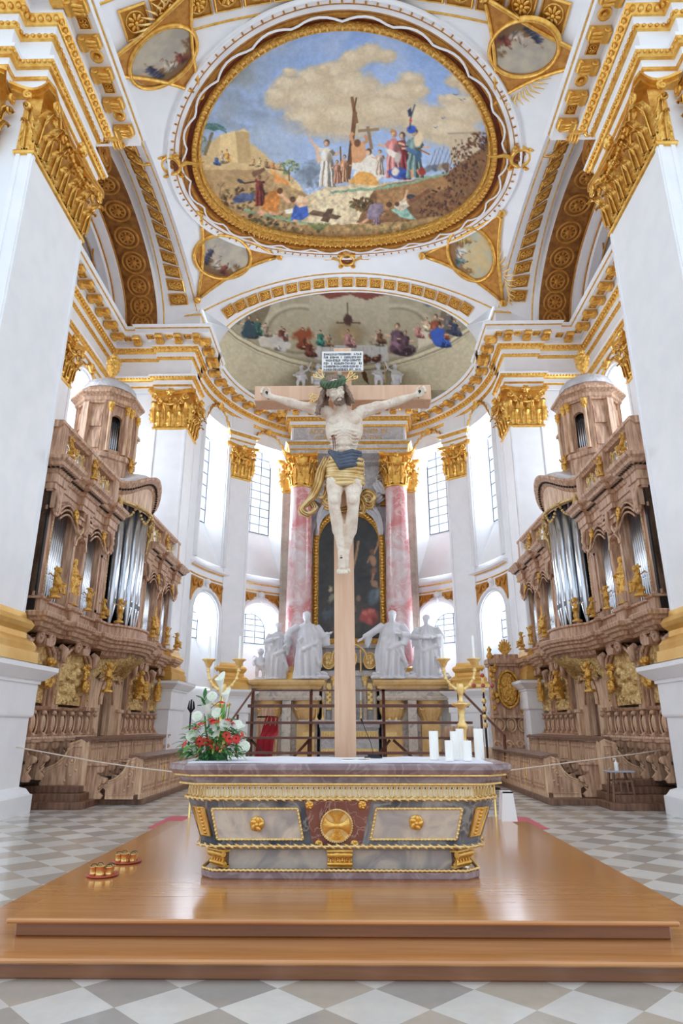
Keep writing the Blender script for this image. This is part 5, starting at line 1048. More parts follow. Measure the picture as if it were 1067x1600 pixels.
for i in range(260):
    a = rf.uniform(0, 2*PI); el = rf.uniform(-.1, 1.0); r0 = rf.uniform(.1, .26); p = Vector((r0*cos(a)*1.15, r0*sin(a)*.55, .05 + rf.random()**1.5*.42*(1-r0*1.6)))
    d = Vector((cos(a), sin(a)*.8, el)); fol.cur = rf.choice([0, 0, 1, 2]); blade(fol, p, d, rf.uniform(.07, .17), rf.uniform(.014, .04), .5)
for i in range(150):    # fringe over the altar edge
    x = rf.uniform(-.36, .42); p = Vector((x*.75, -.16 - .08*rf.random(), .03 + rf.random()*.12)); fol.cur = rf.choice([0, 1, 2]); blade(fol, p, (x*1.2, -.5, rf.uniform(-.1, .5)), rf.uniform(.06, .13), rf.uniform(.012, .03), .4)
for (x, y, an, L) in [(460, 330, 85, .13), (400, 380, 150, .1), (470, 400, 60, .12), (590, 460, 40, .14), (420, 480, 170, .09), (780, 640, 5, .13), (440, 430, 120, .1)]:
    p = fpt(*zf(x, y), -.04); a = R(an); fol.cur = 0; blade(fol, p - Vector((cos(a), 0, sin(a)))*L*.5, (cos(a), -.1, sin(a)), L, .05, .1)
fol.cur = 1
for (x0, y0, x1, y1, w_) in [(650, 640, 690, 470, .06), (150, 1040, 60, 1010, .0)]:
    if w_: a_, b_ = fpt(*zf(x0, y0), -.1), fpt(*zf(x1, y1), -.1); blade(fol, a_, b_-a_, (b_-a_).length, w_, 0)
for k in range(40): x = rf.uniform(-.1, .15); fol.tube([(x*.3, 0, .05), (x, -.02, .3), (x*1.2, -.03, .35+.25*rf.random())], .0035, 4)
o = fol.build('foliage', ['leaf', 'leafl', 'leafd'], FA); o['kind'] = 'stuff'
m = MB(); m.lathe([(.13, 0), (.15, .02), (.155, .06), (.13, .07), (0, .07)], n=24, sy=.8); m.build('shallow_bowl', 'leafd', FA)

# ------------------------------------------------------------------ plates with small brass lamps
def plate_set(px, py, label):
    c = PZ(px, py, .27); m = MB(); m.lathe([(0, .0), (.12, .0), (.145, .006), (.155, .018), (.15, .02), (.125, .01), (0, .008)], n=40, cap=False); t = m.build('glazed_plate', 'redlac', label='round red plate on the platform, ' + ('nearer to the front step' if 'nearer' in label else 'nearer to the altar'), cat='plate'); t.location = (c.x, c.y, .271)
    for i, (a, rr, s) in enumerate([(200, .085, 1.), (268, .07, 1.15), (330, .085, 1.), (40, .08, .95), (130, .08, .95)]):
        a = R(a); u = empty('brass_cup', ('%s brass cup on the %s' % (['outer', 'front middle', 'inner', 'rear inner', 'rear outer'][i], label)), 'brass cup', (c.x + rr*cos(a), c.y + rr*sin(a), .281))
        b = MB(); s *= 1.25; b.lathe([(.026*s, 0), (.03*s, .004), (.027*s, .02), (.029*s, .058*s), (.033*s, .06*s), (.029*s, .063*s), (.022*s, .045*s), (0, .045*s)], n=20, cap=False); b.build('cup', 'brass', u)
        if i != 1: h = MB(); h.tube([(-.026*s, 0, .06*s), (-.014*s, 0, .078*s), (.014*s, 0, .078*s), (.026*s, 0, .06*s)], .0035, 6); h.build('handle', 'iron', u)
plate_set(160, 1368.5, 'nearer red plate'); plate_set(198, 1347.5, 'farther red plate')

# ------------------------------------------------------------------ gilded candelabra
def candelabrum(x, y, label, z0=.27, ztop=2.28):
    t = empty('candelabrum', label, 'candelabrum', (x, y, z0)); H = ztop-z0; m = MB(); s = H/2.0
    prof = [(0, 0), (.19, 0), (.2, .04), (.16, .07), (.1, .1), (.06, .16), (.05, .24), (.075, .28), (.085, .33), (.05, .38), (.036, .46), (.04, .7), (.05, .9), (.062, 1.05), (.058, 1.12), (.045, 1.2), (.042, 1.3), (.05, 1.42), (.055, 1.5), (.075, 1.54), (.08, 1.58), (.045, 1.62), (.04, 1.7), (.05, 1.78), (.052, 1.83), (.13, 1.87), (.135, 1.9), (.05, 1.91), (.03, 1.95), (.03, 2.02), (.05, 2.06), (.055, 2.12), (.05, 2.18), (.03, 2.2), (0, 2.2)]
    m.lathe([(r, z*s/1.05) for r, z in prof], n=20, cap=False)
    for k in range(9):
        for i in range(6): a = i*PI/3 + k*.5; m.ell((.052*cos(a), .052*sin(a), (.95+.05*k)*s/1.05), (.018, .018, .024), None, 6, 4)
    m.build('shaft', 'goldf', t); top = 2.1*s/1.05
    for sd in (-1, 1):
        a = MB(); pts = [(0, 0, top), (sd*.06, 0, top+.01), (sd*.13, 0, top+.06), (sd*.19, 0, top+.15), (sd*.215, 0, top+.26), (sd*.215, 0, top+.31)]
        a.tube(pts, [.026, .022, .02, .018, .018, .018], 8)
        for p in pts[1:5]: a.ell(p, .028, None, 8, 5)
        for p, q in zip(pts[1:5], pts[2:]): v = (Vector(p)+Vector(q))/2; a.ell(v, .023, None, 8, 5)
        ar = a.build('arm', 'goldf', t)
        b = MB(); b.lathe([(.02, top+.3), (.04, top+.33), (.06, top+.38), (.098, top+.41), (.1, top+.42), (.085, top+.425), (.03, top+.42), (.03, top+.43), (0, top+.43)], c=(sd*.215, 0, 0), n=20, cap=False); b.build('drip_pan', 'goldf', ar)
        c = MB(); c.lathe([(.019, top+.42), (.017, top+.74), (0, top+.745)], c=(sd*.215, 0, 0), n=14, cap=False); c.tube([(sd*.215, 0, top+.74), (sd*.215, 0, top+.76)], .002, 4)
        k = c.build('taper_candle', 'candle', label='cream taper candle in the %s cup of the candelabrum %s' % (SIDE[sd], 'behind the pillar candles' if x > 0 else 'behind the flowers'), cat='candle'); k.location = (x, y, z0)
    return t
candelabrum(1.64, 9.3, 'gilded two-armed candelabrum with white tapers behind the pillar candles', .27, 2.13); candelabrum(-1.66, 9.3, 'gilded two-armed candelabrum with white tapers behind the flower arrangement', .27, 2.13)
# ------------------------------------------------------------------ crucifix
CF = Vector((.06, 8.75, .27)); CX = empty('crucifix', 'tall pale wooden crucifix carrying a carved painted figure behind the altar', 'crucifix', CF)
def L(x, y, z): return Vector((x, y, z)) - CF
m = MB(); a, b = L(.0, 0, .27), L(.02, 0, 7.2); m.T = None
vs = []
for (cx, z) in ((.065, .27), (.02, 7.15)):
    for dx, y in ((-.135, 8.62), (.135, 8.62), (.135, 8.88), (-.135, 8.88)): vs.append(L(cx+dx, y, z))
m.add(vs, [(0, 1, 5, 4), (1, 2, 6, 5), (2, 3, 7, 6), (3, 0, 4, 7), (4, 5, 6, 7), (3, 2, 1, 0)]); m.build('post', 'crossw', CX)
m = MB(); m.T = Matrix.Translation(-CF); m.bbox(-1.29, 1.34, 8.6, 8.9, 6.25, 6.5, .008); m.build('crossbeam', 'crossw', CX)
m = MB(); m.T = Matrix.Translation(-CF); m.bbox(-.285, .335, 8.5, 8.55, 6.69, 7.02, .006); m.tube([(-.02, 8.52, 6.7), (-.02, 8.62, 6.7)], .03, 6); ib = m.build('title_board', mat('white_board', (238, 236, 232), .5), CX)
m = MB(); m.T = Matrix.Translation(-CF)      # rows of small dark and blue lettering strokes
rr = random.Random(9)
for row in range(6):
    x = -.255; z = 6.985 - row*.052
    while x < .3:
        wd = rr.choice([.012, .018, .022]); m.cur = 0 if (rr.random() < .7) else 1; k = rr.randint(0, 4)
        if rr.random() > .08:
            m.box(x, x+.005, 8.494, 8.5, z-.036, z)
            if k in (0, 2): m.box(x, x+wd, 8.494, 8.5, z-.005, z)
            if k in (1, 2, 4): m.box(x, x+wd, 8.494, 8.5, z-.02, z-.015)
            if k in (3, 4, 0): m.box(x+wd-.005, x+wd, 8.494, 8.5, z-.036, z)
            if k in (2, 3): m.box(x, x+wd, 8.494, 8.5, z-.036, z-.031)
        x += wd + .008
M['blueink'] = mat('blue_lettering', (92, 106, 150), .6); m.build('hand_lettering', ['iron', 'blueink'], ib)
# --- the carved figure: overlapping forms fused into one skin
b = MB(); Y0 = 8.42
def P3(x, z, y=0): return L(x, Y0+y, z)
def limb(pts, rs, n=12): b.tube(pts, rs, n)
def ball(p, r, rot=None): b.ell(p, r, rot, 14, 10)
# torso
ball(P3(.05, 5.80, 0), (.27, .15, .2)); ball(P3(.05, 5.66, .0), (.245, .155, .2)); ball(P3(.05, 5.48, .02), (.2, .135, .2)); ball(P3(.055, 5.3, .03), (.185, .12, .16)); ball(P3(.055, 5.12, .02), (.215, .14, .18)); ball(P3(.055, 5.0, .02), (.225, .15, .14))
for sg in (-1, 1):
    ball(P3(.05+sg*.115, 5.79, -.10), (.115, .06, .085), (0, sg*.15, 0)); ball(P3(.05+sg*.19, 5.66, 0), (.08, .11, .17), (0, sg*.12, 0))
    for k in range(5): limb([P3(.05+sg*(.04+.0*k), 5.62-.035*k, -.145+.012*k), P3(.05+sg*.13, 5.60-.05*k, -.135+.01*k), P3(.05+sg*.21, 5.62-.05*k, -.06)], [.012, .016, .012], 6)
    ball(P3(.05+sg*.2, 5.92, 0), (.12, .1, .09), (0, sg*-.3, 0))
    limb([P3(.05+sg*.03, 5.9, -.07), P3(.05+sg*.24, 5.97, -.05)], [.018, .022], 6)
for k in range(3):
    for sg in (-1, 1): ball(P3(.053+sg*.05, 5.42-.09*k, -.095+.003*k), (.05, .035, .04))
ball(P3(.055, 5.2, -.09), (.1, .05, .09))
# neck
limb([P3(.05, 5.88, -.01), P3(.02, 6.0, -.05), P3(-.02, 6.08, -.09)], [.095, .08, .075])
for sg in (-1, 1): limb([P3(.05+sg*.02, 5.9, -.09), P3(.0+sg*.06, 6.03, -.1)], [.018, .02], 6)
# arms (viewer's left, right)
def arm(S_, E_, W_, H_, sg):
    S_, E_, W_, H_ = [P3(*q) for q in (S_, E_, W_, H_)]
    limb([S_ + (S_-E_)*.15, S_, S_.lerp(E_, .35), S_.lerp(E_, .7), E_, E_.lerp(W_, .25), E_.lerp(W_, .6), W_, W_.lerp(H_, .4)], [.09, .1, .088, .072, .06, .068, .058, .042, .045])
    ball(S_.lerp(E_, .45) + Vector((0, -.02, .03)), (.13, .06, .055), (0, -sg*.4, 0)); ball(E_.lerp(W_, .25) + Vector((0, -.015, 0)), (.12, .055, .05), (0, -sg*.35, 0))
    limb([S_.lerp(E_, .2) + Vector((0, -.06, -.05)), E_ + Vector((0, -.035, -.03))], [.03, .015], 6)
    # palm and fingers, half closed round the nail
    d = (H_-W_).normalized(); u = Vector((0, 0, 1)); u = (u - d*u.dot(d)).normalized(); ball(H_, (.062, .03, .055)); ball(H_ - d*.03, (.05, .032, .05))
    for k, (o_, l_) in enumerate(((.045, .085), (.018, .1), (-.01, .095), (-.036, .08))):
        a0 = H_ + d*.04 + u*o_; a1 = a0 + d*l_*.5 + Vector((0, -.02, 0)) + u*.01; a2 = a1 + d*.01 + Vector((0, -.045, 0)) - u*.0; a3 = a2 - d*.032 + Vector((0, -.012, -.006))
        b.tube([a0, a1, a2, a3], [.0185, .017, .015, .012], 8)
    t0 = H_ - d*.02 + u*.04; b.tube([t0, t0 + d*.03 + u*.045 + Vector((0, -.02, 0)), t0 + d*.075 + u*.06 + Vector((0, -.035, 0))], [.021, .018, .013], 8)
arm((-.21, 5.96, 0), (-.60, 6.08, .0), (-.98, 6.235, .06), (-1.08, 6.28, .06), -1); arm((.31, 5.96, 0), (.70, 6.09, 0), (1.05, 6.24, .06), (1.15, 6.28, .06), 1)
# legs
def leg(H_, K_, C_, A_, sg):
    H_, K_, C_, A_ = [P3(*q) for q in (H_, K_, C_, A_)]
    limb([H_ + Vector((0, 0, .1)), H_, H_.lerp(K_, .5), K_ + Vector((0, 0, .1)), K_, K_ - Vector((0, 0, .1)), C_, C_.lerp(A_, .5), A_], [.12, .135, .122, .098, .092, .08, .088, .062, .05], 14)
    ball(K_ + Vector((0, -.07, .0)), (.062, .05, .075)); ball(K_ + Vector((0, -.06, .1)), (.05, .04, .06)); ball(C_ + Vector((-sg*.035, .03, .03)), (.055, .06, .14)); ball(H_.lerp(K_, .5) + Vector((sg*.02, -.05, 0)), (.08, .06, .2)); ball(C_ + Vector((sg*.03, .02, .02)), (.06, .06, .15))
    limb([K_ + Vector((0, -.07, -.06)), A_ + Vector((0, -.04, .05))], [.02, .012], 6)
leg((-.075, 4.95, 0), (-.08, 4.55, -.12), (-.035, 4.22, -.04), (.01, 3.87, -.02), -1); leg((.18, 4.95, 0), (.17, 4.54, -.12), (.14, 4.22, -.02), (.075, 3.88, .06), 1)
def foot(a, t, w, sg):
    a, t = P3(*a), P3(*t); ball(a + Vector((0, -.0, 0)), (.052, .055, .06)); limb([a, a.lerp(t, .5) + Vector((0, -.025, 0)), t], [.05, .052, .045], 12); ball(a.lerp(t, .75), (.06, .04, .07))
    for k in range(5): p = t + Vector(((k-2)*.027, -.0, -.01-.004*abs(k-1))); b.tube([p, p + Vector(((k-2)*.004, -.022, -.035)), p + Vector(((k-2)*.007, -.02, -.07+.006*abs(k-1)))], [.019, .015, .012], 7)
foot((.01, 3.84, -.06), (.02, 3.62, -.1), 0, -1); foot((.075, 3.86, .03), (.055, 3.66, .0), 0, 1)
# head: sunk forwards, crown leaning to the viewer's left
HC = P3(-.07, 6.2, -.17); HR = Euler((R(30), R(-18), R(4))).to_matrix() @ Matrix.Scale(1.14, 3)
def hd(x, y, z): return HC + HR @ Vector((x, y, z))
def hball(x, y, z, r): b.ell(hd(x, y, z), [q*1.14 for q in r], (R(30), R(-18), R(4)), 14, 10)
hball(0, .02, .05, (.115, .135, .135)); hball(0, -.02, -.03, (.1, .11, .13)); hball(0, -.05, -.11, (.068, .07, .07)); hball(0, -.075, -.135, (.035, .03, .03))
b.tube([hd(0, -.125, .03), hd(0, -.15, -.02), hd(0, -.168, -.05)], [.014, .02, .024], 8); hball(-.016, -.15, -.055, (.014, .014, .01)); hball(.016, -.15, -.055, (.014, .014, .01))
for sg in (-1, 1):
    b.tube([hd(sg*.015, -.128, .045), hd(sg*.05, -.122, .056), hd(sg*.085, -.095, .04)], [.013, .016, .012], 8); hball(sg*.042, -.108, .012, (.027, .022, .017)); hball(sg*.062, -.092, -.03, (.03, .03, .028)); hball(sg*.115, .0, -.0, (.014, .026, .038))
b.tube([hd(-.032, -.123, -.088), hd(0, -.14, -.083), hd(.032, -.123, -.088)], [.008, .012, .008], 6); b.tube([hd(-.026, -.12, -.104), hd(0, -.135, -.106), hd(.026, -.12, -.104)], [.008, .012, .008], 6)
me = remesh(b, .0085, 3); setm(me, 'skin'); fg = put('carved_figure', me, CX, label='pale painted carved figure hanging with arms outstretched and head sunk')
# hair, beard
h = MB(); rh = random.Random(2)
for i in range(46):
    a = R(-12 + 204*i/45) ; sx, sy = cos(a), sin(a); p = [hd(sx*.08, .03+sy*.1, .14), hd(sx*.132, .035+sy*.125, .06)]
    side = sx < 0; ln = .42 if side else .34; q = p[-1]
    for k in range(1, 8): s = k/7; p.append(q + Vector(((-.10 if side else .15)*s + .02*sin(k*1.9+i), -.07*s*(1 if sy < .5 else .0) + .016*cos(k*1.7+i*.7), -ln*s)))
    h.tube(p, [.018, .024, .024, .023, .022, .02, .018, .014, .006], 6)
h.ell(hd(0, .045, .10), (.135, .14, .135), (R(30), R(-18), R(4)), 14, 10); h.build('carved_hair', 'hair', fg)
h = MB()
for i in range(15):
    x = -.06 + .12*i/14; h.tube([hd(x, -.115+abs(x)*.6, -.1), hd(x*1.05, -.125+abs(x)*.5, -.14), hd(x*.9+.008*sin(i*2), -.125+abs(x)*.4, -.185+abs(x)*.3)], [.012, .015, .006], 6)
for sg in (-1, 1): h.tube([hd(sg*.004, -.142, -.076), hd(sg*.03, -.132, -.082), hd(sg*.048, -.108, -.1)], [.007, .009, .006], 6)
h.build('carved_beard', 'hair', fg)
cr = MB()
for k in range(4):
    cr.tube([hd((.128+.018*cos(t*5+k*1.57))*cos(t), .02+(.145+.018*cos(t*5+k*1.57))*sin(t), .125+.032*sin(t*5+k*1.57) + .03*sin(t)) for t in [2*PI*i/48 for i in range(49)]], .024, 6)
for k in range(22): t = 2*PI*k/22; q = hd(.15*cos(t), .02+.165*sin(t), .10); d = (q-hd(0, 0, .09)).normalized(); cr.tube([q, q + (d + Vector((rh.uniform(-.5, .5), 0, rh.uniform(-.2, .8))))*.05], [.007, .001], 5)
cr.build('crown_of_thorns', 'thorn', fg)
def curl(m, c, r, a0, turns, t, s=1, ax=Vector((1, 0, 0)), az=Vector((0, 0, 1))): n = int(10*turns)+4; m.tube([c + (ax*cos(a0+s*2*PI*turns*i/n) + az*sin(a0+s*2*PI*turns*i/n))*r*(1-.75*i/n) for i in range(n+1)], t, 6)
for (dx, dz, ang) in ((-.12, .12, 135), (.16, .1, 40), (-.16, -.14, 190)):
    g = MB(); c = hd(0, .06, .05) + Vector((dx, 0, dz)); d = Vector((cos(R(ang)), 0, sin(R(ang)))); n_ = Vector((-d.z, 0, d.x)); g.tube([c, c + d*.2], [.012, .007], 6)
    for s_ in (-1, 1): g.tube([c, c + d*.08 + n_*s_*.03, c + d*.15 + n_*s_*.07], .010, 6); curl(g, c + d*.16 + n_*s_*.045, .035, R(ang), 1.2, .009, s_)
    g.build('gilded_ray', 'goldf', fg)
w = MB(); w.tube([P3(-.095, 5.53, -.135), P3(-.13, 5.515, -.125)], .012, 6)
for (x, z, y, l_) in ((-.11, 5.51, -.135, .3), (-.085, 5.5, -.14, .2)): w.tube([P3(x, z, y), P3(x+.01, z-l_*.5, y+.0), P3(x+.015, z-l_, y+.01)], [.008, .006, .003], 5)
w.ell(P3(.012, 3.78, -.125), (.018, .012, .018))
w.build('painted_wounds', 'blood', fg)
nl = MB()
for p in (P3(-1.08, 6.28, -.02), P3(1.15, 6.28, -.02), P3(.012, 3.75, -.14)): nl.tube([p, p + Vector((0, .2, 0))], .009, 6); nl.ell(p, (.022, .012, .022))
nl.build('iron_nails', 'iron', fg)
# loincloth
def strip(m, pts, wd, fold=3, amp=.02, wv=None, n=24, fw=14, seed=0):
    """pleated ribbon along pts; wv = width direction"""
    pts = [Vector(p) for p in pts]; wv = Vector(wv).normalized() if wv else Vector((0, 0, 1))
    def at(u):
        x = u*(len(pts)-1); i = min(int(x), len(pts)-2); f = x-i; p0 = pts[max(i-1, 0)]; p1 = pts[i]; p2 = pts[i+1]; p3 = pts[min(i+2, len(pts)-1)]
        return .5*((2*p1) + (-p0+p2)*f + (2*p0-5*p1+4*p2-p3)*f*f + (-p0+3*p1-3*p2+p3)*f**3)
    wd = wd if isinstance(wd, (list, tuple)) else [wd]*2
    def f(u, v):
        p = at(v); t = (at(min(1, v+.02)) - at(max(0, v-.02))).normalized(); w_ = (wv - t*wv.dot(t)).normalized(); nn = t.cross(w_); k = v*(len(wd)-1); i = min(int(k), len(wd)-2); W_ = wd[i] + (wd[i+1]-wd[i])*(k-i)
        return p + w_*((u-.5)*W_) + nn*amp*sin(u*2*PI*fold + seed + 2*sin(v*4+seed))
    m.grid(f, fw, n)
c = MB()
def hip(a, z, r=1.): return P3(.055 + .245*r*cos(a), z, .02 - .175*r*sin(a))
for k in range(8):
    z0 = 5.2 - .045*k; c.tube([hip(R(-40 + 260*i/16), z0 - .10*sin(R(180*i/16))*(.4+.1*k) + .03*cos(R(200*i/16)+k*.7), 1.02+.012*(k % 3)) for i in range(17)], [.03 + .008*(k % 2)]*17, 8)
c.grid(lambda u, v: hip(R(-60+300*u), 5.24 - .42*v - .03*sin(u*9), 1.0+.04*v + .02*sin(u*40+v*6)), 60, 14)
c.build('gilded_loincloth', 'paleg', fg)
c = MB()
for k in range(5): c.tube([P3(-.16+.02*k, 5.30-.03*k, -.10-.015*k), P3(0, 5.20-.045*k, -.205), P3(.16, 5.26-.05*k, -.19), P3(.28, 5.3-.04*k, -.04)], [.03, .042, .036, .026], 8)
c.build('blue_lining', 'bluecloth', fg)
c = MB(); Z_ = lambda x, y, dy=0: PY(x, y, 8.4+dy) - CF
strip(c, [Z_(512, 716, -.05), Z_(503, 735), Z_(499, 755), Z_(490, 775), Z_(478, 788), Z_(472, 797), Z_(482, 803), Z_(492, 795), Z_(488, 786)], [.12, .14, .16, .14, .1, .1, .1, .08], 3, .03, (.8, -.5, .3), 50, 16)
strip(c, [Z_(508, 716, -.05), Z_(511, 738), Z_(512, 760, .02), Z_(506, 775), Z_(497, 778)], [.07, .08, .08, .05], 2, .02, (1, -.3, .1), 30)
strip(c, [Z_(512, 730, .1), Z_(520, 790, .12), Z_(545, 795, .12), Z_(562, 785, .1), Z_(572, 772), Z_(582, 778), Z_(578, 790), Z_(570, 786)], [.05, .08, .14, .16, .14, .12, .08], 3, .03, (.3, -.4, 1), 50, 16, 2)
strip(c, [Z_(560, 775, .05), Z_(568, 785, 0), Z_(566, 800, .02), Z_(548, 803, .05)], [.1, .1, .06], 2, .02, (1, -.4, .2), 24, 10, 1)
c.build('flying_cloth_ends', 'paleg', fg)
# ------------------------------------------------------------------ carved figures (height 1, feet at the origin, facing -y)
def robed(seed, vox=.014, arms=None, lean=0., wide=1., head=(0, -.02), beard=True, wings=False, hat=None, book=False, folds=13):
    r = random.Random(seed); b = MB()
    def prof(z):   # half widths of the draped body
        return (.155 - .045*z + .03*sin(PI*z*1.3))*wide, (.12 - .03*z + .02*sin(PI*z*1.4))*wide
    cx = lambda z: lean*z*z + .022*sin(z*5+seed)
    def body(u, v):
        z = .02 + .78*v; a = 2*PI*u; hx, hy = prof(z); k = 1 + (.17*(1-z*.7))*sin(folds*a + 2.5*sin(z*4+seed) + seed) + .05*sin(a*5 + z*9 + seed)
        if v > .82: q = (v-.82)/.18; hx *= 1-.4*q*q; hy *= 1-.35*q
        if v < .05: k *= 1.05
        return (cx(z) + hx*k*cos(a), hy*k*sin(a), z)
    b.grid(body, 48, 26, closeu=True); top = [body(i/48, 1) for i in range(48)]; bot = [body(i/48, 0) for i in range(48)]; b.add(top, [list(range(48))]); b.add(bot, [list(range(48))[::-1]])
    sx = cx(.8); b.ell((sx, 0, .765), (.125*wide, .078, .07), None, 14, 8); b.tube([(sx, 0, .79), (sx+head[0]*.4, head[1]*.6, .87)], [.075, .036], 12); b.tube([(sx, 0, .78), (sx+head[0]*.5, head[1], .88)], [.04, .032], 10)
    hx_, hy_ = sx + head[0], head[1]; b.ell((hx_, hy_, .93), (.047, .057, .07), None, 14, 10); b.ell((hx_, hy_-.05, .92), (.01, .016, .014)); b.ell((hx_, hy_+.014, .95), (.056, .055, .056)); [b.ell((hx_+.05*cos(a), hy_+.01+.04*sin(a), .955+.02*sin(a*3)), .018, None, 6, 5) for a in (-.3, .3, .9, 1.5, 2.1, 2.8, 3.4)]
    if beard: b.ell((hx_, hy_-.035, .875), (.03, .028, .045)); [b.tube([(hx_+x, hy_-.045, .885), (hx_+x*1.2, hy_-.05, .83)], [.012, .006], 6) for x in (-.015, 0, .015)]
    if hat: b.lathe([(.05, .95), (.058, .97), (.05, 1.03), (.0, 1.08)], c=(hx_, hy_, 0), n=14)
    for i in range(7): a = R(20 + 140*i/6); b.tube([(hx_ + .04*cos(a), hy_ + .04*sin(a), .96), (hx_ + .05*cos(a), hy_ + .045*sin(a), .91), (hx_ + .048*cos(a), hy_+.04*sin(a), .87)], [.014, .014, .006], 6)
    A = arms or [((-.12, 0, .78), (-.19, -.03, .64), (-.06, -.15, .62)), ((.12, 0, .78), (.2, -.03, .63), (.1, -.16, .6))]
    for S_, E_, H_ in A:
        S_, E_, H_ = [Vector((sx*.9 + p[0]*wide, p[1], p[2])) for p in (S_, E_, H_)]; b.tube([S_, S_.lerp(E_, .5), E_, E_.lerp(H_, .4), E_.lerp(H_, .72)], [.055, .056, .052, .05, .045], 10)
        b.tube([E_.lerp(H_, .6), H_], [.024, .018], 8); d = (H_-E_).normalized(); b.ell(H_ + d*.015, (.022, .022, .022), None, 8, 6); s = d.orthogonal().normalized()
        for k in range(4): b.tube([H_ + d*.015 + s*(k-1.5)*.011, H_ + d*.045 + s*(k-1.5)*.013, H_ + d*.062 + s*(k-1.5)*.012 + Vector((0, 0, -.006))], [.0085, .0075, .006], 5)
        b.tube([H_ + s*.015, H_ + s*.03 + d*.02], [.009, .006], 5)
        for k in range(4): q = E_.lerp(H_, .1+.16*k); b.tube([q + Vector((0, 0, .01)), q + Vector((.01*(k-1), .01, -.09-.02*k)), q + Vector((.015*(k-1), .02, -.16))], [.03, .024, .008], 8)
    # cloak sweeps
    for i in range(4): a = R(200 + 40*i + r.uniform(-10, 10)); b.tube([(sx+.1*cos(a+2), -.03+.05*sin(a), .72-.03*i), (sx + .13*cos(a), -.11, .55-.05*i), (sx + .16*wide*cos(a+.8), -.10, .40-.06*i), (sx + .2*wide*cos(a+1.3), -.03, .25-.04*i)], [.022, .03, .028, .012], 8)
    b.tube([(sx-.14*wide, .02, .5), (sx-.03, -.14, .42), (sx+.1*wide, -.13, .5), (sx+.17*wide, 0, .6)], [.03, .034, .034, .025], 8)
    for x in (-.06, .05): b.ell((x, -.13*wide, .02), (.03, .055, .022))
    b.lathe([(.2*wide, -.0), (.21*wide, .02), (.17*wide, .035)], n=20, sy=.8)
    if book: b.T = Matrix.Translation((sx+.02, -.19, .63)) @ Matrix.Rotation(R(-35), 4, 'X'); b.box(-.075, .075, -.012, .012, -.05, .05); b.T = None
    if wings:
        for sg in (-1, 1):
            for k in range(6): b.tube([(sx+sg*.05, .07, .74), (sx+sg*(.16+.03*k), .12, .86-.04*k), (sx+sg*(.26+.015*k), .13, .80-.11*k)], [.028, .034, .01], 6, flat=.45)
    return remesh(b, vox, 2)
def child(seed, vox=.02, pose=0):
    b = MB(); r = random.Random(seed); s = 1 if seed % 2 else -1
    b.ell((0, 0, .52), (.13, .11, .17)); b.ell((0, -.01, .4), (.13, .12, .12)); b.ell((0, -.02, .82), (.1, .105, .115)); b.tube([(0, 0, .62), (0, -.01, .75)], [.07, .055], 8)
    b.ell((0, -.12, .81), (.02, .02, .02)); [b.ell((.08*cos(a), .03+.08*sin(a), .88), .04, None, 8, 6) for a in (0, .8, 1.6, 2.4, 3.1, 4.5)]
    for sg in (-1, 1):
        if pose == 0: b.tube([(sg*.07, 0, .4), (sg*.1, -.06, .22), (sg*.09, 0, .04)], [.075, .06, .04], 8); b.ell((sg*.09, -.05, .025), (.035, .07, .025))
        else: b.tube([(sg*.07, 0, .38), (sg*.13, -.2, .34), (sg*.12, -.2, .14)], [.075, .06, .04], 8); b.ell((sg*.12, -.24, .11), (.035, .07, .03))
        up = sg == s; H = (sg*.34, -.1, .86) if up else (sg*.2, -.2, .42); E = (sg*.24, -.04, .66) if up else (sg*.22, -.04, .5)
        b.tube([(sg*.11, 0, .64), E, H], [.05, .042, .032], 8); b.ell(H, .04)
        for k in range(3): b.tube([H, (H[0]+sg*.03, H[1]-.02*k, H[2]+.05)], [.014, .009], 5)
        b.tube([(sg*.04, .09, .64), (sg*.18, .16, .72), (sg*.27, .15, .6)], [.04, .05, .012], 6, flat=.4)
    b.tube([(-.15, -.06, .46), (0, -.13, .4), (.16, -.04, .48), (.22, .06, .3)], [.04, .045, .04, .02], 8)
    if pose: b.ell((0, .02, .2), (.16, .16, .12))
    b.lathe([(.2, -.02), (.19, .04), (.12, .07)], n=14); return remesh(b, vox, 2)
SAINT = [setm(robed(3, .02, lean=.03), 'goldor'), setm(robed(8, .02, arms=[((-.12, 0, .78), (-.22, -.05, .85), (-.24, -.12, .99)), ((.12, 0, .78), (.2, -.03, .63), (.08, -.15, .6))], lean=-.03, hat=True), 'goldor')]
PUTTO = [setm(child(1), 'goldor'), setm(child(2, pose=1), 'goldor')]
ANGEL = setm(robed(14, .022, arms=[((-.12, 0, .78), (-.24, -.06, .74), (-.3, -.16, .8)), ((.12, 0, .78), (.24, -.04, .8), (.36, -.06, .9))], beard=False, wings=True, wide=.85), 'goldor')
def place(me, name, label, cat, loc, rz, s, group=None):
    o = put(name, me, None, None, label, cat, group); o.location = loc; o.rotation_euler = (0, 0, rz); o.scale = (s if isinstance(s, tuple) else (s,)*3); return o
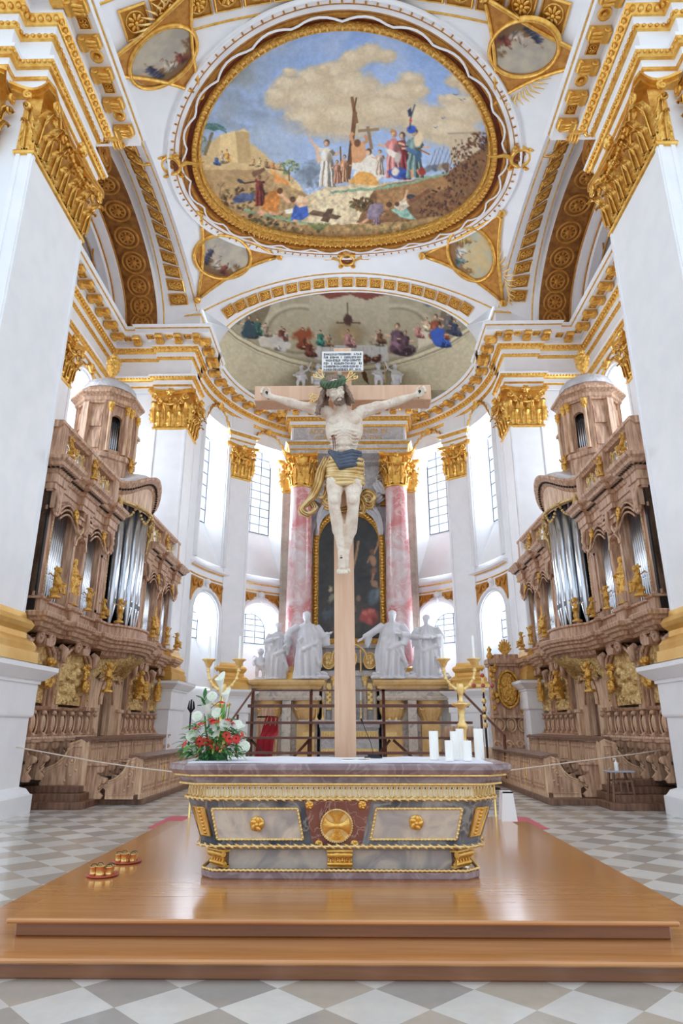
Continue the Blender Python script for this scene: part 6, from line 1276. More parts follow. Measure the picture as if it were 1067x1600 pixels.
# ------------------------------------------------------------------ choir organs: local x = towards the nave, y = along the choir
OC = (-7.0, 19.7)
def orgn(label, cat='organ', name='choir_organ'): return empty(name, label, cat, (OC[0], OC[1], 0))
HL = 5.55
def arcpath(h0, rad, out, n=14):   # straight - bulge - straight, front line at x=h0
    r = (rad*rad + out*out)/(2*out); cx = out - r; a = math.asin(rad/r)
    return [(h0+cx+r*cos(t), r*sin(t)) for t in [-a + 2*a*i/n for i in range(n+1)]]
def fullpath(h0, rad, out, brk=(2.25, 3.75, 5.2), j=.14):
    ys = []; p = [(h0-.3, -HL), (h0+j, -HL), (h0+j, -5.15), (h0, -5.15), (h0, -3.9), (h0+j, -3.9), (h0+j, -3.3), (h0, -3.3), (h0, -2.1), (h0+j, -2.1), (h0+j, -1.55)]
    q = [(x, -y) for x, y in p][::-1]; return p + [(x+j, y) for x, y in arcpath(h0, rad, out)] + q
O_ = orgn('carved walnut organ with tin pipes rising over the flower arrangement')
def bld(m, n, mt, par=None): return m.build(n, mt, par if par is not None else O_)
# cornices
P_imp = fullpath(.12, 1.45, .62)
m = MB(); m.sweep([(-.6, 3.66), (.0, 3.66), (.04, 3.72), (.1, 3.74), (.13, 3.82), (.2, 3.85), (.22, 3.9), (.28, 3.94), (.3, 4.02), (.27, 4.05), (-.04, 4.06), (-.04, 4.34), (.02, 4.37), (.02, 4.42), (-.6, 4.42)], P_imp); bld(m, 'gallery_cornice', 'wood')
P_top = fullpath(.0, 1.45, .6)
P_t = P_top
side_l = [p for p in P_top if p[1] <= -1.5]; side_r = [p for p in P_top if p[1] >= 1.5]
EN = [(-.3, 6.95), (.06, 6.95), (.06, 7.08), (.1, 7.1), (.1, 7.3), (.14, 7.32), (.18, 7.4), (.3, 7.45), (.32, 7.52), (.4, 7.58), (.42, 7.66), (-.3, 7.68)]
for p in (side_l, side_r): m = MB(); m.sweep(EN, p); bld(m, 'main_cornice', 'wood')
for p in (side_l, side_r):
    for rn in runs(p, .2, .2):
        d = MB()
        for q, dd in along(rn, .11): s = .033; d.add([(q.x + a*dd.y*.05 + b*dd.x*s, q.y - a*dd.x*.05 + b*dd.y*s, z) for a in (-1, 1) for b in (-1, 1) for z in (7.4, 7.47)], [(0, 1, 3, 2), (4, 6, 7, 5), (0, 4, 5, 1), (2, 3, 7, 6), (0, 2, 6, 4), (1, 5, 7, 3)], False)
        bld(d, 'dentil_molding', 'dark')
# back board and side walls
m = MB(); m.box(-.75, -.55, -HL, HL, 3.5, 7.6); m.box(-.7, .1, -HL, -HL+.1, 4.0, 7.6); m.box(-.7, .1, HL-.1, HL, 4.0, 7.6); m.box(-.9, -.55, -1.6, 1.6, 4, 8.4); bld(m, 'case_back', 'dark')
# uprights with sunk panels
def upright(y0, y1, z0=4.4, z1=6.95, x=.03, d=.55):
    m = MB(); m.box(x-d, x, y0, y1, z0, z1); w = y1-y0; e = min(.09, w*.2)
    for a, b in ((y0, y0+e), (y1-e, y1)): m.box(x, x+.03, a, b, z0, z1)
    for a, b in ((z0, z0+.12), (z1-.5, z1-.4)): m.box(x, x+.05, y0-.02, y1+.02, a, b)
    if w > .5:
        m.box(x, x+.035, y0+.2, y1-.2, z0+.3, z1-.75)
        for a, b, c, dd in ((y0+.16, y1-.16, z0+.24, z0+.3), (y0+.16, y1-.16, z1-.75, z1-.69), (y0+.16, y0+.2, z0+.24, z1-.69), (y1-.2, y1-.16, z0+.24, z1-.69)): m.box(x, x+.05, a, b, c, dd)
    m.box(x-.02, x+.12, y0-.05, y1+.05, z1-.06, z1); o = bld(m, 'upright', 'wood')
    g = MB()
    for i in range(int((z1-z0-.7)/.09)): g.ell((x+.035, y1-e*.5, z0+.2+.09*i), (.018, .022, .032), None, 5, 4)
    g.build('bead_trim', 'giltwood', o)
for s in (-1, 1):
    a, b = sorted((s*5.55, s*5.1)); upright(a, b); a, b = sorted((s*2.15, s*1.45)); upright(a, b, z1=6.95)
    # niche bay
    y0, y1 = s*4.05 - (0 if s > 0 else 0), s*3.2; a, b = min(y0, y1), max(y0, y1); c = (a+b)/2; m = MB(); w = b-a
    op = (c, .27, 4.95, 6.0, .27)
    P = lambda u, z, d_: Vector((.12-d_, u, z)); wall_open(m, P, a, b, 4.4, 6.6, [op], 1, .35, .9, 12)
    m.grid(lambda u, v: Vector((-.15-.2*sin(PI*u), c-.25+.5*u, 4.9+1.35*v)), 8, 1); m.box(-.5, .12, a, a+.02, 4.4, 6.6); m.box(-.5, .12, b-.02, b, 4.4, 6.6); m.box(-.4, .2, a-.04, b+.04, 6.55, 6.68); m.box(-.4, .24, a-.06, b+.06, 6.68, 6.74); m.box(0, .2, a-.03, b+.03, 4.4, 4.5)
    m.box(.12, .16, a+.12, b-.12, 4.55, 4.8); bld(m, 'niche_bay', 'wood')
    g = MB(); g.tube([(.14, c + .33*cos(PI*i/14), 6.0+.33*sin(PI*i/14)) for i in range(15)], .03, 6)
    for i in range(5): t = R(30+30*i); g.ell((.16, c+.3*cos(t)*.9, 6.35+.12*sin(t)), (.03, .06, .05), None, 6, 4)
    bld(g, 'niche_carving', 'woodl')
# pipes
def pipe_mesh(h, r, foot):
    m = MB(); m.lathe([(r*.25, 0), (r, foot), (r, h), (r*.86, h), (r*.86, h-.05)], n=12, cap=False); m.cur = 1
    m.add([(r*1.02*cos(t), r*1.02*sin(t), z) for t in (R(-35), 0, R(35)) for z in (foot+.02, foot+r*1.1)], [(0, 2, 3, 1), (2, 4, 5, 3)]); m.cur = 0
    m.lathe([(r*1.03, foot-.008), (r*1.05, foot+.008), (r*1.0, foot+.02)], n=12, cap=False); return m
PC = {}
def pipe(x, y, z, h, r, foot, par):
    k = (round(h, 2), round(r, 3), foot)
    if k not in PC: PC[k] = mesh_of(pipe_mesh(h, r, foot), 'pipe', ['pipe', 'pipem'])
    o = put('organ_pipe', PC[k], par); o.location = (x, y, z)
for s in (-1, 1):
    for (ya, yb, n, dz) in ((4.1, 5.08, 9, .05), (2.2, 3.15, 9, .05)):
        for i in range(n):
            y = ya + (yb-ya)*(i+.5)/n; k = abs(i-(n-1)/2)/(n/2); pipe(-.12+.0*k, s*y, 4.42 + .03*((i) % 2), 2.35, .048, round(.42+.035*i, 3), O_)
ap = arcpath(-.04, 1.3, .55, 8)
for i, (x, y) in enumerate(ap):
    if 0 <= i <= 8: pipe(x-.12, y*.94, 4.42, 4.25, .152 if i not in (0, 8) else .1, round(.62+.0*i, 2), O_)
# pelmets over the flat fields, with gilt rosettes and cloth swags
for s in (-1, 1):
    for (ya, yb) in ((4.1, 5.08), (2.2, 3.15)):
        m = MB(); a, b = s*ya, s*yb; m.grid(lambda u, v: (.1 + .06*sin(v*9), a+(b-a)*u, 6.95 - (.12 + .42*abs(2*u-1)**1.6)*v + 0), 16, 5)
        for k in range(3): m.tube([(.16, a+(b-a)*i/16, 6.86 - .12*k - (.02+.25*abs(i/8-1)**1.8)) for i in range(17)], .028, 6)
        bld(m, 'carved_pelmet', 'wood')
        g = MB(); yo = s*ya if s > 0 else s*ya
        c = (.2, (a+b)/2 + .3, 6.72)
        for i in range(7): t = 2*PI*i/7; g.ell((c[0], c[1]+.07*cos(t), c[2]+.08*sin(t)), (.05, .05, .06), None, 7, 5)
        for i in range(4): g.tube([(c[0], c[1], c[2]), (c[0]+.05, c[1]+.05*(i-1.5), c[2]-.2-.03*i)], [.03, .012], 5)
        bld(g, 'gilt_blossom', 'goldor')
        w_ = MB(); w_.tube([(c[0]-.04, c[1]+.02, c[2]-.05)] + [(c[0]+.0, c[1]+.08+.5*i/8, c[2]-.15-.28*sin(PI*i/8)) for i in range(9)], [.03]+[.03+.012*sin(PI*i/8) for i in range(9)], 6); bld(w_, 'carved_swag', 'woodl')
for y in (-3.6, 3.6, -1.8, 1.8, -5.35, 5.35):
    m = MB(); m.box(.03, .22, y-.16, y+.16, 6.5, 6.95); curl(m, Vector((.2, y, 6.45)), .14, 0, 1.5, .05, 1, Vector((0, 1, 0)), Vector((0, 0, 1))); m.tube([(.24, y-.12, 6.9), (.3, y-.14, 6.6), (.2, y-.1, 6.35)], [.05, .06, .02], 6); bld(m, 'scroll_console', 'wood')
# tower head: eyebrow hood, little roof, garlands
ah = arcpath(.0, 1.42, .6, 18); m = MB()
def hz(i): return 8.42 + .62*sin(PI*i/18)**2*1.0
rails = []
for i, (x, y) in enumerate(ah):
    a = ah[max(i-1, 0)]; b = ah[min(i+1, 18)]; d_ = Vector((b[0]-a[0], b[1]-a[1], 0)).normalized(); n_ = Vector((d_.y, -d_.x, 0)); rails.append((Vector((x, y, hz(i))), n_, Vector((0, 0, 1))))
m.band([(-.3, -.1), (.02, -.1), (.04, .0), (.08, .04), (.18, .1), (.2, .16), (.26, .2), (.27, .28), (-.3, .3)], rails); bld(m, 'tower_hood', 'wood')
dn = MB()
for i in range(36): f = i/36*18; k = int(f); p = Vector((*ah[k], hz(k))).lerp(Vector((*ah[k+1], hz(k+1))), f-k); dn.ell(p + rails[k][1]*.12 + Vector((0, 0, .04)), (.045, .035, .04), None, 5, 3)
bld(dn, 'dentil_molding', 'dark')
m = MB(); m.grid(lambda u, v: Vector((*ah[round(u*18)], hz(u*18)-.1)).lerp(Vector((*ah[round(u*18)], 8.1 - .05*sin(u*PI))), v), 18, 2); m.box(-.6, .05, -1.6, -1.42, 6.9, 8.7); m.box(-.6, .05, 1.42, 1.6, 6.9, 8.7); m.box(-.02, .1, -1.62, -1.4, 7.0, 8.75); m.box(-.02, .1, 1.4, 1.62, 7.0, 8.75); bld(m, 'tower_frieze', 'woodl')
g = MB()
g.tube([Vector((*p, 8.14)) + rails[i][1]*.05 for i, p in enumerate(ah)], .05, 6)
for k in range(4):
    for i in range(12): f = (k*4.5 + .2 + i/11*4.1); j = min(int(f), 17); p = Vector((*ah[j], 0)).lerp(Vector((*ah[j+1], 0)), f-j) + rails[j][1]*.1; g.ell(p + Vector((0, 0, 8.1 - .42*sin(PI*i/11))), .045, None, 6, 4)
for sd in (-1, 1): g.tube([(.2, sd*1.45, 8.2), (.26, sd*1.52, 7.9), (.2, sd*1.45, 7.5), (.16, sd*1.5, 7.2)], [.05, .07, .05, .02], 6)
bld(g, 'gilt_garland', 'giltwood')
m = MB(); m.grid(lambda u, v: (-.55 + (ah[round(u*18)][0]+.55)*cos(v*PI/2), ah[round(u*18)][1]*cos(v*PI/2), hz(u*18)+.28 - .25*(1-v)*0 + .5*sin(v*PI/2)*(1-.55*sin(PI*u))), 18, 6); bld(m, 'lead_roof', 'greyw')
# balustrade: posts, rails, filigree
for s in (-1, 1):
    m = MB()
    for y in (5.4, 3.6, 1.75): m.box(-.12, .18, s*y-.14, s*y+.14, 7.66, 8.62); m.box(-.14, .2, s*y-.16, s*y+.16, 7.66, 7.78)
    m.sweep([(-.16, 8.55), (.1, 8.55), (.14, 8.6), (.2, 8.64), (.2, 8.72), (-.2, 8.74)], [(0, min(s*5.6, s*1.6)), (0, max(s*5.6, s*1.6))]); m.sweep([(-.1, 7.66), (.12, 7.66), (.12, 7.76), (.08, 7.8), (-.1, 7.8)], [(0, min(s*5.6, s*1.6)), (0, max(s*5.6, s*1.6))]); bld(m, 'balustrade', 'wood')
    for (ya, yb) in ((3.74, 5.26), (1.9, 3.46)):
        f = MB(); ov = MB(); c = s*(ya+yb)/2
        for k in (-1, 1):
            cc = c + k*.36; f.tube([(.02, cc+.16*cos(2*PI*i/20), 8.16+.25*sin(2*PI*i/20)) for i in range(21)], .028, 5); ov.ell((.0, cc, 8.16), (.015, .13, .22), None, 14, 8)
            for q in range(4): t = PI/4+q*PI/2; curl(f, Vector((.03, cc+.25*cos(t), 8.16+.3*sin(t))), .09, t, 1.3, .022, 1 if q % 2 else -1, Vector((0, 1, 0)), Vector((0, 0, 1)))
            for q in range(6): f.ell((.04, cc+.3*cos(q), 8.16+.33*sin(q)), (.03, .05, .05), None, 6, 4)
        bld(f, 'filigree_panel', 'giltwood'); bld(ov, 'silvered_oval', 'pipe')
# cupola behind the tower
CP = Vector((-1.15, .05, 0))
m = MB(); q8 = R(22.5)
m.lathe([(1.02, 8.6), (1.02, 9.75), (1.08, 9.8), (1.08, 9.95), (.98, 10.0)], c=CP, n=8, ph=q8, smooth=False); m.lathe([(.98, 11.72), (1.0, 11.76), (1.05, 11.8), (1.05, 11.92), (1.12, 11.98), (1.2, 12.02), (1.2, 12.1), (.95, 12.14), (.9, 12.3), (.9, 12.36)], c=CP, n=8, ph=q8, smooth=False)
for i in range(8):    # eight piers, open arches between them, solid panels on the two sides away from the room
    a = q8 + i*PI/4; p = CP + Vector((.88*cos(a), .88*sin(a), 0)); T = Matrix.Translation(p) @ Matrix.Rotation(a, 4, 'Z'); m.T = T; m.box(-.12, .1, -.13, .13, 9.95, 11.74); m.T = None
    b = i*PI/4; T = Matrix.Translation(CP) @ Matrix.Rotation(b, 4, 'Z'); m.T = T; P = lambda u, z, d_: Vector((.84-d_, u, z))
    if i in (0, 1, 7): wall_open(m, P, -.3, .3, 9.95, 11.74, [(0, .19, 10.15, 11.2, .19)], 1, .12, .95, 10)
    else: m.box(.7, .82, -.3, .3, 9.95, 11.74); m.box(.82, .86, -.2, .2, 10.15, 10.75); m.box(.82, .86, -.2, .2, 10.9, 11.5)
    m.T = None
bld(m, 'cupola', 'wood')
for i in range(8):
    for k in (-1, 1):
        if i in (0, 1, 7):
            g = MB(); cm = MB(); a = i*PI/4 + k*R(16.5); p = CP + Vector((1.0*cos(a), 1.0*sin(a), 0)); cm.lathe([(.075, 10.0), (.06, 10.1), (.055, 11.4)], c=p, n=10); co_ = bld(cm, 'cupola_column', 'woodl'); g.lathe([(.055, 11.4), (.07, 11.45), (.1, 11.68), (.11, 11.72)], c=p, n=10)
            for q in range(4): g.ell(p + Vector((.08*cos(q*1.57), .08*sin(q*1.57), 11.6)), .04, None, 6, 4)
            bld(g, 'gilt_capital', 'goldor', co_)
for i in (0, 1, 7):
    for k in range(-2, 3):
        a = i*PI/4; p = CP + Vector((.66*cos(a) - .07*k*sin(a), .66*sin(a) + .07*k*cos(a), 10.1)); pipe(p.x, p.y, p.z, round(1.12-.05*abs(k), 2), .032, .2, O_)
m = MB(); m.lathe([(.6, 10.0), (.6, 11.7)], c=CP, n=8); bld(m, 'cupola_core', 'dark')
m = MB(); m.lathe([(.92, 12.36), (.9, 12.5), (.78, 12.7), (.55, 12.83), (.3, 12.88)], c=CP, n=16); bld(m, 'cupola_roof', 'greyw')
m = MB(); m.lathe([(.4, 12.82), (.42, 12.9), (.34, 12.95), (.3, 13.02), (.2, 13.05)], c=CP, n=8, smooth=False); bld(m, 'urn_pedestal', 'wood')
URN = MB(); URN.lathe([(.16, 0), (.17, .05), (.09, .1), (.07, .16), (.16, .28), (.22, .42), (.24, .58), (.2, .64), (.27, .7), (.26, .78), (.14, .82), (.12, .9), (.16, .95), (.1, 1.05), (.04, 1.15), (0, 1.2)], n=16)
for i in range(8): t = i*PI/4; URN.ell((.21*cos(t), .21*sin(t), .5), (.05, .05, .1), None, 6, 4); URN.ell((.24*cos(t), .24*sin(t), .74), (.06, .06, .05), None, 6, 4)
urn_me = mesh_of(URN, 'urn', ['goldor'])
# slender pinnacles beside the cupola
m = MB()
for (x, y) in ((-.7, 1.35), (-1.7, 1.5)):
    m.box(x-.16, x+.16, y-.16, y+.16, 8.6, 9.9); m.box(x-.1, x+.1, y-.1, y+.1, 9.9, 11.3); m.box(x-.17, x+.17, y-.17, y+.17, 11.3, 11.4); m.box(x-.22, x+.22, y-.22, y+.22, 11.4, 11.5); m.lathe([(.12, 11.5), (.1, 11.65), (.16, 11.7)], c=(x, y, 0), n=10)
    m.tube([(x, y, 11.2), (x-.2, y-.25, 11.5), (CP.x+.2, y-.5, 11.7)], [.07, .08, .05], 6)
bld(m, 'pinnacle', 'wood')
g = MB()
for (x, y) in ((-.7, 1.35),):
    for z in (11.1, 10.6): [g.ell((x+.12*cos(t), y+.12*sin(t), z), .06, None, 6, 4) for t in (0, 1, 2, 4, 5, 6)]
    g.lathe([(.05, 11.7), (.09, 11.8), (.12, 11.9), (.07, 12.0), (.04, 12.1), (0, 12.25)], c=(x, y, 0), n=10)
bld(g, 'pinnacle_gilding', 'goldor')
# things on the left organ; mirrored later
ORN = []
def orn(me, name, lab, cat, lx, ly, z, s, rz=PI/2, grp=None):
    for sg in (-1, 1):
        o = put(name, me, None, None, lab % ('flower-side' if sg < 0 else 'candle-side'), cat, grp and grp % ('left' if sg < 0 else 'right'))
        o.location = (-sg*(OC[0]+lx), OC[1]+ly, z); o.rotation_euler = (0, 0, rz if sg < 0 else -rz); o.scale = (s, s, s) if sg < 0 else (-s, s, s)
E2 = CP
orn(urn_me, 'urn', 'gilded urn crowning the cupola of the %s organ', 'urn', CP.x, CP.y, 13.04, .95)
orn(SAINT[0], 'gilded_statue', 'gilded saint in the nearer niche of the %s organ', 'statue', .0, -3.62, 4.52, 1.25)
orn(SAINT[1], 'gilded_statue', 'gilded saint in the farther niche of the %s organ', 'statue', .0, 3.62, 4.52, 1.2)
orn(PUTTO[1], 'gilded_cherub', 'seated gilded cherub at the near end ledge of the %s organ', 'cherub', .42, -5.3, 4.42, .75)
orn(PUTTO[0], 'gilded_cherub', 'gilded cherub standing on the ledge below the nearer niche of the %s organ', 'cherub', .5, -3.6, 4.42, .62)
orn(PUTTO[1], 'gilded_cherub', 'gilded cherub between near pipes and tower ledge of the %s organ', 'cherub', .45, -2.4, 4.42, .55)
orn(PUTTO[0], 'gilded_cherub', 'gilded cherub just before the large tower pipes of the %s organ', 'cherub', .6, -1.6, 4.42, .72)
orn(PUTTO[1], 'gilded_cherub', 'gilded cherub just beyond the large tower pipes of the %s organ', 'cherub', .6, 1.6, 4.42, .75)
orn(PUTTO[0], 'gilded_cherub', 'gilded cherub below the farther niche of the %s organ', 'cherub', .5, 3.6, 4.42, .7)
orn(PUTTO[1], 'gilded_cherub', 'small gilded cherub at the far ledge end of the %s organ', 'cherub', .42, 5.3, 4.42, .7)
orn(ANGEL, 'gilded_angel', 'gilded angel with outstretched arm on the far top corner of the %s organ', 'angel', .15, 5.75, 7.1, .9)
orn(PUTTO[0], 'gilded_bust', 'gilded bust on the nearer balustrade post of the %s organ', 'cherub', .22, -3.6, 7.95, .62)
orn(PUTTO[1], 'gilded_bust', 'gilded figure on the balustrade close to the big pier of the %s organ', 'cherub', .22, -5.1, 7.95, .55)
orn(PUTTO[0], 'gilded_bust', 'gilded bust on the farther balustrade post of the %s organ', 'cherub', .22, 3.6, 7.95, .6)
orn(PUTTO[0], 'gilded_cherub', 'gilded cherub on top of the tower hood of the %s organ', 'cherub', -.1, -.1, 9.35, .75)

# ------------------------------------------------------------------ stalls below
S_ = orgn('carved high back of the flower-side choir stalls with gilded reliefs', 'choir stalls', 'choir_stalls')
def relief_fn(seed, n=60):
    r = random.Random(seed); B = [(r.uniform(.1, .9), r.uniform(0, .75)**1.3, r.uniform(.025, .08), r.uniform(.03, .1), r.uniform(.3, 1), r.uniform(0, 3)) for _ in range(n)]
    def f(u, v):
        h = 0
        for a, b, rx, ry, k, t in B:
            du, dv = u-a, v-b; x = (du*cos(t)+dv*sin(t))/rx; y = (-du*sin(t)+dv*cos(t))/ry; q = x*x+y*y
            if q < 1: h = max(h, k*math.sqrt(1-q))
        return h*.085 + .008*sin(u*31+v*17)*sin(v*43+u*9)
    return f
for k, (c, hw) in enumerate(((-4.75, .72), (-2.62, .82), (2.62, .82), (4.75, .72))):
    rf_ = relief_fn(30+k); m = MB()
    m.grid(lambda u, v: (-.12 + rf_(u, v)*1.3 + .05*sin(PI*u), c-hw + 2*hw*u, 2.16 + (1.2+.36*sin(PI*u))*v), 60, 70); m.build('gilded_relief', 'giltwood', S_)
    a = MB(); a.tube([(-.1, c-hw-.02, 2.1), (-.1, c-hw-.02, 3.0)] + [(-.05, c-hw*cos(PI*i/10)*(1.-.12*sin(PI*i/10)), 3.1+.06*abs(cos(i*PI/5)) + .47*sin(PI*i/10)) for i in range(11)] + [(-.1, c+hw+.02, 3.0), (-.1, c+hw+.02, 2.1)], .05, 6)
    a.tube([(.02, c-hw*1.05*cos(PI*i/10), 3.08 + .06*abs(cos(i*PI/5)) + .5*sin(PI*i/10)) for i in range(11)], .045, 6)
    curl(a, Vector((.1, c-.3, 3.55)), .15, 0, 1.4, .05, 1, Vector((0, 1, 0))); curl(a, Vector((.1, c+.3, 3.55)), .15, PI, 1.4, .05, -1, Vector((0, 1, 0))); a.box(-.1, .2, c-.16, c+.16, 3.4, 3.56); a.build('carved_arch', 'wood', S_)
    g = MB(); rr_ = random.Random(k)
    for i in range(12): g.ell((.02+.08*rr_.random(), c+hw*.65+rr_.uniform(-.12, .12), 2.9+rr_.uniform(-.3, .3)), (.06, .07, .09), (rr_.random()*3, 0, 0), 8, 6)
    curl(g, Vector((.1, c+hw*.62, 2.62)), .17, 0, 1.5, .055, 1, Vector((0, 1, 0))); g.build('gilt_ornament', 'goldor', S_)
for y in (-5.55, -3.72, -1.68, 1.68, 3.72, 5.55):
    m = MB(); w_ = .12; m.box(-.3, -.06, y-w_, y+w_, 2.05, 3.5); m.box(-.06, 0, y-w_*.55, y+w_*.55, 2.1, 3.45); m.box(-.3, .04, y-w_-.03, y+w_+.03, 3.3, 3.38); m.box(-.3, .06, y-w_-.04, y+w_+.04, 2.04, 2.14)
    m.tube([(.0, y, 3.5), (.12, y, 3.42), (.1, y, 3.2), (.02, y, 3.1)], [.09, .1, .07, .03], 8); m.build('stall_pilaster', 'wood', S_)
    g = MB(); g.box(-.05, .015, y-w_*.25, y+w_*.25, 2.2, 3.2); [g.ell((.02, y, 2.3+.1*i), (.02, .035, .04), None, 5, 4) for i in range(9)]; g.build('gilt_strip', 'giltwood', S_)
m = MB(); m.box(-.75, -.3, -6.0, 5.35, .55, 3.55); m.build('back_panelling', 'woodd', S_)
# row of cartouche panels and the shelf over them
yy0 = [y for y in np.arange(-5.5, 5.1, .52) if abs(y) > 1.25]
for sg in (-1, 1):
    m = MB(); a, b = sorted((sg*1.2, sg*5.3)); m.sweep([(-.3, 2.0), (.02, 2.0), (.06, 2.03), (.1, 2.09), (-.3, 2.12)], [(-.05, a), (-.05, b)]); m.box(-.3, -.14, a, b, 1.4, 2.02); m.sweep([(-.3, 1.36), (.1, 1.34), (.16, 1.38), (.14, 1.43), (-.3, 1.44)], [(-.02, a), (-.02, b)]); m.build('panel_molding', 'wood', S_)
m = MB(); m.cur = 0; m.box(-.14, -.11, -.235, .235, 1.44, 2.02); m.cur = 1
ov = [(.17*cos(t)*(1 if sin(t) < 0 else .95), 1.74 + (.27 if sin(t) < 0 else .2)*sin(t)) for t in [2*PI*i/24 for i in range(24)]]
m.grid(lambda u, v: (-.1 + .07*(1-v*v), ov[int(u*24) % 24][0]*v, 1.74 + (ov[int(u*24) % 24][1]-1.74)*v), 24, 5, closeu=True); m.cur = 2
m.tube([(-.06, a*1.12, 1.74+(b-1.74)*1.1) for a, b in ov + ov[:1]], .024, 6); m.tube([(-.05, .0, 1.47), (.03, 0, 1.45), (.0, 0, 1.4)], [.03, .05, .02], 6)
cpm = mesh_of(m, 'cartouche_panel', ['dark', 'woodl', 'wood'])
m = MB(); m.box(-.14, .0, -.03, .03, 1.44, 2.0); m.ell((.05, 0, 1.46), (.07, .055, .07)); m.ell((.02, 0, 1.56), (.045, .045, .06)); m.ell((.04, 0, 1.95), (.07, .06, .06)); m.tube([(.06, -.05, 1.46), (.06, .05, 1.46)], .06, 10)
pcm = mesh_of(m, 'panel_console', ['wood'])
for y in yy0: q = put('cartouche_panel', cpm, S_); q.location = (0, y, 0); q = put('panel_console', pcm, S_); q.location = (0, y+.26, 0)
# seat dividers
def divider():
    m = MB(); pf = [(-.35, .55), (.1, .55), (.14, .62), (.06, .7), (.02, .8), (.1, .9), (.16, .98), (.13, 1.06), (.02, 1.08), (-.02, 1.14), (.06, 1.22), (.14, 1.26), (.14, 1.34), (-.35, 1.34)]
    m.prism(pf, -.03, .03, 'y'); m.tube([(.13, -.045, .98), (.13, .045, .98)], .07, 10); m.tube([(.05, -.045, 1.24), (.05, .045, 1.24)], .08, 10); m.tube([(.02, -.04, .62), (.02, .04, .62)], .075, 10)
    for k in range(3): m.tube([(.02+.04*k, -.035, .7+.1*k), (.1, 0, .82+.06*k), (.02+.04*k, .035, .7+.1*k)], .02, 5)
    m.box(-.35, .2, -.06, .06, 1.33, 1.38); return m
dv_me = mesh_of(divider(), 'seat_divider', ['wood'])
for y in list(np.arange(-5.3, -1.3, .6)) + list(np.arange(1.5, 5.2, .6)): o = put('seat_divider', dv_me, S_); o.location = (.32, y, 0)
m = MB(); m.box(-.3, .3, -5.6, -1.4, .9, .96); m.box(-.3, .3, 1.4, 5.25, .9, .96); m.box(-.3, .28, -5.6, 5.25, .5, .56); m.box(-.3, -.2, -5.6, 5.25, .56, 1.4); m.build('seats', 'dark', S_)  # boards and the panel behind the dividers carry seat shade in their colour
# door bay with pointed doorway and shell canopy
m = MB(); P = lambda u, z, d_: Vector((-.1 + .0*z - d_, u, z))
wall_open(m, P, -1.35, 1.35, .55, 3.5, [(0, .42, .56, 2.25, .62)], 1, .4, .8, 14)
for off in (.06, .16): m.tube([(-.06, (.42+off)*-cos(PI*i/14), 2.25+(.62+off)*sin(PI*i/14)) for i in range(15)], .035, 6)
m.tube([(-.02, -.75, 2.9), (0, -.45, 3.05), (0, 0, 3.25), (0, .45, 3.05), (-.02, .75, 2.9)], .05, 6)
for s in (-1, 1): m.box(-.1, .02, s*1.0-.12, s*1.0+.12, .56, 2.1); m.box(-.1, .06, s*1.0-.16, s*1.0+.16, 2.05, 2.14)
m.build('door_surround', 'woodl', S_)
dr = MB(); dr.box(-.55, -.48, -.36, .36, .56, 1.95); dr.box(-.48, -.45, -.3, -.05, .7, 1.8); dr.box(-.48, -.45, .05, .3, .7, 1.8); dr.box(-.5, -.42, -.38, .38, 1.95, 2.03); dr.prism([(-.36, 2.03), (.36, 2.03), (.3, 2.4), (0, 2.7), (-.3, 2.4)], -.55, -.5, 'x'); do = dr.build('door', 'wood', S_); ir = MB(); ir.box(-.45, -.43, .06, .14, 1.15, 1.4); ir.ell((-.42, .1, 1.25), .025); ir.build('lock_plate', 'iron', do)
g = MB(); g.grid(lambda u, v: (-.1 + .95*sin(PI*u)*(.25+.75*v**.7)*1.0, -1.25+2.5*u, 2.85 + .1*abs(sin(u*PI*5)) + .65*v*1.0 - .0*sin(PI*u) + (.25*sin(PI*u)*(1-v))), 30, 8); rf2 = relief_fn(50, 30)
g.grid(lambda u, v: (-.02 + rf2(u, v)*1.2 + .2*v, -1.0+2.0*u, 2.95+.5*v), 30, 12); g.build('shell_canopy', 'giltwood', S_)
m = MB(); bp = arcpath(.1, 1.35, .6, 14); m.sweep([(-.4, 3.48), (-.1, 3.48), (.0, 3.55), (.04, 3.66), (-.4, 3.66)], bp); m.build('canopy_rim', 'wood', S_)
orn(PUTTO[0], 'gilded_cherub', 'gilded figure at the near edge of the doorway canopy, %s stalls', 'cherub', .42, -1.45, 2.55, .85)
orn(PUTTO[1], 'gilded_cherub', 'gilded figure at the far edge of the doorway canopy, %s stalls', 'cherub', .42, 1.45, 2.6, .8)
orn(SAINT[0], 'gilded_figure', 'gilded figure carved in front of the relief beyond the doorway, %s stalls', 'figure', .12, 2.2, 2.5, .85)
orn(SAINT[0], 'gilded_figure', 'gilded figure on the last relief of the %s stalls', 'figure', .12, 4.4, 2.5, .8)
# stepped wooden floor of the stalls
F_ = orgn('stepped wooden floor carrying the flower-side choir stalls', 'stepped floor', 'stall_floor')
m = MB(); m.bbox(-.4, 2.5, -4.1, 6.3, .0, .12, .01); m.build('low_step', 'woodd', F_)
m = MB(); m.bbox(-.4, 1.35, -4.85, 5.2, .12, .28, .01); m.bbox(-.4, 1.25, -4.6, 5.2, .28, .42, .01); m.bbox(-.4, .9, -4.4, 5.2, .42, .55, .01); m.bbox(-.4, 1.5, -5.05, -4.1, 0, .14, .01); m.build('high_steps', 'woodd', F_)
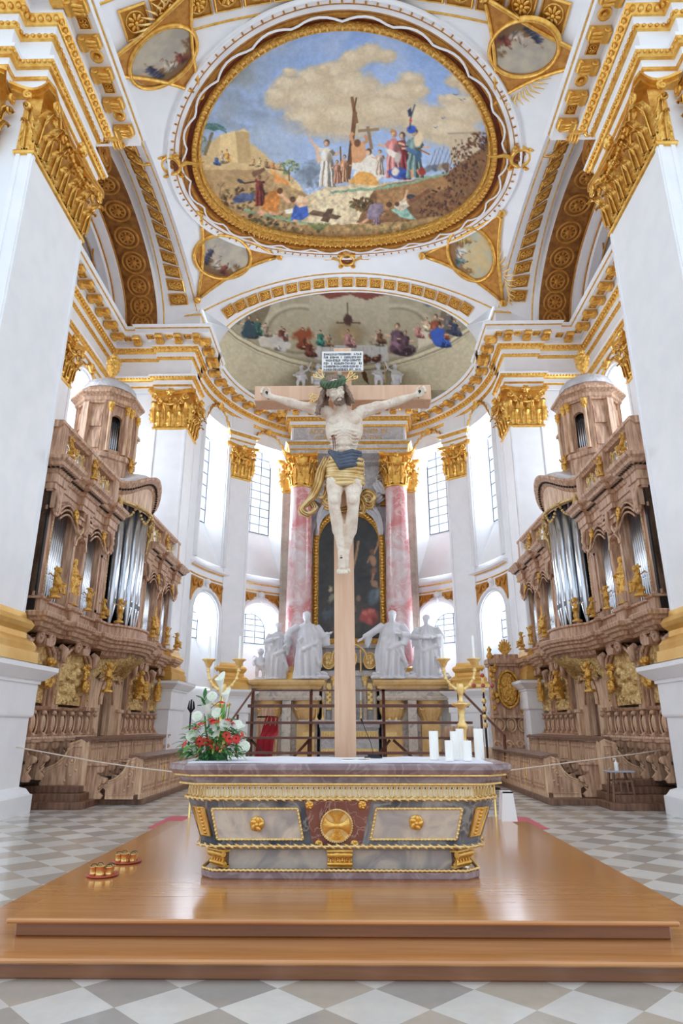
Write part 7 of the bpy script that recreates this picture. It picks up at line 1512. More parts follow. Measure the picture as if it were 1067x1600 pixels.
# desks
def endpanel(m, y, x0, x1, zt, zf=.12):      # scrolled end panel in the xz plane; x0 = seat side, x1 = desk side
    w = x1-x0; f = lambda a, b: (x0 + w*a, zf + (zt-zf)*b)
    pf = [f(1, 0), f(1, .93), f(.86, 1.0), f(.62, .92), f(.60, .8), f(.52, .66), f(.36, .52), f(.2, .45), f(.06, .44), f(0, .36), f(.02, .27), f(.1, .22), f(.1, 0)]
    m.prism(pf[::-1], y-.04, y+.04, 'y'); m.cur = 1; m.prism([f(.9, .12), f(.9, .84), f(.74, .84), f(.66, .66), f(.48, .46), f(.22, .34), f(.22, .12)], y-.048, y-.03, 'y'); m.cur = 0
    for k in range(7): m.ell((x0+w*(.62+.1*(k % 3)), y-.05, zf+(zt-zf)*(.2+.1*k)), (.03, .015, .035), (0, k, 0), 6, 4)
    for yy in (y-.05,):
        m.tube([(*f(.1, .33)[:1], yy, f(.1, .33)[1] + 0)] + [(f(.12, 0)[0] + .055*(1-i/14)*cos(i*.9), yy, f(0, .33)[1] + .07*(1-i/14)*sin(i*.9)) for i in range(12)], .014, 6)
        m.tube([(a, yy, b) for a, b in (f(.2, .43), f(.38, .5), f(.54, .63), f(.64, .8), f(.68, .9), f(.86, .97))], .02, 6)
        m.tube([(f(.72, 0)[0] + .07*cos(t), yy, f(0, .58)[1] + .07*sin(t)) for t in [2*PI*i/16 for i in range(17)]], .012, 5); m.ell((f(.72, 0)[0], yy, f(0, .58)[1]), (.035, .02, .035))
        m.tube([(a, yy, b) for a, b in (f(.2, .1), f(.9, .1), f(.9, .85), f(.72, .85), f(.5, .5), f(.2, .35), f(.2, .1))], .012, 5)
def desk(name, label, y0, y1, x0, x1, zt, zf, npan, seats=True, gilt=None):
    t = empty(name, label, 'choir bench', (OC[0], OC[1], 0)); ya, yb = y0-OC[1], y1-OC[1]; L0, L1 = x0-OC[0], x1-OC[0]
    m = MB(); m.box(L1-.08, L1, ya, yb, zf, zt-.08); m.box(L1-.1, L1+.05, ya-.04, yb, zf, zf+.1)
    for i in range(npan):
        a, b = ya+(yb-ya)*i/npan, ya+(yb-ya)*(i+1)/npan; m.box(L1, L1+.035, a-.03, a+.05, zf, zt-.05)
        for (p, q, r, s) in ((a+.12, b-.1, zf+.18, zf+.21), (a+.12, b-.1, zt-.2, zt-.17), (a+.12, a+.15, zf+.18, zt-.17), (b-.13, b-.1, zf+.18, zt-.17)): m.box(L1, L1+.03, p, q, r, s)
        m.cur = 1; m.box(L1, L1+.012, a+.07, b-.05, zf+.13, zt-.12); m.cur = 0; m.box(L1, L1+.03, a+.2, b-.18, zf+.26, zt-.25)
        for q in range(3): m.tube([(L1+.03, (a+b)/2-.12+.12*q+.05*cos(t), (zf+zt)/2+.1*sin(t)) for t in [2*PI*k/12 for k in range(13)]], .01, 5)
    m.box(L1, L1+.035, yb-.06, yb, zf, zt-.05); m.build('front_panelling', ['woodl', 'wood'], t)
    m = MB(); m.prism([(L1+.1, zt-.06), (L1+.1, zt-.0), (L1-.28, zt+.05), (L1-.3, zt+.0), (L1-.28, zt-.03)], ya-.03, yb, 'y'); m.build('sloping_desk_top', 'woodd', t)
    m = MB(); endpanel(m, ya, L0, L1, zt, zf); m.build('scrolled_end_panel', ['woodl', 'wood'], t)
    if gilt is not None:
        g = MB()
        for i in gilt: c = ya+(yb-ya)*(i+.5)/npan; [g.ell((L1+.03, c+.06*cos(q)*.8, (zf+zt)/2+.16*sin(q)), (.02, .035, .05), None, 6, 4) for q in [k*.7 for k in range(9)]]; g.ell((L1+.03, c, (zf+zt)/2), (.025, .05, .1))
        g.build('gilded_cartouche', 'goldor', t)
    return t
D = []
D.append(desk('choir_bench', 'front choir bench of the %s stalls with panelled desk and scrolled end', 15.5, 21.5, -5.42, -4.6, 1.0, .12, 5, gilt=[1, 3]))
D.append(desk('choir_bench', 'second choir bench of the %s stalls with long sloping desk top', 15.3, 21.3, -6.85, -5.78, 1.38, .3, 6))
def seatrow(name, label, y0, y1, x, z, n):
    t = empty(name, label, 'choir seats', (OC[0], OC[1], 0))
    for i in range(n+1): o = put('seat_divider', dv_me, t); o.location = (x-OC[0], y0-OC[1]+(y1-y0)*i/n, z-.55); o.scale = (1, 1.5, .88)
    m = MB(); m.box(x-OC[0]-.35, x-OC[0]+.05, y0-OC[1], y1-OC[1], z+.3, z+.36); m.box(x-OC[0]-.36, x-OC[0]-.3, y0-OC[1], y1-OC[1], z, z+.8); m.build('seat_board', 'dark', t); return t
D.append(seatrow('seat_row', 'row of carved seats between the two benches of the %s stalls', 15.4, 21.2, -5.5, .2, 8))
# --- mirror everything to the right
for o, lab in ((O_, 'carved walnut organ with tin pipes rising over the altar candles'), (S_, 'carved high back of the candle-side choir stalls with gilded reliefs'), (F_, 'stepped wooden floor carrying the candle-side choir stalls')): dup(o, label=lab, mirror=True)
for o in D: l = o['label']; q = dup(o, label=l % 'candle-side', mirror=True); q.location.y += .6; o['label'] = l % 'flower-side'
# ------------------------------------------------------------------ high altar
HA = empty('high_altar', 'tall marble high altar structure framing the dark painting in the apse', 'altar', (0, 33, 0)); H0 = Vector((0, 33, 0))
def hb(m, n, mt, par=None): return m.build(n, mt, par if par is not None else HA)
def tb(m=None): m = m or MB(); m.T = Matrix.Translation(-H0); return m
m = tb(); m.box(-2.35, 2.35, 33.35, 33.9, 3.7, 15.6); m.box(-2.1, 2.1, 33.2, 33.35, 13.2, 15.4); hb(m, 'back_wall', 'greyw')
m = tb(); m.sweep(ARCHI, [(-3.2, 32.6), (-3.05, 31.72), (3.05, 31.72), (3.2, 32.6)], ARM); m.box(-3.0, 3.0, 31.75, 32.6, 15.42, 17.0); m.box(-1.9, 1.9, 32.6, 33.9, 15.3, 15.45); hb(m, 'entablature', ['greyw', 'gold'])
m = tb(); m.box(-2.95, 2.95, 31.712, 31.74, 16.14, 16.96); fz = hb(m, 'frieze_slab', 'greyw')
def text(s, size, loc, name, mt, par, ext=.006, rot=(PI/2, 0, 0), sx=1.):
    cu = bpy.data.curves.new('t', 'FONT'); cu.body = s; cu.size = size; cu.align_x = 'CENTER'; cu.extrude = ext; cu.space_character = 1.15; o = bpy.data.objects.new('t', cu); COL.objects.link(o)
    dg = bpy.context.evaluated_depsgraph_get(); me = bpy.data.meshes.new_from_object(o.evaluated_get(dg)); bpy.data.objects.remove(o); setm(me, mt); q = put(name, me, par); q.location = loc; q.rotation_euler = rot; q.scale = (sx, 1, 1); return q
text('ADORATE DOMINVM IN', .40, (0, 31.70-33, 16.60), 'gilded_inscription', 'gold', fz, .01, sx=.86); text('ATRIO SANCTO EIVS', .40, (0, 31.70-33, 16.2), 'gilded_inscription', 'gold', fz, .01, sx=.86)
# painting and frame
AR, ZS_, ZB = 1.62, 10.9, 5.85
p = Paint(485, 790, 615, 1005, 2.6, (52, 50, 50)); q = p
p.blend(np.clip((fbm(p.h, p.w, 40, 4, 31)-.35)*3, 0, 1)*.6, (34, 34, 38)); p.blend(np.clip((p.Y/p.h-.35)*1.5, 0, 1)*fbm(p.h, p.w, 30, 4, 9), (92, 84, 74))
def o2(x, y): return x-485, y-790
def pp_(l): return [o2(*a) for a in l]
q.ell(*o2(590, 880), 24, 60, (70, 74, 78), 0, .9, .2, .7); q.ell(*o2(520, 900), 20, 60, (58, 56, 52), 0, .9, .2, .7); q.ell(*o2(560, 960), 40, 30, (104, 92, 74), 0, .9, .3, .6)
q.line(pp_([(593, 838), (590, 852), (584, 866)]), 3.2, (186, 140, 108), .3); q.ell(*o2(581, 862), 4, 5, (120, 84, 62)); q.ell(*o2(583, 876), 6, 11, (190, 142, 108), -12, .4, .08); q.ell(*o2(584, 892), 6, 8, (150, 104, 76), 10, .5, .1); q.line(pp_([(584, 896), (580, 910), (590, 918)]), 4, (176, 126, 92), .3); q.line(pp_([(579, 868), (574, 880)]), 2.5, (170, 124, 94), .3)
q.line(pp_([(560, 845), (556, 870), (548, 900)]), 4, (176, 140, 98), .3); q.foliage(564-485, 892-790, 6, 5, [(50, 40, 34)], 12, 3, 3)
q.ell(*o2(585, 912), 6, 6, (176, 136, 108)); q.ell(*o2(584, 932), 12, 16, (96, 114, 126), 15, .4, .1); q.ell(*o2(590, 926), 4, 12, (132, 146, 152), 15, .6, .1); q.ell(*o2(577, 963), 17, 15, (190, 84, 76), 0, .3, .1); q.ell(*o2(584, 970), 8, 10, (142, 52, 48), 20, .6, .1); q.ell(*o2(570, 958), 6, 5, (222, 128, 112), 20, .6, .1); q.ell(*o2(578, 970), 5, 8, (206, 104, 92), -20, .6, .1); q.ell(*o2(580, 955), 7, 5, (216, 120, 108), 0, .5, .2)
q.ell(*o2(552, 952), 6, 8, (120, 110, 96), 0, .5, .2); q.ell(*o2(560, 935), 5, 6, (150, 118, 92), 0, .5); q.ell(*o2(516, 920), 4, 7, (206, 196, 160), 20, .5, .3); q.ell(*o2(518, 935), 6, 10, (150, 150, 130), 20, .5, .3); q.ell(*o2(512, 960), 9, 14, (84, 98, 110), 20, .5, .3); q.ell(*o2(525, 985), 12, 8, (110, 84, 62), 0, .5, .3); q.ell(*o2(595, 985), 9, 7, (70, 92, 80), 0, .5, .3)
p.finish(22)
m = MB(); NX, NY = 60, 130
def pf_(u, v): z = ZB + (ZS_+AR-ZB)*v; hw = AR if z < ZS_ else math.sqrt(max(.0001, AR*AR-(z-ZS_)**2)); return (hw*(2*u-1), 33.3, z)
m.grid(pf_, NX, NY); ap_ = paint_mesh(m, 'altar_painting', p, 'oil', None, None, 'tall dark arched oil painting with a crowd and a red-robed figure above the high altar', 'painting')
def arch_rails(w, y=33.3, n=28): pts = [(-w, ZB-.0), (-w, ZS_)] + [(-w*cos(PI*i/n), ZS_+w*sin(PI*i/n)) for i in range(1, n)] + [(w, ZS_), (w, ZB)]; return pts
def archband(m, prof, w):  # prof (outwards, forward)
    P = arch_rails(w); rl = []
    for i, (x, z) in enumerate(P):
        nx, nz = (x/w, 0) if z <= ZS_ else (x/w, (z-ZS_)/w); rl.append((Vector((x, 33.3, z)), Vector((nx, 0, nz)), Vector((0, -1, 0))))
    m.band(prof, rl)
fr_ = empty('painting_frame', 'gilded arched frame around the dark altar painting', 'frame', (0, 33.3, ZB)); F0 = Vector((0, 33.3, ZB))
m = MB(); m.T = Matrix.Translation(-F0); archband(m, [(-.02, 0), (-.02, .12), (.06, .16), (.14, .22), (.22, .16), (.28, .18), (.3, 0)], AR); m.box(-AR-.3, AR+.3, 33.08, 33.32, ZB-.34, ZB+.02); m.build('frame_moulding', 'goldor', fr_)
g = MB(); g.T = Matrix.Translation(-F0)
for i in range(92):
    s_ = i/91; P = arch_rails(AR+.14); L_ = [(Vector(b)-Vector(a)).length for a, b in zip(P, P[1:])]; d = s_*sum(L_); k = 0
    while k < len(L_)-1 and d > L_[k]: d -= L_[k]; k += 1
    x, z = Vector(P[k]).lerp(Vector(P[k+1]), d/L_[k]); g.ell((x, 33.1, z), (.1, .06, .12), (0, i*.8, 0), 6, 4)
g.build('leaf_trim', 'gold', fr_)
m = tb(); archband(m, [(.32, 0), (.32, .2), (.42, .26), (.5, .2), (.62, .2), (.66, .28), (.72, .2), (.72, 0)], AR); m.box(-2.5, -1.92, 33.0, 33.4, ZS_-.3, ZS_-.1); m.box(1.92, 2.5, 33.0, 33.4, ZS_-.3, ZS_-.1); hb(m, 'outer_arch_moulding', 'greyw')
for s in (-1, 1): m = tb(); m.box(s*2.1-.4, s*2.1+.4, 33.1, 33.3, 13.0, 15.2); hb(m, 'ochre_panel', 'ochre')
m = tb()
for s in (-1, 1):
    strip(m, [(s*.2, 32.9, 12.9), (s*.8, 32.8, 13.0), (s*1.3, 32.8, 12.6), (s*1.6, 32.9, 12.0), (s*1.7, 33, 11.3)], [.7, .7, .6, .4, .2], 3, .1, (.2, -.6, 1), 30, 14, s)
    strip(m, [(s*1.4, 32.9, 13.2), (s*1.8, 32.8, 13.6), (s*1.5, 32.8, 14.2), (s*1.9, 32.9, 14.5)], [.5, .6, .5, .3], 3, .08, (.6, -.3, 1), 24, 14, 2*s)
hb(m, 'sculpted_drapery', 'marble')
g = tb()
for s in (-1, 1): strip(g, [(s*.3, 32.6, 13.1), (s*.9, 32.5, 13.35), (s*1.4, 32.6, 13.1), (s*1.1, 32.5, 12.75), (s*.7, 32.6, 12.9)], [.3, .45, .5, .4, .3], 3, .06, (.1, -.6, 1), 30, 12, s); hb(g, 'gilded_drapery', 'goldf') if s > 0 else None
# pedestals below the columns
for s in (-1, 1):
    xs = lambda a, b: (min(s*a, s*b), max(s*a, s*b)); m = tb()
    m.box(*xs(1.35, 4.55), 31.0, 34.0, 3.6, 3.72); m.sweep([(0, 3.3), (.04, 3.34), (.06, 3.42), (.16, 3.5), (.2, 3.6), (.2, 3.7), (0, 3.72)], [(xs(1.35, 4.5)[0], 33.9), (xs(1.35, 4.5)[0], 31.15), (xs(1.35, 4.5)[1], 31.15), (xs(1.35, 4.5)[1], 33.9)]); hb(m, 'plinth_cornice', 'beigem')
    m = tb(); m.box(*xs(1.4, 4.45), 31.2, 34, 2.85, 3.35); m.sweep([(0, 2.78), (.1, 2.8), (.14, 2.9), (.06, 3.0), (0, 3.02)], [(xs(1.4, 4.45)[0], 33.9), (xs(1.4, 4.45)[0], 31.2), (xs(1.4, 4.45)[1], 31.2), (xs(1.4, 4.45)[1], 33.9)]); hb(m, 'marble_die', 'alight')
    m = tb(); m.box(*xs(1.5, 4.3), 31.7, 34, 0, 2.85); m.box(*xs(2.7, 3.1), 31.15, 31.8, 0, 2.85); hb(m, 'lower_wall', 'alight')
    m = tb()
    for c in (2.02, 3.75):
        m.lathe([(.25, 1.75), (.42, 1.95), (.6, 2.25), (.66, 2.55), (.62, 2.75), (.66, 2.8), (.66, 2.88)], c=(s*c, 31.75, 0), n=24, sy=.9); m.box(s*c-.42, s*c+.42, 31.45, 31.8, .1, 1.9); m.box(s*c-.52, s*c+.52, 31.3, 31.8, 0, .3)
        for k in range(7): a = R(200+140*k/6); m.tube([(s*c+.62*cos(a), 31.75+.56*sin(a), 2.6), (s*c+.5*cos(a), 31.75+.5*sin(a), 2.2), (s*c+.3*cos(a), 31.75+.3*sin(a), 1.85)], [.06, .08, .05], 6)
        for sd in (-1, 1): curl(m, Vector((s*c+sd*.4, 31.25, 2.5)), .15, 0, 1.3, .04, sd)
    hb(m, 'honey_marble_consoles', 'beigem')
# tabernacle and altar table
TBN = empty('tabernacle', 'gilded tabernacle with little columns and oval medallions behind the cross', 'tabernacle', (0, 32.0, 0)); T0 = Vector((0, 32.0, 0))
def tm(): m = MB(); m.T = Matrix.Translation(-T0); return m
m = tm(); m.box(-1.35, 1.35, 31.6, 33.3, 0, 1.6); m.box(-1.4, 1.4, 31.4, 33.3, 1.6, 1.75); m.box(-1.3, 1.3, 31.9, 33.3, 1.75, 4.2); m.box(-1.4, 1.4, 31.75, 33.3, 3.95, 4.1); m.box(-2.1, 2.1, 32.4, 33.4, 4.6, 5.5); m.box(-2.2, 2.2, 32.3, 33.4, 5.3, 5.45); m.build('marble_body', 'greyw', TBN)
for x in (-1.2, -.75, .75, 1.2): m = tm(); m.lathe([(.14, 1.75), (.14, 1.9), (.1, 1.95), (.095, 3.5)], c=(x, 31.6, 0), n=12); m.build('grey_column', 'pier_m', TBN)
for x in (-1.0, 1.0): m = tm(); m.box(x-.35, x+.35, 31.45, 31.8, 3.9, 4.0); m.build('column_slab', 'pier_m', TBN)
g = tm()
for x in (-1.2, -.75, .75, 1.2):
    g.lathe([(.1, 3.45), (.13, 3.5), (.11, 3.6), (.17, 3.85), (.18, 3.9)], c=(x, 31.6, 0), n=12); g.lathe([(.16, 1.75), (.16, 1.82), (.12, 1.88)], c=(x, 31.6, 0), n=12); [g.ell((x+.13*cos(t), 31.6+.13*sin(t), 3.75), .05, None, 6, 4) for t in range(6)]
for x in (-.98, .98): g.box(x-.14, x+.14, 31.78, 31.9, 2.4, 3.6); [g.ell((x+.06*(k % 2*2-1), 31.76, 2.6+.12*k), (.05, .03, .06), None, 6, 4) for k in range(7)]
for x, z, r in ((-1.0, 4.65, .36), (0, 4.75, .42), (1.0, 4.65, .36)):
    g.ell((x, 31.85, z), (r*.8, .08, r), None, 20, 10); g.tube([(x+r*.85*cos(t), 31.82, z+r*1.05*sin(t)) for t in [2*PI*i/24 for i in range(25)]], .045, 6)
    for k in range(5): g.ell((x+r*.3*cos(k*1.3), 31.77, z+r*.4*sin(k*1.3)), (.1, .05, .12), None, 8, 5)
g.tube([(.85*cos(PI*i/14), 31.7, 4.7+.75*sin(PI*i/14)) for i in range(15)], .06, 6); [g.lathe([(.05, 4.1), (.04, 5.0), (.08, 5.1), (.0, 5.2)], c=(x, 31.7, 0), n=8) for x in (-.55, .55, -1.45, 1.45)]
for z, h in ((1.3, .14), (.55, .12)):
    for x0, x1 in ((-1.3, -.15), (.15, 1.3)): g.box(x0, x1, 31.55, 31.62, z-h, z+h); [g.ell((x0+.08+(x1-x0-.16)*k/8, 31.55, z), (.04, .03, h*.8), None, 6, 4) for k in range(9)]
for x in (-1.9, 1.9): g.box(x-.28, x+.28, 31.4, 31.5, 1.2, 1.4)
for k in range(13): g.ell((-1.2+.2*k, 31.42, .25), (.05, .03, .07), None, 6, 4)
g.build('gilding', 'goldf', TBN)
m = tm(); m.prism([(-.28, 1.9), (.28, 1.9), (.28, 3.1), (.2, 3.35), (0, 3.45), (-.2, 3.35), (-.28, 3.1)], 31.6, 31.92, 'y'); m.build('door', 'brownred', TBN)
SX = {484: 'outermost', 494: 'middle', 504: 'innermost'}
def stick(px, label):
    b = PY(px, 1122, 31.2); z0 = 1.93; x = b.x; t = empty('altar_candlestick', label, 'candlestick', (x, 31.35, z0 if abs(x) < 1.35 else z0))
    m = MB(); m.lathe([(.09, 0), (.09, .04), (.04, .1), (.03, .3), (.045, .36), (.03, .42), (.028, .78), (.05, .84), (.08, .88), (0, .89)], n=10); m.build('stick', 'goldf', t); c = MB(); c.lathe([(.03, .88), (.028, 1.25), (0, 1.26)], n=8); c.build('candle', 'candle', t)
for px, l in ((484, 'small gilt altar candlestick at the flower-side end of the high altar shelf'), (494, 'small gilt candlestick in the middle of the flower-side three on the shelf'), (504, 'small gilt candlestick beside the cross post, flower-side, on the high altar shelf'), (564, 'small gilt candlestick just beside the cross post under the microphone line'), (599, 'small gilt candlestick innermost of the candle-side three on the shelf'), (609, 'small gilt candlestick in the middle of the candle-side three on the shelf'), (619, 'small gilt candlestick at the candle-side end of the high altar shelf')): stick(px, l)
m = MB(); m.bbox(-2.35, 2.35, 31.15, 31.6, 1.83, 1.93, .01); m.build('candle_shelf', 'greyw', label='marble shelf of the high altar carrying the small candlesticks', cat='shelf')
# marble statues
def G(*a): return [((-.12, 0, .78), a[0], a[1]), ((.12, 0, .78), a[2], a[3])]
st = [robed(21, .011, G((-.2, -.05, .64), (-.02, -.17, .7), (.2, -.03, .62), (.1, -.17, .55)), lean=.03, wide=1.05), robed(5, .011, G((-.24, -.02, .68), (-.28, -.1, .56), (.22, -.03, .62), (.3, -.12, .66)), lean=-.05, wide=1.1, head=(-.01, -.03)),
      robed(9, .011, G((-.26, -.06, .66), (-.40, -.12, .56), (.2, -.03, .62), (.06, -.17, .64)), lean=.04, wide=1.12, hat=False), robed(17, .011, G((-.2, -.04, .64), (-.05, -.19, .62), (.2, -.04, .64), (.08, -.19, .62)), lean=.0, wide=1.12, book=True)]
for me, X, Y_, h, rz, lab in ((st[0], -3.5, 31.65, 2.75, .15, 'white marble saint standing beside the lower window, outermost on the flower side'), (st[1], -1.95, 31.45, 3.25, .05, 'bearded white marble statue standing with arms spread before the flower-side pink column'), (st[2], 1.98, 31.45, 3.3, -.05, 'bearded white marble statue stretching an arm towards the painting'), (st[3], 3.7, 31.5, 3.1, -.15, 'white marble statue reading a book beside the lower window')): setm(me, 'marble'); place(me, 'marble_statue', lab, 'statue', (X, Y_, 3.74), rz, (h*1.02, h, h*.99))
cm_ = setm(child(7, .02), 'marble'); place(cm_, 'marble_cherub', 'small white marble child standing at the feet of the flower-side outer statue', 'cherub', (-4.25, 31.6, 3.74), .2, 1.6)
for x, w_, lab in ((-1.3, .5, 'low white marble rock beside the bearded statue with spread arms'), (1.35, .45, 'low white marble rock under the arm stretched towards the painting'), (4.4, .5, 'low white marble rock at the outer foot of the reading statue'), (2.9, .4, 'low white marble rock between the two candle-side statues')):
    m = MB(); m.ell((0, 0, .0), (w_*.8, .3, .14)); m.ell((.1, .05, .18), (w_*.4, .2, .1), (.3, .2, .4)); m.ell((-.15, -.08, .12), (w_*.3, .15, .1), (.1, .6, .4)); o = m.build('marble_rock', 'marble', label=lab, cat='rock'); o.location = (x, 31.3, 3.84)
for s in (-1, 1):
    for k, (dx, dz, pz) in enumerate(((-.38, 0, 0), (.38, .0, 1))): place(setm(child(3+k+(s > 0)*2, .03, pz), 'marble') , 'marble_cherub', '%s white marble cherub of the pair sitting on the apse cornice, %s of the cross' % (('outer' if (dx*s > 0) else 'inner'), SIDE[s]), 'cherub', (s*2.1+dx*1.2, 31.1, 18.95), .2*s, 1.7)
    m = MB(); m.bbox(s*2.1-.9, s*2.1+.9, 30.85, 31.4, 18.17, 18.93, .03); m.build('cherub_plinth', 'marble', label='pale plinth carrying the %s pair of marble cherubs' % SIDE[s], cat='plinth')
    m = MB(); m.tube([(s*2.0, 30.9, 19.2), (s*1.95, 30.9, 21.4), (s*1.93, 30.9, 21.6)], .025, 5); m.tube([(s*1.9+.14*cos(t), 30.9, 21.6+.14*sin(t)) for t in [2*PI*i/10 for i in range(11)]], .02, 5); m.build('gilded_staff', 'goldf', label='thin gilded staff held up by the %s marble cherubs' % SIDE[s], cat='staff')

# ------------------------------------------------------------------ choir podium with steel railing
RP = empty('choir_podium', 'red-brown steel podium with open railing in front of the high altar', 'podium', (.3, 22.3, 0)); R0 = Vector((.3, 22.3, 0))
def rm_(): m = MB(); m.T = Matrix.Translation(-R0); return m
def rb_(m, a, b, w=.03): a, b = Vector(a), Vector(b); m.tube([a, b], w, 4, smooth=False)
for nme, z, y, x0, x1, h in (('tread', 1.78, 21.6, -3.25, 3.95, .06), ('tread', 1.33, 21.0, -3.25, 3.95, .05), ('tread', .91, 20.4, -3.25, 3.95, .05)):
    m = rm_(); m.bbox(x0, x1, y, y+.45, z-h, z+h*.3, .008); m.build('step_board', 'rail', RP)
m = rm_()
for x in (-3.1, -1.2, 1.15, 3.6):
    for y, z1 in ((21.9, 2.8), (21.2, 1.3)): rb_(m, (x, y, 0), (x, y, z1), .05)
for z in (2.28,): m.box(-3.25, 3.9, 21.85, 21.95, z-.05, z+.05)
m.box(-3.1, -1.15, 21.85, 21.95, 2.74, 2.79); m.box(-1.2, 1.2, 21.85, 21.95, 2.74, 2.79); m.box(1.1, 3.6, 21.85, 21.95, 2.74, 2.79)
for x0, x1 in ((-3.0, -1.9), (-1.2, -2.2), (1.3, .4), (1.4, 2.6), (3.4, 2.5)): rb_(m, (x0, 21.2, 1.25), (x1, 21.2, .2), .04)
m.build('railing', 'rail', RP)
m = rm_()
for s, xa, xb in ((-1, -3.1, -3.75), (1, 3.65, 4.6)):
    m = rm_(); rb_(m, (xa, 21.9, 2.78), (xb, 20.2, 1.4), .045); rb_(m, (xb, 20.2, 1.4), (xb, 20.2, 0), .045); rb_(m, ((xa+xb)/2, 21.05, 2.0), ((xa+xb)/2, 21.05, .0), .035); m.build('stair_handrail', 'rail', RP)
m = rm_(); m.box(3.0, 4.3, 20.6, 21.4, .0, 1.05); m.box(3.0, 3.9, 21.2, 21.9, .0, 1.65); m.build('side_steps', 'woodl', RP)
# processional cross
a = PY(762, 1185, 19.5); b = PY(761, 1062, 19.5); t = empty('processional_cross', 'processional cross with red stones on a slim pole beside the podium stairs', 'cross', (a.x, 19.5, 0)); h = b.z
m = MB(); m.tube([(0, 0, 0), (0, 0, h-.35)], .03, 8); m.lathe([(.3, 0), (.28, .04), (.05, .08)], n=16); m.build('pole', 'iron', t)
g = MB(); g.box(-.035, .035, -.02, .02, h-.4, h+.1); g.box(-.26, .26, -.02, .02, h-.2, h-.13); [g.ell((0, 0, h-.6-.22*k), (.07, .06, .09)) for k in range(4)]; g.build('cross_and_knops', 'goldf', t)
r_ = MB(); [r_.ell(q_, .065) for q_ in ((-.26, 0, h-.165), (.26, 0, h-.165), (0, 0, h+.12), (0, 0, h-.165))]; r_.build('red_stones', 'redlac', t)
# gilded sedilia on the right
SD = empty('gilded_stall', 'small carved stall with gilded oval relief behind the candle-side benches', 'stall', (6.1, 25.6, 0))
m = MB(); m.box(-.62, .62, .1, .7, 0, 4.0); m.box(-.7, .7, -.02, .7, 3.85, 3.95); m.box(-.75, .75, -.08, .7, 3.95, 4.12); m.box(-.45, .45, 0, .6, 4.12, 4.3); m.box(-.66, .66, -.1, .7, 1.95, 2.05); m.box(-.66, -.5, -.02, .2, 2.1, 3.9); m.box(.5, .66, -.02, .2, 2.1, 3.9); m.build('cabinet', 'wood', SD)
g = MB(); g.ell((0, .08, 3.0), (.36, .1, .62), None, 20, 12); g.tube([(.4*cos(t), .02, 3.0+.68*sin(t)) for t in [2*PI*i/24 for i in range(25)]], .055, 6); rr_ = random.Random(5)
for k in range(16): g.ell((rr_.choice([-1, 1])*rr_.uniform(.42, .66), -.05, rr_.uniform(2.2, 3.9)), (.08, .06, .1), None, 8, 5)
for k in range(5): g.ell((.2*cos(k*1.3), -.02, 3.0+.35*sin(k*1.3)), (.1, .05, .14), None, 8, 5)
for k in range(9): g.tube([(0, .2, 4.3), (.25*cos(PI*k/8), .15, 4.55+.35*sin(PI*k/8))], [.08, .03], 6)
g.lathe([(.08, 4.1), (.14, 4.25), (.05, 4.4), (.1, 4.5), (0, 4.65)], c=(-.6, .2, 0), n=10); g.build('gilding', 'goldor', SD)
m = MB()
for x in (-.42, 0, .42): m.tube([(x+.17*cos(t), .0, 1.7+.24*sin(t)) for t in [2*PI*i/16 for i in range(17)]], .035, 5); m.ell((x, .06, 1.7), (.15, .05, .2)); curl(m, Vector((x-.2, -.15, 1.0)), .15, 0, 1.3, .05, 1); curl(m, Vector((x-.2, -.15, .6)), .12, 0, 1.3, .05, -1)
m.build('oval_panels_and_scrolls', 'woodl', SD)
# chair with red cloth behind the podium
RC = empty('draped_chair', 'pale chair draped with red cloth seen through the railing beside the flowers', 'chair', (-2.95, 24.2, 0))
m = MB(); [m.box(x-.04, x+.04, y-.04, y+.04, 0, 1.2) for x in (-.3, .3) for y in (-.25, .25)]; m.box(-.36, .36, -.32, .32, 1.2, 1.28); m.box(-.36, .36, .22, .32, 1.2, 2.0); m.prism([(-.36, 1.95), (.36, 1.95), (.2, 2.25), (0, 2.4), (-.2, 2.25)], .22, .32, 'y'); m.build('frame', 'woodl', RC)
m = MB(); strip(m, [(.0, -.36, .6), (.06, -.38, 1.2), (.1, -.1, 1.34), (.15, .15, 1.5), (.2, .2, 2.0)], [.6, .6, .6, .6, .4], 3, .04, (1, 0, 0), 24); m.build('red_cloth', mat('crimson_cloth', (170, 34, 48), .8), RC)
# iron candle bracket on the left plinth
sp_ = PY(298, 1115, 27.5); IS = empty('iron_sconce', 'slim black iron candle stand beside the flower-side apse plinth', 'candle stand', (sp_.x, 27.5, 0))
m = MB(); z1 = PY(298, 1093, 27.5).z; m.tube([(0, 0, 0), (0, 0, z1-.5)], .035, 6); m.lathe([(.3, 0), (.26, .05), (.04, .1)], n=14)
m.build('stand', 'iron', IS); g = MB()
for k in range(6): g.tube([(0, 0, z1-.5), (.13*cos(k), .13*sin(k), z1-.35), (.1*cos(k), .1*sin(k), z1-.1+.05*(k % 3))], [.04, .04, .02], 5)
g.build('bracket', 'iron', IS)
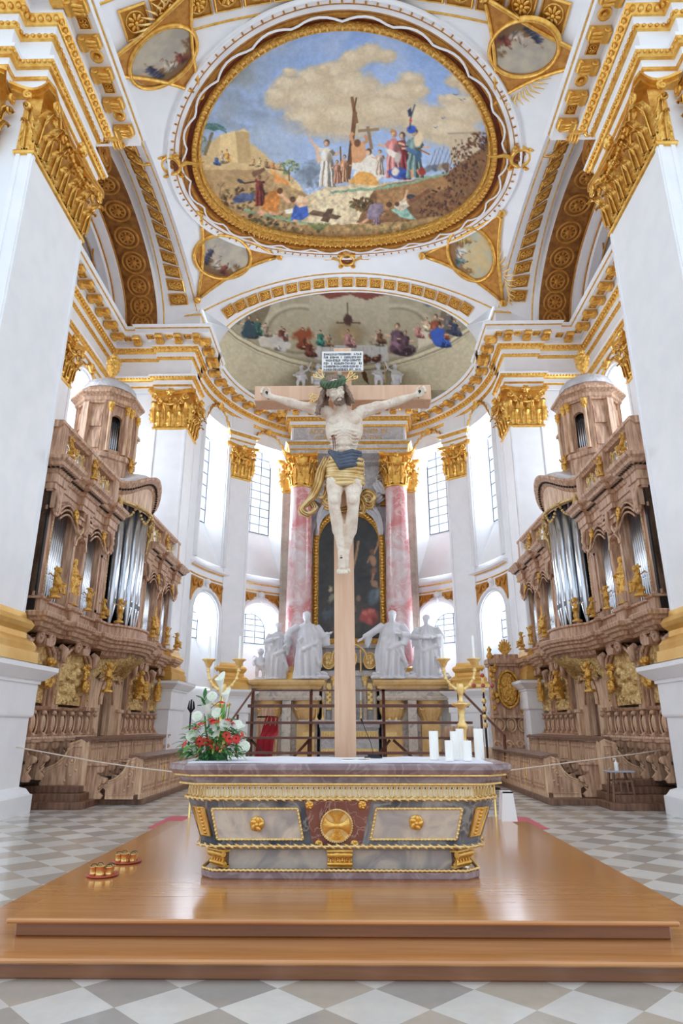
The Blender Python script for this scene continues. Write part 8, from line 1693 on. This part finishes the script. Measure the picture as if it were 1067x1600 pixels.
# ------------------------------------------------------------------ barrier ropes, stool, bottle
M['rope'] = mat('cream_rope', (224, 206, 190), .7, bump=(120, .5, .004))
for s in (-1, 1):
    pts = [PY(24, 1167, 13.6), PY(150, 1190, 13.0), PY(215, 1199.5, 12.7), PY(270, 1206, 12.5), PY(300, 1208, 12.4)] if s < 0 else [PY(1075, 1165, 15.0), PY(1000, 1177, 14.6), PY(900, 1190, 13.8), PY(785, 1205, 12.8), PY(770, 1206.5, 12.6)]
    e = pts[-1]; m = MB(); m.tube(pts, .012, 6); m.build('barrier_rope', 'rope', label='cream barrier rope running from the big %s pier towards the altar' % SIDE[s], cat='rope')
    t = empty('rope_post', 'brass rope post hidden behind the %s half of the altar' % SIDE[s], 'rope post', (e.x, e.y, 0)); m = MB(); m.lathe([(.16, 0), (.16, .02), (.03, .05), (.022, .06), (.022, e.z+.03), (.035, e.z+.05), (0, e.z+.08)], n=16); m.build('post', 'brass', t)
a = PZ(984, 1265, 0); tz = PY(975, 1204, a.y+.2).z; ST = empty('side_table', 'small dark wooden stand with grey top beside the candle-side choir benches', 'side table', (a.x-.06, a.y+.18, 0))
m = MB(); m.bbox(-.27, .27, -.2, .2, tz-.03, tz, .008); m.build('table_top', M.setdefault('greytop', mat('grey_laminate', (168, 172, 186), .4)), ST)
for sx in (-1, 1):
    for sy in (-1, 1): m = MB(); m.tube([(sx*.17, sy*.13, tz-.03), (sx*.25, sy*.17, 0)], [.03, .03], 4, smooth=False); m.build('leg', 'woodd' if sx*sy else 'woodd', ST)
m = MB()
for z in (.3, tz-.22): [m.box(-.22, .22, sy*.15-.012, sy*.165+.012, z, z+.04) for sy in (-1, 1)]
for sx in (-.08, .06): m.box(sx, sx+.03, -.19, -.165, .34, tz-.2)
m.build('stretcher', 'woodd', ST)
BO = empty('pump_bottle', 'white pump bottle standing on the small dark side table', 'bottle', (a.x-.1, a.y+.18, tz)); m = MB(); m.lathe([(.042, 0), (.045, .01), (.045, .14), (.035, .17), (.016, .18)], n=16); m.build('bottle_body', 'candle', BO); m = MB(); m.lathe([(.018, .18), (.018, .2), (.006, .205), (.006, .24)], n=10); m.tube([(0, 0, .24), (-.05, 0, .238)], .008, 6); m.build('pump', 'candle', BO)
